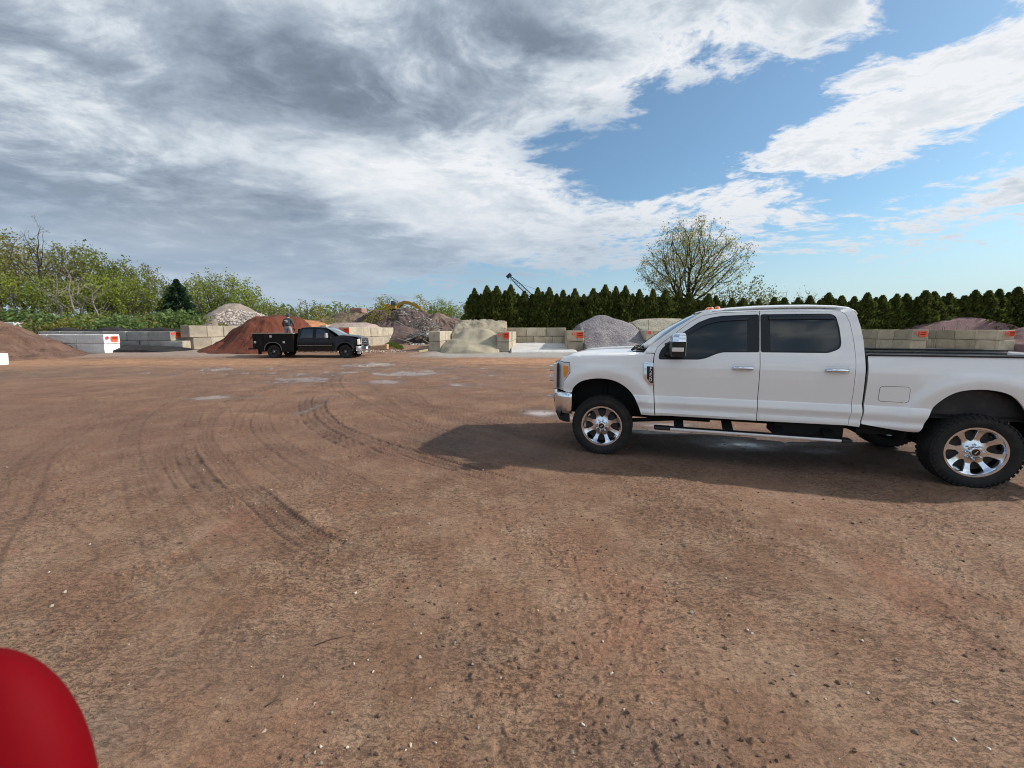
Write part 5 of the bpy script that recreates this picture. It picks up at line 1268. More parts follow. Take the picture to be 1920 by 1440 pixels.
def tree_meshes(nodes, par, r0, tip=.010, leaves=None, rng=None, pw=2.3, twig=.0, twn=0, min_seg=0.0):
    n = len(nodes); kids = [[] for _ in range(n)]
    for i, p in enumerate(par):
        if p >= 0: kids[p].append(i)
    rad = [0.0] * n
    for i in range(n - 1, -1, -1): rad[i] = tip if not kids[i] else sum(rad[k] ** pw for k in kids[i]) ** (1 / pw)
    f = r0 / max(rad[0], 1e-6); rad = [tip + (r - tip) * (r0 - tip) / max(rad[0] - tip, 1e-6) for r in rad]
    mb = MB(); cnt = 0
    for i, p in enumerate(par):
        if p < 0: continue
        a, b = nodes[p], nodes[i]; d = (b - a); ns = 6 if rad[i] > .09 else (4 if rad[i] > .03 else 3)
        if d.length < 1e-6: continue
        u = d.normalized(); x = u.orthogonal().normalized(); y = u.cross(x); V = []
        ra = min(rad[p], rad[i] * 1.35)
        for q, r in ((a - u * rad[i] * .3, ra), (b, rad[i])):
            for k in range(ns): an = 2 * PI * k / ns; V.append(q + (x * math.cos(an) + y * math.sin(an)) * r)
        mb.add(V, [(k, (k + 1) % ns, ns + (k + 1) % ns, ns + k) for k in range(ns)])
    tips = [i for i in range(n) if not kids[i]]; return mb, tips, rad, kids
def leaf(mb, p, s, rng, up=.3, asp=.6):
    d = Vector((rng.gauss(0, 1), rng.gauss(0, 1), rng.gauss(0, 1) + up)).normalized(); x = d.orthogonal().normalized(); a = rng.uniform(0, 6.3); w = (x * math.cos(a) + d.cross(x) * math.sin(a)) * s * asp; l = d * s
    p = Vector(p); mb.add([p - l * .5, p + w * .5, p + l * .5, p - w * .5], [(0, 1, 2, 3)])
def make_tree(name, shape, root_r, bark_m, leaf_m, seed, natt, step, leafn, leafs, trunk_top, spreadleaf=.35, kill=1.6, tip=.012, twigs=2, label=None, cat='tree', density=1.0, leaf_on=1.0, forks=None, infl=9, up=.3, skipleaf=0.0):
    """shape(rng) returns an attraction point of the crown"""
    rng = random.Random(seed); att = [shape(rng) for _ in range(natt)]
    tk = [(rng.gauss(0, .05) * k, rng.gauss(0, .05) * k, trunk_top * (k + 1) / 4) for k in range(4)]
    nodes, par = colonize(att, (0, 0, -.3), step, step * kill, infl, tk, rng)
    if forks:
        pass
    mb, tips, rad, kids = tree_meshes(nodes, par, root_r, tip, rng=rng)
    lv = MB()
    for i in range(len(nodes)):
        if rad[i] > tip * 2.2: continue
        base = nodes[i]
        for k in range(twigs):
            d = Vector((rng.gauss(0, 1), rng.gauss(0, 1), rng.gauss(.5, 1))).normalized() * rng.uniform(.4, 1.0) * spreadleaf * 1.6; e = base + d
            mb.add([base, base + Vector((0, 0, tip * .8)), e], [(0, 1, 2)]); 
            mb.add([base, base + Vector((tip * .8, 0, 0)), e], [(0, 1, 2)])
            if rng.random() < leaf_on:
                for j in range(max(1, int(leafn / twigs))): leaf(lv, base + d * rng.uniform(.3, 1.05) + Vector((rng.gauss(0, 1), rng.gauss(0, 1), rng.gauss(0, 1))) * spreadleaf * .4, leafs * rng.uniform(.5, 1.3), rng, up)
    root = empty(name, (0, 0, 0)); root['category'] = cat
    tr = mb.build('trunk', bark_m, root, fix=False); cr = lv.build('crown', leaf_m, root, fix=False)
    return root
def egg(cx, cz, rx, rz, hollow=.0, ry=None, flat=1.0):
    def f(r):
        while True:
            x, y, z = [r.uniform(-1, 1) for _ in range(3)]; q = x * x + y * y + z * z
            if hollow < q < 1: return (cx + x * rx, y * (ry or rx), cz + z * rz)
    return f
def lumpy(parts_):
    w = [p[3] ** 3 for p in parts_]
    def f(r):
        p = r.choices(parts_, w)[0]; a = Vector((r.gauss(0, 1), r.gauss(0, 1), r.gauss(0, 1))).normalized() * r.random() ** .4; return (p[0] + a.x * p[3], p[1] + a.y * p[3], p[2] + a.z * p[3] * p[4])
    return f
def place(proto, px, Y, top_py, label, group, h0, rz=None, wide=1.0, z0=None, rng=random.Random(3)):
    z0 = gz(0, Y) if z0 is None else z0; s = (hz(px, top_py, Y) - z0) / h0; p = at(px, Y)
    return dup(proto, (p.x, p.y, z0), rng.uniform(0, 6.3) if rz is None else rz, (s * wide, s * wide, s), label, group)

# prototypes ------------------------------------------------------------
pr = random.Random(1)
T_tall = make_tree('broadleaf_tree', lumpy([(0, 0, 8, 3.0, 1.2), (1.6, .5, 6, 2.2, 1), (-1.5, -.6, 6.5, 2.2, 1), (.4, 0, 10.3, 1.9, 1), (0, .9, 4.2, 2.0, .8)]), .20, bark, L_olive, 21, 700, .5, 13, .25, 2.4, .55, tip=.016, twigs=3)
T_wide = make_tree('broadleaf_tree', lumpy([(0, 0, 6, 3.3, 1.0), (2.2, 0, 5, 2.3, 1), (-2.2, .5, 5.2, 2.3, 1), (.4, -1, 8.2, 2.2, .9), (0, 1.5, 3.4, 2.2, .7)]), .22, bark, L_green, 22, 700, .5, 15, .26, 1.6, .55, tip=.016, twigs=3)
T_lime = make_tree('broadleaf_tree', lumpy([(0, 0, 5, 2.8, 1.1), (1.5, 0, 6.3, 2.0, 1), (-1.6, .5, 5.5, 1.9, 1), (.2, -1, 7.4, 1.8, .9), (0, 1, 2.9, 2.0, .8)]), .17, bark, L_lime, 23, 560, .48, 15, .26, 1.2, .5, tip=.015, twigs=3)
T_bare = make_tree('bare_tree', lumpy([(0, 0, 8.6, 2.3, 1.25), (1.3, 0, 6.8, 1.7, 1), (-1.5, .3, 7.4, 1.7, 1), (.3, 0, 10.8, 1.5, 1), (0, 0, 5.0, 1.4, 1)]), .17, bark_d, L_grey, 24, 520, .42, 2, .13, 3.6, .38, tip=.014, twigs=2, leaf_on=.5)
T_young = make_tree('young_tree', lumpy([(0, 0, 3, 1.2, 1.5), (.3, 0, 4.6, .8, 1.4), (-.5, .2, 2.2, 1.0, 1.0)]), .07, bark, L_yel, 25, 260, .32, 15, .20, .8, .34, tip=.010, twigs=3)
T_scrub = make_tree('scrub_tree', lumpy([(0, 0, 2.8, 1.9, .95), (1.4, 0, 2.2, 1.3, .9), (-1.4, .3, 2.4, 1.4, .9), (.2, 0, 4.0, 1.0, 1)]), .09, bark, L_scrub, 26, 340, .38, 12, .18, .7, .4, tip=.012, twigs=3)
T_brush = make_tree('bare_bush', lumpy([(0, 0, 2.0, 1.5, .9), (.9, 0, 1.8, 1.0, .9), (-.9, .3, 1.9, 1.0, .9)]), .06, bark_l, L_grey, 27, 260, .30, 1, .10, .3, .45, tip=.012, twigs=3, leaf_on=.3)
def shrub_proto(name, seed, lm, n, sz, rx, h, asp=.45):
    r = random.Random(seed); lv = MB(); st = MB()
    lumps = [(r.uniform(-rx, rx) * .6, r.uniform(-rx, rx) * .6, r.uniform(.35, .75) * h, r.uniform(.3, .5) * h) for _ in range(9)]
    for k in range(n):
        c = r.choice(lumps); v = Vector((r.gauss(0, 1), r.gauss(0, 1), r.gauss(.15, 1))).normalized() * c[3] * r.uniform(.6, 1.12); p = Vector(c[:3]) + Vector((v.x * 1.35, v.y * 1.35, v.z)); 
        if p.z > .02: leaf(lv, p, sz * r.uniform(.5, 1.4), r, .15, asp)
    for k in range(26): a = r.uniform(0, 6.3); st.tube([(0, 0, -.1), (math.cos(a) * rx * .3, math.sin(a) * rx * .3, h * .4), (math.cos(a) * rx * r.uniform(.5, .9), math.sin(a) * rx * r.uniform(.5, .9), h * r.uniform(.6, 1.0))], [.03, .02, .008], 4)
    root = empty(name); root['category'] = 'shrub'; st.build('stem', bark_l, root, fix=False); lv.build('foliage', lm, root, fix=False); return root
S_bush = shrub_proto('shrub', 31, L_bush, 3400, .26, 1.9, 2.3)
S_olive = shrub_proto('shrub', 32, L_olive, 2800, .22, 1.7, 2.2)
S_yel = shrub_proto('shrub', 33, L_yel, 2400, .18, 1.3, 2.2)
def conifer(seed, h, r0, lm, n, sz, name='conifer_tree', col=False):
    r = random.Random(seed); lv = MB(); st = MB(); st.tube([(0, 0, -.2), (0, 0, h * .95)], [h * .018 + .03, .01], 6)
    for k in range(n):
        u = r.random() ** (.85 if col else .75); z = h * (.02 + .98 * u)
        if col: rr1 = r0 * (1 - u ** 2.9) ** .85 * (.86 + .14 * math.sin(u * 3.0 + .6)); lump = 1 + .16 * math.sin(z * 5.1 + seed) * math.sin(z * 1.7 + seed * 2)
        else: rr1 = r0 * (1 - u) ** .8; lump = .72 + .42 * abs(math.sin(z * 2.9 + seed))
        a = r.uniform(0, 2 * PI); lump *= 1 + .13 * math.sin(3 * a + z * 2.1 + seed) + .10 * math.sin(7 * a - z * 3.3)
        q = rr1 * lump * (r.uniform(.5, 1.0) if r.random() < .80 else r.uniform(1.0, 1.30)); p = Vector((math.cos(a) * q, math.sin(a) * q, z + (0 if col else -.12 * q)))
        d = Vector((math.cos(a) * (.55 if col else 1), math.sin(a) * (.55 if col else 1), 1.0 if col else .05)) + Vector((r.gauss(0, .35), r.gauss(0, .35), r.gauss(0, .3))); d.normalize(); w = d.cross(Vector((r.gauss(0, 1), r.gauss(0, 1), r.gauss(0, 1)))).normalized(); s = sz * r.uniform(.5, 1.35)
        lv.add([p - d * s * .5, p + w * s * .28, p + d * s * .6, p - w * s * .28], [(0, 1, 2, 3)])
    root = empty(name); root['category'] = 'tree'; st.build('trunk', bark_d, root, fix=False); lv.build('crown', lm, root, fix=False); return root
K_pine = conifer(41, 8.0, 2.9, L_dark, 9000, .34)
TH = [conifer(50 + i, 5.4, .74 + .05 * (i % 3), L_thuja, 6000, .25, 'arborvitae', True) for i in range(6)]
protos = [T_tall, T_wide, T_lime, T_bare, T_young, T_scrub, T_brush, S_bush, S_olive, S_yel, K_pine] + TH

# the wood on the left ----------------------------------------------------
gw = 'trees of the wood on the left'
wood = [(T_tall, -70, 44, 420, 1.1), (T_wide, -20, 52, 450, 1), (T_tall, 8, 46, 426, 1.0), (T_tall, 48, 50, 447, .95), (T_bare, 92, 45, 418, .85), (T_wide, 70, 56, 470, 1.05), (T_tall, 133, 50, 462, 1.0), (T_wide, 178, 52, 474, 1.0), (T_tall, 160, 60, 470, 1.1), (T_wide, 214, 54, 482, .95), (T_lime, 205, 47, 520, 1.0),
        (T_wide, 246, 52, 496, 1.0), (T_tall, 283, 58, 508, 1.2), (T_lime, 262, 48, 532, 1.0), (T_wide, 298, 50, 528, 1.05), (T_lime, 22, 42, 520, 1.1), (T_lime, 118, 44, 528, 1.1), (T_lime, 390, 56, 520, 1.0), (T_wide, 418, 60, 512, 1.0), (T_lime, 445, 58, 515, 1.0), (T_lime, 468, 56, 540, 1.0), (T_wide, 378, 64, 520, 1.0), (T_bare, 352, 62, 521, .6)]
kinds = {T_tall.name: 'olive green slender tree', T_wide.name: 'broad mid green tree', T_lime.name: 'fresh lime green tree', T_bare.name: 'thin nearly bare tree', T_scrub.name: 'sparse greyish budding tree', T_young.name: 'young yellow green tree', T_brush.name: 'bare brown brushwood bush'}
cnt = {}
order = sorted(range(len(wood)), key=lambda i: wood[i][1])
for i in order:
    pr_, px, Y, top, wd = wood[i]; k = kinds[pr_.name]; cnt[k] = cnt.get(k, 0) + 1
    place(pr_, px, Y, top - (16 if px < 300 else 5), f'{k}, {ORD[cnt[k] - 1]} of its kind from the left in the left wood', gw, {T_tall.name: 12.2, T_wide.name: 10.2, T_lime.name: 9.0, T_bare.name: 12.2}[pr_.name], wide=wd)
place(K_pine, 340, 50, 524, 'dark blue green pine at the right end of the left wood', gw, 8.0, wide=1.0)
place(K_pine, 322, 54, 540, 'smaller dark pine peeping out left of the big one', gw, 8.0, wide=.8)
# pale slim trunks in front of the wood
for i, (px, Y, top) in enumerate(((119, 41, 520), (146, 41, 500), (154, 42, 545), (183, 42, 540))):
    p = at(px, Y); z1 = hz(px, top, Y); m_ = MB(); r = random.Random(i); pts = [(r.gauss(0, .09) * k, 0, (z1) * k / 6) for k in range(7)]; m_.tube(pts, [.11, .10, .09, .075, .06, .045, .02], 7)
    e = empty('bare_sapling', (p.x, p.y, gz(0, Y)), 0, f'pale slim bare trunk before the left wood, {ORD[i]} from the left', 'tree', 'pale bare saplings'); m_.build('trunk', bark_l, e, smooth=True)
    m_ = MB()
    for k in range(16): z = z1 * r.uniform(.4, .98); a = r.uniform(0, 6.3); l = r.uniform(.5, 1.4); m_.tube([(0, 0, z), (math.cos(a) * l * .6, math.sin(a) * l * .6, z + l * .35), (math.cos(a) * l, math.sin(a) * l, z + l * .9)], [.03, .018, .006], 4)
    m_.build('branches', bark_l, e)
gs = 'shrubs below the left wood'
bush = [(S_bush, 8, 39, 575), (S_bush, 60, 38, 578), (S_olive, 30, 37, 590), (S_bush, 95, 38, 580), (S_bush, 120, 40, 585), (S_yel, 145, 36.5, 592), (S_olive, 172, 37.5, 590), (S_bush, 205, 38, 596), (S_bush, 232, 37, 590), (S_olive, 262, 39, 594), (S_bush, 240, 36.5, 603), (S_bush, 290, 40, 583), (S_bush, 312, 42, 580), (S_olive, 190, 36, 602), (S_bush, 345, 44, 588), (S_bush, 368, 45, 592), (S_olive, 395, 46, 594), (S_bush, -30, 38, 570), (S_olive, 85, 36, 602), (S_bush, 20, 36, 604), (S_bush, 150, 36, 606), (S_olive, 215, 35.5, 610)]
cnt = {}
for pr_, px, Y, top in sorted(bush, key=lambda b: b[1]):
    k = {S_bush.name: 'silvery green leafy shrub', S_olive.name: 'olive twiggy shrub', S_yel.name: 'yellowish shrub'}[pr_.name]; cnt[k] = cnt.get(k, 0) + 1
    n_ = cnt[k]; w_ = ORD[n_ - 1] if n_ <= 12 else {13: 'thirteenth', 14: 'fourteenth', 15: 'fifteenth'}[n_]
    place(pr_, px, Y, top, f'{k}, {w_} of its kind from the left below the wood' if k != 'yellowish shrub' else 'yellowish shrub below the left wood', gs, 2.6, wide=1.15)
# undergrowth and the far wooded rim: a mass nobody could count
r = random.Random(77); ug = MB()
for k in range(15000):
    px = r.uniform(-90, 640); Y = r.uniform(38, 66); hmax = 1.6 + 1.4 * float(fbm(np.array(px * .02), np.array(Y * .1), 3, 5)) + (1.0 if px < 330 else .2); p = at(px, Y); leaf(ug, (p.x, Y, gz(0, Y) + r.random() * hmax), r.uniform(.2, .5), r, .2, .5)
tag(ug.build('undergrowth', L_olive, fix=False), 'tangled green undergrowth between the trees', 'undergrowth', None, 'stuff')
fw = MB()
for k in range(16000):
    a_ = R(r.uniform(-64, 64)); D_ = r.uniform(150, 210); x = math.sin(a_) * D_; Y = math.cos(a_) * D_; h_ = 3.6 + 2.4 * float(fbm(np.array(a_ * 14), np.array(1.0), 4, 9)) + (6 if -42 < math.degrees(a_) < -8 else 0) + (2.2 if math.degrees(a_) > 30 else 0)
    leaf(fw, (x, Y, .5 + h_ * r.random()), r.uniform(.8, 1.8), r, .2, .7)
tag(fw.build('far_woodland', L_green, fix=False), 'low far woodland along the horizon', 'woodland', None, 'stuff')
gm = 'small trees beyond the mounds'
mid = [(T_scrub, 486, 60, 541), (T_lime, 500, 66, 560), (T_scrub, 520, 62, 572), (T_scrub, 548, 70, 572), (T_scrub, 575, 64, 560), (T_scrub, 598, 68, 562), (T_young, 605, 44, 572), (T_scrub, 640, 66, 563), (T_scrub, 660, 90, 572), (T_young, 713, 54, 552), (T_lime, 722, 56, 590), (T_wide, 735, 76, 554), (T_brush, 762, 74, 550), (T_young, 783, 70, 549), (T_scrub, 806, 76, 562), (T_lime, 830, 66, 557), (T_lime, 848, 68, 572), (T_scrub, 872, 64, 565), (T_young, 690, 52, 597), (T_scrub, 700, 64, 585), (T_brush, 655, 56, 596), (T_scrub, 532, 78, 566), (T_young, 622, 46, 594)]
cnt = {}
h0s = {T_tall.name: 12.2, T_wide.name: 10.2, T_lime.name: 9.0, T_bare.name: 12.2, T_young.name: 5.7, T_scrub.name: 5.1, T_brush.name: 3.6}
for pr_, px, Y, top in sorted(mid, key=lambda b: b[1]):
    k = kinds[pr_.name]; cnt[k] = cnt.get(k, 0) + 1; place(pr_, px, Y, top, f'{k}, {ORD[cnt[k] - 1]} of its kind from the left beyond the mounds', gm, h0s[pr_.name], wide=1.35 if pr_ is T_young and px in (713,) else 1.15)
# the hedge ----------------------------------------------------------------
gh = 'arborvitae planted close in a tall hedge'
tops = [(884, 556), (892, 543), (912, 540), (935, 538), (957, 538), (982, 546), (1007, 540), (1030, 542), (1053, 546), (1078, 545), (1105, 541), (1129, 537), (1151, 538), (1173, 539), (1197, 543), (1220, 545), (1244, 547), (1268, 549), (1292, 552), (1316, 554), (1340, 556), (1366, 558), (1392, 560), (1418, 561), (1446, 557), (1470, 556), (1496, 560), (1520, 556), (1548, 551), (1574, 555), (1600, 558), (1622, 550), (1648, 553), (1676, 552), (1700, 550), (1724, 547), (1750, 546), (1774, 551), (1798, 553), (1822, 546), (1846, 548), (1870, 541), (1894, 538), (1918, 545), (1944, 546), (1970, 540)]
rh = random.Random(8); n_ = len(tops)
names_n = ORD + ['thirteenth', 'fourteenth', 'fifteenth', 'sixteenth', 'seventeenth', 'eighteenth', 'nineteenth', 'twentieth', 'twenty first', 'twenty second', 'twenty third', 'twenty fourth']
for i, (px, top) in enumerate(tops):
    Yh = 42.5 - .08 * (px - 960) / FPX * 42 + rh.uniform(-.25, .25) + (-1.5 if px > 1400 else 0)
    right = px > 1430
    lab = f'dark green arborvitae, {names_n[i]} from the left end of the hedge' if i < 23 else f'dark green arborvitae, {names_n[n_ - 1 - i]} from the right end of the hedge'
    hp = place(TH[rh.randrange(6)], px, Yh, top + rh.uniform(-2, 3) - (2 if px < 1300 else 1), lab, gh, 5.45, wide=(1.32 if right else 1.20) * rh.uniform(.92, 1.18), z0=.35); hp.rotation_euler = (rh.gauss(0, .022), rh.gauss(0, .03), hp.rotation_euler[2])
for i in range(n_ - 1):
    px = (tops[i][0] + tops[i + 1][0]) / 2 + rh.uniform(-3, 3); top = max(tops[i][1], tops[i + 1][1]) + rh.uniform(5, 10)
    Yh = 43.2 - .08 * (px - 960) / FPX * 42 + (-1.5 if px > 1400 else 0)
    lab = f'shorter arborvitae filling the gap right of the {names_n[i]} from the hedge left end' if i < 23 else f'shorter arborvitae filling the gap left of the {names_n[n_ - 2 - i]} from the hedge right end'
    hp = place(TH[rh.randrange(6)], px, Yh, top, lab, gh, 5.45, wide=1.2, z0=.35)
# the big budding tree --------------------------------------------------------
def fan(r):
    while True:
        a = r.uniform(0, 2 * PI); u = r.random() ** .5; th = r.uniform(0, R(76)) ; q = 2.2 + 10.2 * r.random() ** .55
        x = math.sin(th) * math.cos(a) * q * .74; y = math.sin(th) * math.sin(a) * q * .74; z = 3.4 + math.cos(th) * q * .93 + .2 * q * math.sin(th)
        k_ = .84 + .16 * math.sin(3 * a + 1.3) * math.sin(5 * th + a) + .08 * math.sin(9 * a + 7 * th)
        x *= k_; y *= k_; z = 3.4 + (z - 3.4) * k_
        if abs(x) < 6.5 and z > 3.5 and math.sin(x * 1.5 + 1) * math.sin(z * 1.1 + y) < .93: return (x, y, z)
BT = make_tree('budding_tree', fan, .46, bark_d, L_bud, 61, 3600, .38, 10, .21, 2.2, .55, kill=1.45, tip=.015, twigs=5, leaf_on=.8, infl=7)
p = at(1284, 50); BT.location = (p.x, p.y, .4); sB = (hz(1294, 402, 50) - .4) / 15.6; BT.scale = (sB * .86, sB, sB); tag(BT, 'large spreading tree with bare dark limbs and small yellow green buds behind the hedge', 'tree')
g3 = 'thin budding trees behind the hedge'
for i, (pr_, px, Y, top, w_) in enumerate(((T_scrub, 1372, 56, 528, 1.0), (T_scrub, 1408, 56, 514, 1.0), (T_scrub, 1438, 58, 534, .8), (T_brush, 1482, 60, 524, .9), (T_brush, 1524, 60, 533, .8), (T_brush, 1070, 60, 531, .9), (T_brush, 1043, 60, 540, .7), (T_scrub, 1250, 52, 541, 1.2), (T_scrub, 1345, 58, 545, 1.0), (T_brush, 1500, 62, 545, 1.0))):
    place(pr_, px, Y, top, f"{'pale budding' if pr_ is T_scrub else 'leafless grey'} tree top, {ORD[i] if i else 'tallest pair left'} behind the hedge" if False else f"{'pale budding' if pr_ is T_scrub else 'leafless grey'} tree behind the hedge, {['left of the tall pair right of the big tree', 'right of the big tree, widest of the pale group', 'last of the pale group right of the big tree', 'above the white truck roof, larger', 'above the white truck roof, smaller', 'right of the crane boom', 'nearest the crane boom', 'under the left side of the big tree', 'under the right side of the big tree', 'low between the two above the roof'][i]}", g3, h0s[pr_.name], wide=w_)
# grass ------------------------------------------------------------------
gr_m = leafmat('grass_blade', (.09, .13, .025), (.24, .32, .07), (.17, .20, .05), .3); gb = MB()
def tuft(x, y, z, n, h, sp):
    for k in range(n):
        a = r.uniform(0, 6.3); q = r.random() * sp; bx, by = x + math.cos(a) * q, y + math.sin(a) * q; hh = h * r.uniform(.5, 1.2); b2 = r.uniform(0, 6.3); w = .02
        gb.add([(bx - w, by, z), (bx + w, by, z), (bx + math.cos(b2) * hh * .4, by + math.sin(b2) * hh * .4, z + hh)], [(0, 1, 2)])
for k in range(900):
    px = r.uniform(722, 752); Y = r.uniform(31.5, 36); x = at(px, Y).x; z = gz(0, Y) + .35 * max(0, 1 - abs(px - 733) / 20); tuft(x, Y, z - .05, 5, .22, .15)
for k in range(60): px = r.uniform(684, 700); Y = r.uniform(31.3, 31.9); tuft(at(px, Y).x, Y, gz(0, Y), 8, .3, .2)
for k in range(1500): px = r.uniform(1630, 1745); Y = r.uniform(38, 40.5); tuft(at(px, Y).x, Y, .3, 7, 1.5, .3)
for k in range(500): px = r.uniform(30, 340); Y = r.uniform(34.5, 36.5); tuft(at(px, Y).x, Y, gz(0, Y), 7, 1.3, .4)
tag(gb.build('grass', gr_m, fix=False), 'green grass beside the tall wall and along the hedge foot', 'grass', None, 'stuff')
for p_ in protos: orph(p_)
# ------------------------------------------------------------------ the black service truck
YB = 25.5
pb = at(645, YB); BT_ = empty('service_truck', (pb.x, YB + 1.0, gz(0, YB)), 0, 'black crew cab pickup with dark utility service body and chrome front, parked beyond the yard', 'utility truck')
blk = mat('black_paint', (.005, .005, .006), .2, coat=.15, spec=.35, fn=lambda t, b: t.put(b.inputs['Base Color'], t.mix(t.ramp(t.m('ADD', t.sep(objco(t))[2], t.m('MULTIPLY', t.noise(objco(t), 4, 5, .6), .5)), .45, .95, .30, .0), (.005, .005, .006), (.05, .038, .03))))
blk_s = mat('service_black', (.008, .007, .007), .6, spec=.25, fn=lambda t, b: t.put(b.inputs['Base Color'], t.mix(t.ramp(t.noise(objco(t), 2.5, 5, .65),   .5, .8, 0, .3), (.006, .005, .005), (.04, .028, .024))))
dust_m = mat('dusty_trim', (.42, .36, .30), .7); glass_b = mat('cab_glass', (.03, .035, .045), .05, spec=1.0)
def YBk(x, z):
    s = float(np.interp(z, [.36, .45, .60, .78, 1.0, 1.18, 1.25, 1.55, 1.9], [-.07, -.04, -.05, -.035, -.035, -.05, -.10, -.19, -.30]))
    for cx in (0.0,):
        r = math.hypot(x - cx, z - .42); s += float(np.interp(r, [.48, .54, .62, .70], [.03, .045, .035, 0])) if z > .4 else 0
    if x > .5: s -= .16 * ((x - .5) / .8) ** 2
    return 1.0 + s
arch = [(-.54, .40)] + smoothpoly([(-.52, .56), (-.42, .78), (-.22, .93), (0, .97), (.22, .93), (.42, .78), (.52, .58)], 3)
fend = [(-.78, .40)] + arch + [(.62, .60), (.98, .62), (.94, .86), (.36 + .45, 1.14), (.80, 1.20), (.4, 1.33), (0, 1.37), (-.24, 1.385), (-.75, 1.30)]
fdoor = [(-.78, .40), (-.75, 1.24), (-.62, 1.36), (-1.25, 1.84), (-1.62, 1.88), (-1.92, 1.885), (-1.92, .40)]
fwin_ = [(-.86, 1.27), (-1.32, 1.76), (-1.60, 1.80), (-1.82, 1.80), (-1.82, 1.27)]
rdoor = [(-1.92, .40), (-1.92, 1.885), (-2.72, 1.87), (-2.86, 1.76), (-2.96, 1.24), (-2.96, .40)]
rwin_ = [(-2.02, 1.27), (-2.02, 1.80), (-2.62, 1.79), (-2.72, 1.72), (-2.80, 1.27)]
for sd in (-1, 1):
    panel('fender', fend, lambda x, z: YBk(x, min(z, 1.18)) - max(0, z - 1.22) * .5, blk, BT_, gap=.004, side=sd, step=.08)
    for dpoly, wpoly, lab in ((fdoor, fwin_, 'front door'), (rdoor, rwin_, 'rear door')):
        d_ = panel('door', dpoly, YBk, blk, BT_, holes=[wpoly], gap=.006, side=sd, step=.09, label=lab)
        panel('window_glass', offset(wpoly, -.01), lambda x, z: YBk(x, z) - .012, glass_b, d_, side=sd, rim=.003, step=.2)
        hx = dpoly[0][0] - .95 if lab == 'front door' else -2.72
        m_ = MB(); m_.box((hx, sd * (YBk(hx, 1.12) + .012), 1.12), (.20, .03, .035)); m_.build('door_handle', blk, d_)
        m_ = MB(); a0, a1 = (-.80, -1.90) if lab == 'front door' else (-1.94, -2.94); m_.box(((a0 + a1) / 2, sd * (YBk(-1.5, .79) + .008), .79), (abs(a1 - a0), .016, .03)); m_.build('side_moulding', mat('grey_moulding', (.22, .21, .20), .4), d_)
    panel('inner_body', [(-.70, .5), (-.70, 1.2), (-1.3, 1.75), (-2.75, 1.8), (-2.95, 1.2), (-2.95, .5)], lambda x, z: YBk(x, z) - .05, under_m, BT_, side=sd, rim=.02, step=.3)
    m_ = MB(); m_.box((-1.06, sd * 1.12, 1.40), (.13, .22, .30), taper=(.8, .9)); mr = m_.build('mirror', mat('mirror_silver', (.55, .50, .47), .3, .3), BT_, bevel=.02)
    m_ = MB(); m_.tube([(-.98, sd * .90, 1.30), (-1.02, sd * 1.03, 1.32)], .03, 6); m_.build('mirror_arm', black_tr, mr)
    m_ = MB(); m_.box((1.04, sd * .80, 1.0), (.28, .24, .36), Matrix.Rotation(-sd * .30, 3, 'Z') @ Matrix.Rotation(-.12, 3, 'Y')); m_.build('headlight', mat('headlight_clear', (.85, .78, .72), .15, .2, coat=1), BT_, bevel=.03)
    m_ = MB(); m_.box((1.25, sd * .66, .55), (.10, .22, .16)); m_.build('fog_lamp', black_tr, BT_, bevel=.02)
    m_ = MB(); m_.prism([(x, z) for x, z in [(-.62, .40), (-.55, .62), (-.43, .82), (-.22, .98), (0, 1.02), (.22, .98), (.43, .82), (.55, .62), (.60, .52), (.55, .52), (.50, .60), (.40, .77), (.21, .92), (0, .96), (-.21, .92), (-.40, .78), (-.50, .60), (-.57, .40)]], sd * 1.0, sd * 1.035); m_.build('fender_flare', mat('matte_flare', (.03, .03, .03), .5), BT_)
rows_ = []
for x in (-1.20, -1.30, -1.6, -2.0, -2.4, -2.7, -2.80, -2.86):
    zc = float(np.interp(x, [-2.86, -2.8, -2.7, -2.4, -2.0, -1.6, -1.3, -1.2], [1.80, 1.87, 1.91, 1.935, 1.94, 1.93, 1.905, 1.88])); rows_.append([(x, v * .70, zc - .04 * abs(v) ** 3) for v in np.linspace(-1, 1, 13)])
rf = skin('roof', rows_, blk, BT_, solid=.02)
for y in (-.5, -.2, 0, .2, .5): m_ = MB(); m_.blob((-1.32, y, 1.925 - .02 * abs(y)), (.05, .035, .03), random.Random(2), 1, 0); m_.build('marker_light', mat('smoked_lens', (.25, .2, .18), .2), rf)
rows_ = [[((-.18 - .22 * abs(v) ** 2) * (1 - u) + (-1.16 - .1 * abs(v) ** 2) * u, v * (.84 * (1 - u) + .68 * u), 1.40 * (1 - u) + 1.89 * u + .03 * math.sin(PI * u)) for v in np.linspace(-1, 1, 11)] for u in np.linspace(0, 1, 5)]
skin('windscreen', rows_, mat('bright_glass', (.12, .16, .18), .05, spec=1.0, coat=1.0), BT_, solid=.01)
rows_ = [[(x - .06 * abs(v) ** 3, v * (.86 - .12 * max(0, (x - .4) / .8) ** 2), float(np.interp(x, [-.3, 0, .5, .9, 1.12, 1.2], [1.43, 1.42, 1.37, 1.31, 1.24, 1.15])) - .03 * abs(v) ** 4 + .02 * math.exp(-((abs(v) - .5) / .12) ** 2)) for v in np.linspace(-1, 1, 17)] for x in (-.3, 0, .3, .6, .9, 1.05, 1.15, 1.2)]
skin('hood', rows_, blk, BT_, solid=.02)
m_ = MB(); m_.box((-2.95, 0, 1.15), (.03, 1.5, 1.3)); m_.build('cab_rear', blk, BT_)
m_ = MB(); m_.box((1.16, 0, .98), (.10, 1.22, .42)); g_ = m_.build('grille', mat('grille_dark', (.05, .05, .055), .4, .5), BT_, bevel=.02)
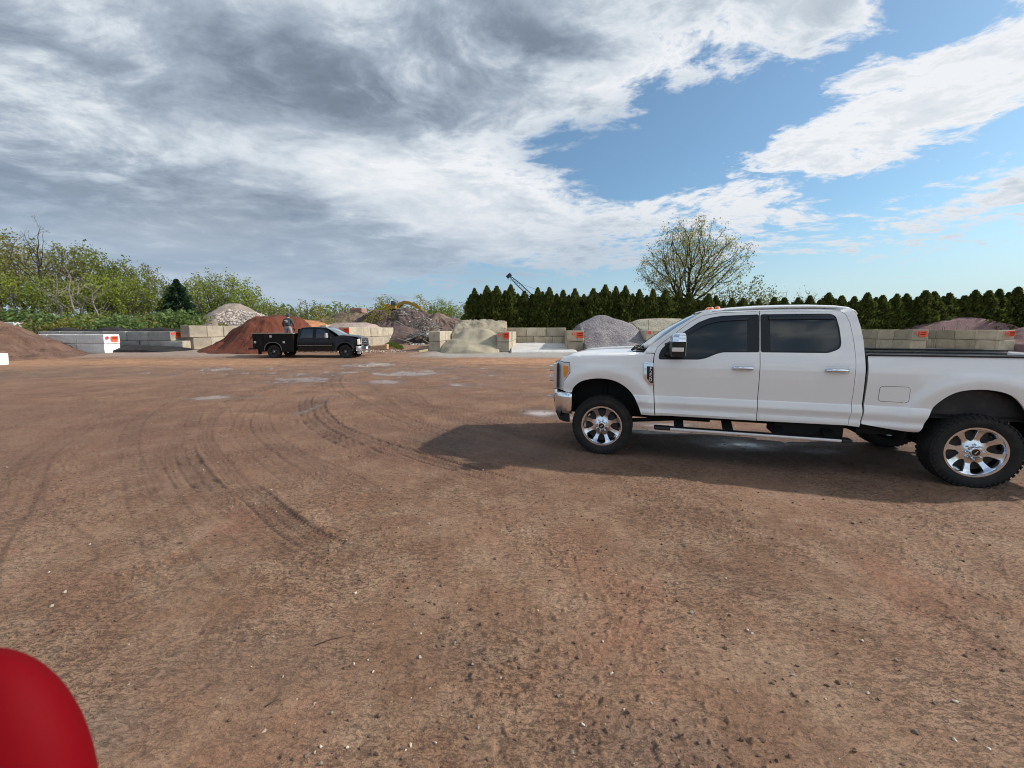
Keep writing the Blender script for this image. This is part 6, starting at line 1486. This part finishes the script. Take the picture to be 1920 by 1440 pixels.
for z in (.86, 1.00, 1.12): m_ = MB(); m_.box((1.225, 0, z), (.05, 1.24, .055)); m_.build('grille_bar', chrome, g_, bevel=.01)
for s_ in (-1, 1): m_ = MB(); m_.box((1.22, s_ * .62, .98), (.07, .06, .46)); m_.build('grille_surround', chrome, g_, bevel=.01)
m_ = MB(); m_.blob((1.255, 0, 1.0), (.02, .13, .06), random.Random(1), 2, 0); m_.build('grille_emblem', chrome, g_, smooth=True)
m_ = MB(); m_.box((1.20, 0, 1.215), (.08, 1.2, .05)); m_.build('grille_cap', chrome, g_, bevel=.015)
path = [(.82, 1.0), (1.05, .99), (1.22, .90), (1.32, .70), (1.36, .35), (1.37, 0)]; path += [(x, -y) for x, y in path[-2::-1]]
rows_ = [[(x + o_, y, z_) for o_, z_ in ((-.05, .44), (0, .46), (.015, .58), (.015, .68), (-.02, .73), (-.08, .74))] for x, y in path]
bmp = skin('front_bumper', rows_, chrome, BT_, solid=.01)
m_ = MB(); m_.box((1.05, -.88, .33), (.30, .12, .16)); m_.box((1.05, .88, .33), (.30, .12, .16)); m_.box((1.2, 0, .36), (.16, 1.4, .10)); m_.build('lower_valance', mat('grey_valance', (.38, .36, .35), .5), BT_, bevel=.015)
m_ = MB(); m_.box((1.40, 0, .60), (.02, .34, .16)); m_.build('number_plate', wh_l, bmp)
for y in (-.45, .45): m_ = MB(); m_.tube([(1.3, y, .42), (1.45, y, .42), (1.47, y, .36), (1.3, y, .36)], .025, 6); m_.build('tow_hook', black_tr, bmp)
# service body with side cabinets
sb_ = MB()
archs = smoothpoly([(-4.97, .44), (-4.90, .72), (-4.72, .90), (-4.43, .96), (-4.14, .90), (-3.96, .72), (-3.89, .44)], 3)
side_poly = [(-5.66, .60), (-5.66, 1.52), (-3.18, 1.52), (-3.18, .40), (-3.89, .40)] + archs[::-1][1:-1] + [(-4.97, .40), (-5.2, .40), (-5.3, .56)]
sbody = empty('dummy'); bpy.data.objects.remove(sbody)
for sd in (-1, 1):
    pc = panel('cabinet_side', side_poly, lambda x, z: 1.03, blk_s, BT_, side=sd, rim=.38, step=.2)
    for (x0, x1, z0_, z1_) in ((-5.62, -5.02, .68, 1.47), (-4.98, -3.90, 1.03, 1.47), (-3.86, -3.22, .46, 1.47)):
        dr = panel('cabinet_door', roundc([(x0, z0_), (x1, z0_), (x1, z1_), (x0, z1_)], .03, 2), lambda x, z: 1.045, blk_s, pc, side=sd, rim=.02, step=.3)
    for lx, lz in ((-4.52, 1.34), (-5.51, .99), (-3.73, .99)):
        m_ = MB(); m_.box((lx, sd * 1.052, lz), (.13, .02, .13)); m_.box((lx, sd * 1.066, lz), (.05, .01, .09)); m_.build('latch', mat('latch_steel', (.62, .58, .54), .4, .4), pc)
    m_ = MB(); m_.box((-4.42, sd * .86, 1.53), (2.52, .38, .03)); m_.build('cabinet_top', dust_m, pc)
    m_ = MB(); av = archs; m_.tube([(x, sd * 1.045, z + .02) for x, z in av], .028, 6); m_.build('arch_trim', mat('grey_trim', (.14, .135, .13), .5), pc, smooth=True)
m_ = MB(); m_.box((-4.42, 0, .92), (2.46, 1.34, .06)); m_.build('load_floor', blk_s, BT_)
m_ = MB(); m_.box((-3.22, 0, 1.2), (.05, 1.34, .62)); m_.build('headboard', blk_s, BT_)
m_ = MB(); m_.box((-5.64, 0, 1.14), (.05, 1.34, .40)); m_.build('tailgate', blk_s, BT_)
m_ = MB(); m_.box((-5.85, 0, .58), (.36, 1.9, .10)); m_.tube([(-5.7, 0, .5), (-6.0, 0, .48)], .04, 6); m_.box((-5.35, -.9, .38), (.05, .28, .30)); m_.build('rear_bumper', black_pl, BT_)
c_ = MB()
for s_ in (-1, 1): c_.box((-2.3, s_ * .43, .52), (6.4, .08, .16))
c_.box((-2.2, 0, .50), (1.2, 1.3, .22)); c_.box((-.1, 0, .70), (1.2, 1.1, .55)); c_.box((-2.0, 0, .45), (2.0, 1.86, .10)); c_.box((-4.4, 0, .60), (2.3, 1.2, .2))
for x in (0, -4.43): c_.tube([(x, -.8, .40), (x, .8, .40)], .07, 8)
c_.build('chassis', under_m, BT_)
blackrim = mat('black_rim', (.015, .015, .016), .3, .3, coat=.6)
w1 = make_wheel(BT_, 0, -.86, .405, -1, .41, .27, .23, blackrim, rot=.2, hub_m=chrome)
for lc in ((-4.43, -.86, .405), (0, .86, .405), (-4.43, .86, .405)): dup_wheel(w1, BT_, lc, lc[1] > 0, .6)

seen_ = set()
def nose(o):
    for c_ in [q for q in bpy.data.objects if q.parent == o]:
        if c_.type == 'MESH' and c_.data.name not in seen_ and c_.name.split('.')[0] not in ('wheel', 'rim'):
            seen_.add(c_.data.name)
            for v_ in c_.data.vertices:
                if v_.co.x > .5: v_.co.x = .5 + (v_.co.x - .5) * .56
        nose(c_) if not c_.name.startswith('wheel') else None
nose(BT_)
# ------------------------------------------------------------------ the man standing in the load bed
def skinned(name, verts, edges, radii, m, parent, sub=2, smooth=True):
    me = bpy.data.meshes.new(name); me.from_pydata(verts, edges, []); o = bpy.data.objects.new(name, me); COL.objects.link(o)
    md = o.modifiers.new('skin', 'SKIN'); md.use_smooth_shade = smooth; md.branch_smoothing = .6
    for i, r_ in enumerate(radii): me.skin_vertices[0].data[i].radius = r_ if isinstance(r_, tuple) else (r_, r_)
    me.skin_vertices[0].data[0].use_root = True
    s_ = o.modifiers.new('sub', 'SUBSURF'); s_.levels = s_.render_levels = sub
    dg = bpy.context.evaluated_depsgraph_get(); dg.update(); m2 = bpy.data.meshes.new_from_object(o.evaluated_get(dg)); bpy.data.objects.remove(o); m2.materials.clear(); m2.materials.append(m); m2.name = name
    m2.polygons.foreach_set('use_smooth', [True] * len(m2.polygons)); o = bpy.data.objects.new(name, m2); COL.objects.link(o); o.parent = parent; return o
zb = gz(0, YB) + .95; pm = at(540.5, YB + 1.25)
man = empty('person', (pm.x, pm.y, zb), 0, 'man seen from behind in dark hoodie and grey trousers, standing in the black truck bed', 'person')
hz_h = hz(540.5, 589, YB + 1.25) - zb; k_ = hz_h / 1.76; man.scale = (k_ * 1.12, k_ * 1.1, k_ * 1.02)
skin_m = mat('skin', (.45, .27, .20), .6); hoodie = mat('grey_hoodie', rough=.95, fn=lambda t, b: t.put(b.inputs['Base Color'], t.mix(t.noise(objco(t), 9, 4), (.045, .050, .055), (.085, .09, .095))))
trous = mat('grey_trousers', rough=.95, fn=lambda t, b: t.put(b.inputs['Base Color'], t.mix(t.noise(objco(t), 7, 4), (.20, .195, .20), (.32, .31, .31)))); glove = mat('dark_glove', (.02, .016, .015), .8); hair = mat('dark_hair', (.02, .014, .010), .8); boot = mat('work_boot', (.07, .045, .03), .8)
# facing away from the camera (+y); slight stoop, head bent forward
V_ = [(0, 0, .95), (0, .0, 1.12), (0, .02, 1.30), (0, .04, 1.43), (0, .08, 1.52), (0, .12, 1.60), (0, .14, 1.68),
      (.10, 0, .90), (.13, .01, .50), (.14, -.01, .08), (.14, .12, .04), (-.10, 0, .90), (-.14, .02, .50), (-.16, .0, .08), (-.16, .13, .04),
      (.17, .03, 1.41), (.25, .05, 1.14), (.24, .15, .92), (-.17, .03, 1.41), (-.26, .04, 1.14), (-.27, .12, .91)]
E_ = [(0, 1), (1, 2), (2, 3), (3, 4), (4, 5), (5, 6), (0, 7), (7, 8), (8, 9), (9, 10), (0, 11), (11, 12), (12, 13), (13, 14), (3, 15), (15, 16), (16, 17), (3, 18), (18, 19), (19, 20)]
rad_ = [(.09, .07), (.12, .09), (.16, .105), (.11, .085), .052, .085, .095, .06, .058, .042, .04, .06, .058, .042, .04, .055, .042, .030, .055, .042, .030]
skinned('body', V_, E_, rad_, skin_m, man)
skinned('hoodie', [(0, 0, .93), (0, 0, 1.12), (0, .01, 1.30), (0, .03, 1.44), (0, .06, 1.53), (.19, .03, 1.40), (.275, .04, 1.14), (.255, .14, .945), (-.19, .03, 1.40), (-.285, .03, 1.14), (-.285, .11, .94)], [(0, 1), (1, 2), (2, 3), (3, 4), (3, 5), (5, 6), (6, 7), (3, 8), (8, 9), (9, 10)],
        [(.19, .135), (.18, .13), (.205, .14), (.14, .115), (.10, .09), .082, .066, .050, .082, .066, .050], hoodie, man)
m_ = MB(); m_.lathe([(.02, .155), (.075, .13), (.105, .07), (.11, .0), (.10, -.05)], 20, 'z', (0, .115, 1.63)); hd = m_.build('hood', hoodie, man, smooth=True)
hdir = MB(); hdir.blob((0, .15, 1.665), (.082, .095, .10), random.Random(4), 2, .02); hdir.build('hair', hair, man, smooth=True)
# face looks away and down
fc = MB(); fc.blob((0, .232, 1.615), (.018, .022, .026), random.Random(4), 1, 0); fc.blob((.033, .222, 1.64), (.012, .01, .009), random.Random(4), 1, 0); fc.blob((-.033, .222, 1.64), (.012, .01, .009), random.Random(4), 1, 0); fc.blob((0, .215, 1.575), (.028, .014, .01), random.Random(4), 1, 0); fc.build('face', skin_m, man, smooth=True)
skinned('trousers', [(0, 0, 1.02), (0, 0, .90), (.115, 0, .84), (.135, .01, .50), (.145, 0, .12), (-.115, 0, .84), (-.145, .02, .50), (-.165, .005, .12)], [(0, 1), (1, 2), (2, 3), (3, 4), (1, 5), (5, 6), (6, 7)], [(.17, .13), (.17, .135), .12, .090, .075, .115, .090, .075], trous, man)
for s_, hp, el_ in ((1, (.24, .16, .90), (.25, .05, 1.14)), (-1, (-.27, .13, .89), (-.26, .04, 1.14))):
    V2 = [hp, (hp[0], hp[1] + .01, hp[2] - .05), (hp[0], hp[1] + .02, hp[2] - .09)]; E2 = [(0, 1), (1, 2)]; R2 = [.032, (.042, .02), (.040, .018)]
    for k, (ox, ln) in enumerate(((-.028, .070), (-.009, .080), (.010, .076), (.028, .060))):
        i = len(V2); V2 += [(hp[0] + ox, hp[1] + .035, hp[2] - .12), (hp[0] + ox, hp[1] + .045, hp[2] - .12 - ln * .5), (hp[0] + ox, hp[1] + .035, hp[2] - .12 - ln)]; E2 += [(2, i), (i, i + 1), (i + 1, i + 2)]; R2 += [.011, .010, .009]
    i = len(V2); V2 += [(hp[0] - s_ * .05, hp[1] + .03, hp[2] - .07), (hp[0] - s_ * .055, hp[1] + .05, hp[2] - .11)]; E2 += [(1, i), (i, i + 1)]; R2 += [.013, .011]
    skinned('glove', V2, E2, R2, glove, man, sub=1)
    m_ = MB(); m_.box((s_ * .15, .05, .045), (.10, .28, .09), taper=(.9, .8)); m_.build('boot', boot, man, bevel=.02)
m_ = MB(); m_.box((-.03, -.142, 1.335), (.15, .012, .055)); m_.box((.045, -.140, 1.30), (.09, .012, .05)); m_.box((-.02, -.142, 1.255), (.17, .010, .02)); m_.box((-.02, -.139, 1.21), (.15, .010, .012)); m_.build('back_print', wh_l, man)

# ------------------------------------------------------------------ excavator on the debris mound
YE = 60.0; pe = at(737, YE); ze = hz(737, 586.5, YE); cat_y = mat('machine_yellow', (.50, .27, .03), .5, fn=lambda t, b: t.put(b.inputs['Base Color'], t.mix(t.ramp(t.noise(objco(t), 2, 5), .5, .8, 0, .6), (.42, .23, .03), (.22, .14, .07)))); mach_d = mat('machine_dark', (.02, .018, .016), .7)
EX_ = empty('excavator', (pe.x, YE, ze), 0, 'yellow tracked excavator with raised boom standing on the dark debris mound', 'excavator')
def EP(px, py): return ((at(px, YE).x - pe.x), hz(px, py, YE) - ze)
for y in (-.75, .75):
    m_ = MB(); m_.prism(roundc([(-1.05, 0), (1.35, 0), (1.35, .36), (-1.05, .36)], .17, 4), y - .2, y + .2); m_.build('track', mach_d, EX_)
m_ = MB(); m_.box((.1, 0, .42), (1.2, 1.1, .25)); m_.build('undercarriage', mach_d, EX_)
m_ = MB(); m_.prism(roundc([(-1.05, .52), (.70, .52), (.70, .95), (.1, 1.0), (-.3, 1.22), (-.9, 1.18), (-1.1, .9)], .08, 2), -.8, .8); m_.build('house', cat_y, EX_, bevel=.03)
m_ = MB(); m_.prism(roundc([(-1.15, .50), (-.85, .50), (-.85, 1.0), (-1.15, .95)], .08, 2), -.85, .85); m_.build('counterweight', mach_d, EX_)
m_ = MB(); m_.prism(roundc([(.05, .9), (.62, .9), (.60, 1.35), (.40, 1.62), (.05, 1.62)], .05, 2), -.78, -.15); cb_ = m_.build('cab', mach_d, EX_, bevel=.02)
m_ = MB(); m_.box((.33, -.79, 1.28), (.42, .01, .45)); m_.build('cab_window', glass_b, cb_)
def limb(name, pts, ws, d=.34):
    m_ = MB(); up_ = []; lo_ = []
    for i, (x, z) in enumerate(pts):
        a, b = Vector(pts[max(0, i - 1)]), Vector(pts[min(len(pts) - 1, i + 1)]); n_ = (b - a).normalized(); n_ = Vector((-n_.y, n_.x)); up_.append((x + n_.x * ws[i] / 2, z + n_.y * ws[i] / 2)); lo_.append((x - n_.x * ws[i] / 2, z - n_.y * ws[i] / 2))
    m_.prism(up_ + lo_[::-1], -d / 2, d / 2); return m_.build(name, cat_y, EX_, bevel=.015)
limb('boom', [EP(745, 577), EP(752, 570), EP(760, 567), EP(770, 568.5), EP(781, 574), EP(788, 578.5)], [.25, .42, .50, .48, .38, .25])
limb('stick', [EP(783, 571), EP(788, 577), EP(789.5, 586), EP(788.5, 597)], [.15, .40, .30, .18], .26)
m_ = MB(); m_.tube([(EP(748, 580)[0], 0, EP(748, 580)[1]), (EP(757, 570.5)[0], 0, EP(757, 570.5)[1])], .07, 6); m_.tube([(EP(768, 566)[0], 0, EP(768, 566)[1]), (EP(783, 571)[0], 0, EP(783, 571)[1])], .05, 6); m_.tube([(EP(787, 579)[0], 0, EP(787, 579)[1]), (EP(785.5, 594)[0], 0, EP(785.5, 594)[1])], .06, 6); m_.build('hydraulic_ram', mach_d, EX_, smooth=True)
bx, bz_ = EP(788, 598); m_ = MB(); m_.prism([(bx - .1, bz_ + .05), (bx + .2, bz_ + .1), (bx + .3, bz_ - .4), (bx - .1, bz_ - .75), (bx - .55, bz_ - .6), (bx - .3, bz_ - .3)], -.4, .4); m_.build('bucket', mach_d, EX_, bevel=.02)
# ------------------------------------------------------------------ crane boom beyond the hedge
YC = 105.0; steel_b = mat('boom_steel', (.035, .05, .07), .6); p0 = at(957, YC); z0c = hz(957, 519, YC); p1 = at(1052, YC); z1c = hz(1052, 607, YC)
CR_ = empty('crane', (p1.x, YC, .4), 0, 'dark lattice crane boom rising above the hedge', 'crane')
A0 = Vector((p1.x - p1.x, 0, z1c - .4)); A1 = Vector((p0.x - p1.x, 0, z0c - .4)); dn = (A1 - A0).normalized(); nn_ = Vector((-dn.z, 0, dn.x)); mb = MB(); prev = None; N_ = 26
for i in range(N_ + 1):
    u = i / N_; c = A0 + (A1 - A0) * u; w = .42 * min(1, u * 5 + .2, (1 - u) * 5 + .35); q = [c + nn_ * w + Vector((0, w, 0)), c + nn_ * w - Vector((0, w, 0)), c - nn_ * w - Vector((0, w, 0)), c - nn_ * w + Vector((0, w, 0))]
    if prev:
        for k in range(4): mb.tube([prev[k], q[k]], .07, 4); mb.tube([prev[k], q[(k + 1) % 4]], .04, 3)
    prev = q
mb.build('boom', steel_b, CR_, fix=False)
mb = MB(); mb.box(A1 + dn * .5 + Vector((0, 0, -.1)), (1.3, .9, .8), Matrix.Rotation(-.7, 3, 'Y')); mb.build('boom_head', steel_b, CR_)
mb = MB(); mb.tube([A1 + nn_ * .9, A0 + Vector((3.4, 0, 5.2))], .03, 4); mb.tube([A1, A1 + Vector((.3, 0, -9))], .018, 3); mb.tube([A0 + Vector((3.4, 0, 5.2)), A0 + Vector((3.0, 0, -.5))], .1, 4); mb.build('cable', steel_b, CR_)
mb = MB(); mb.box((1.5, 0, .9), (5, 2.6, 1.6)); mb.box((1.5, 0, -.1), (4.6, 3.2, .7)); mb.build('crane_cab', steel_b, CR_, bevel=.1)

# ------------------------------------------------------------------ red housing close to the lens
F0 = Vector((0, _cp, -_sp)); U0 = Vector((0, _sp, _cp)); R0_ = Vector((1, 0, 0)); Cm = Vector((0, 0, CAM_H))
def close(px, py, d): return Cm + F0 * d + R0_ * ((px - 960) / FPX * d) + U0 * ((720 - py) / FPX * d)
DM = .42; c0 = close(-45, 1600, DM); k = DM / FPX
red_p = mat('red_gloss', rough=.7, spec=.10, fn=lambda t, b: t.put(b.inputs['Base Color'], t.mix(t.ramp(t.noise(objco(t), 60, 4, .6), .68, .8, 0, .35), (.145, .0003, .0035), (.20, .012, .015))))
MM = empty('rounded_housing', c0, 0, 'smooth red rounded housing poking into the bottom left corner, very close', 'housing')
V_, F_ = ICO[3]; P_ = []
for v in V_:
    v = Vector(v); e_ = 2.05; q = (abs(v.x) ** e_ + abs(v.y) ** e_ + abs(v.z) ** e_) ** (1 / e_); v = v / q
    x = v.x * 205 * k; z = v.z * 380 * k
    P_.append(R0_ * x + U0 * z + F0 * (v.y * 120 * k))
mb = MB(); mb.add(P_, F_); mb.build('housing', red_p, MM, smooth=True, subsurf=1)
mb = MB(); ring = []
for i in range(33):
    a = 2 * PI * i / 32; ring.append(R0_ * (math.cos(a) * 200 * k) + U0 * (math.sin(a) * 240 * k) - F0 * (40 * k))
mb = MB(); mb.tube([(-.03, 0, -.12), (-.04, 0, -.5), (-.04, 0, -c0.z + .02)], .03, 14); mb.lathe([(0, -c0.z + .03), (.13, -c0.z + .03), (.15, -c0.z)], 24, 'z', (-.04, 0, 0)); mb.build('post', black_pl, MM, angle=40)
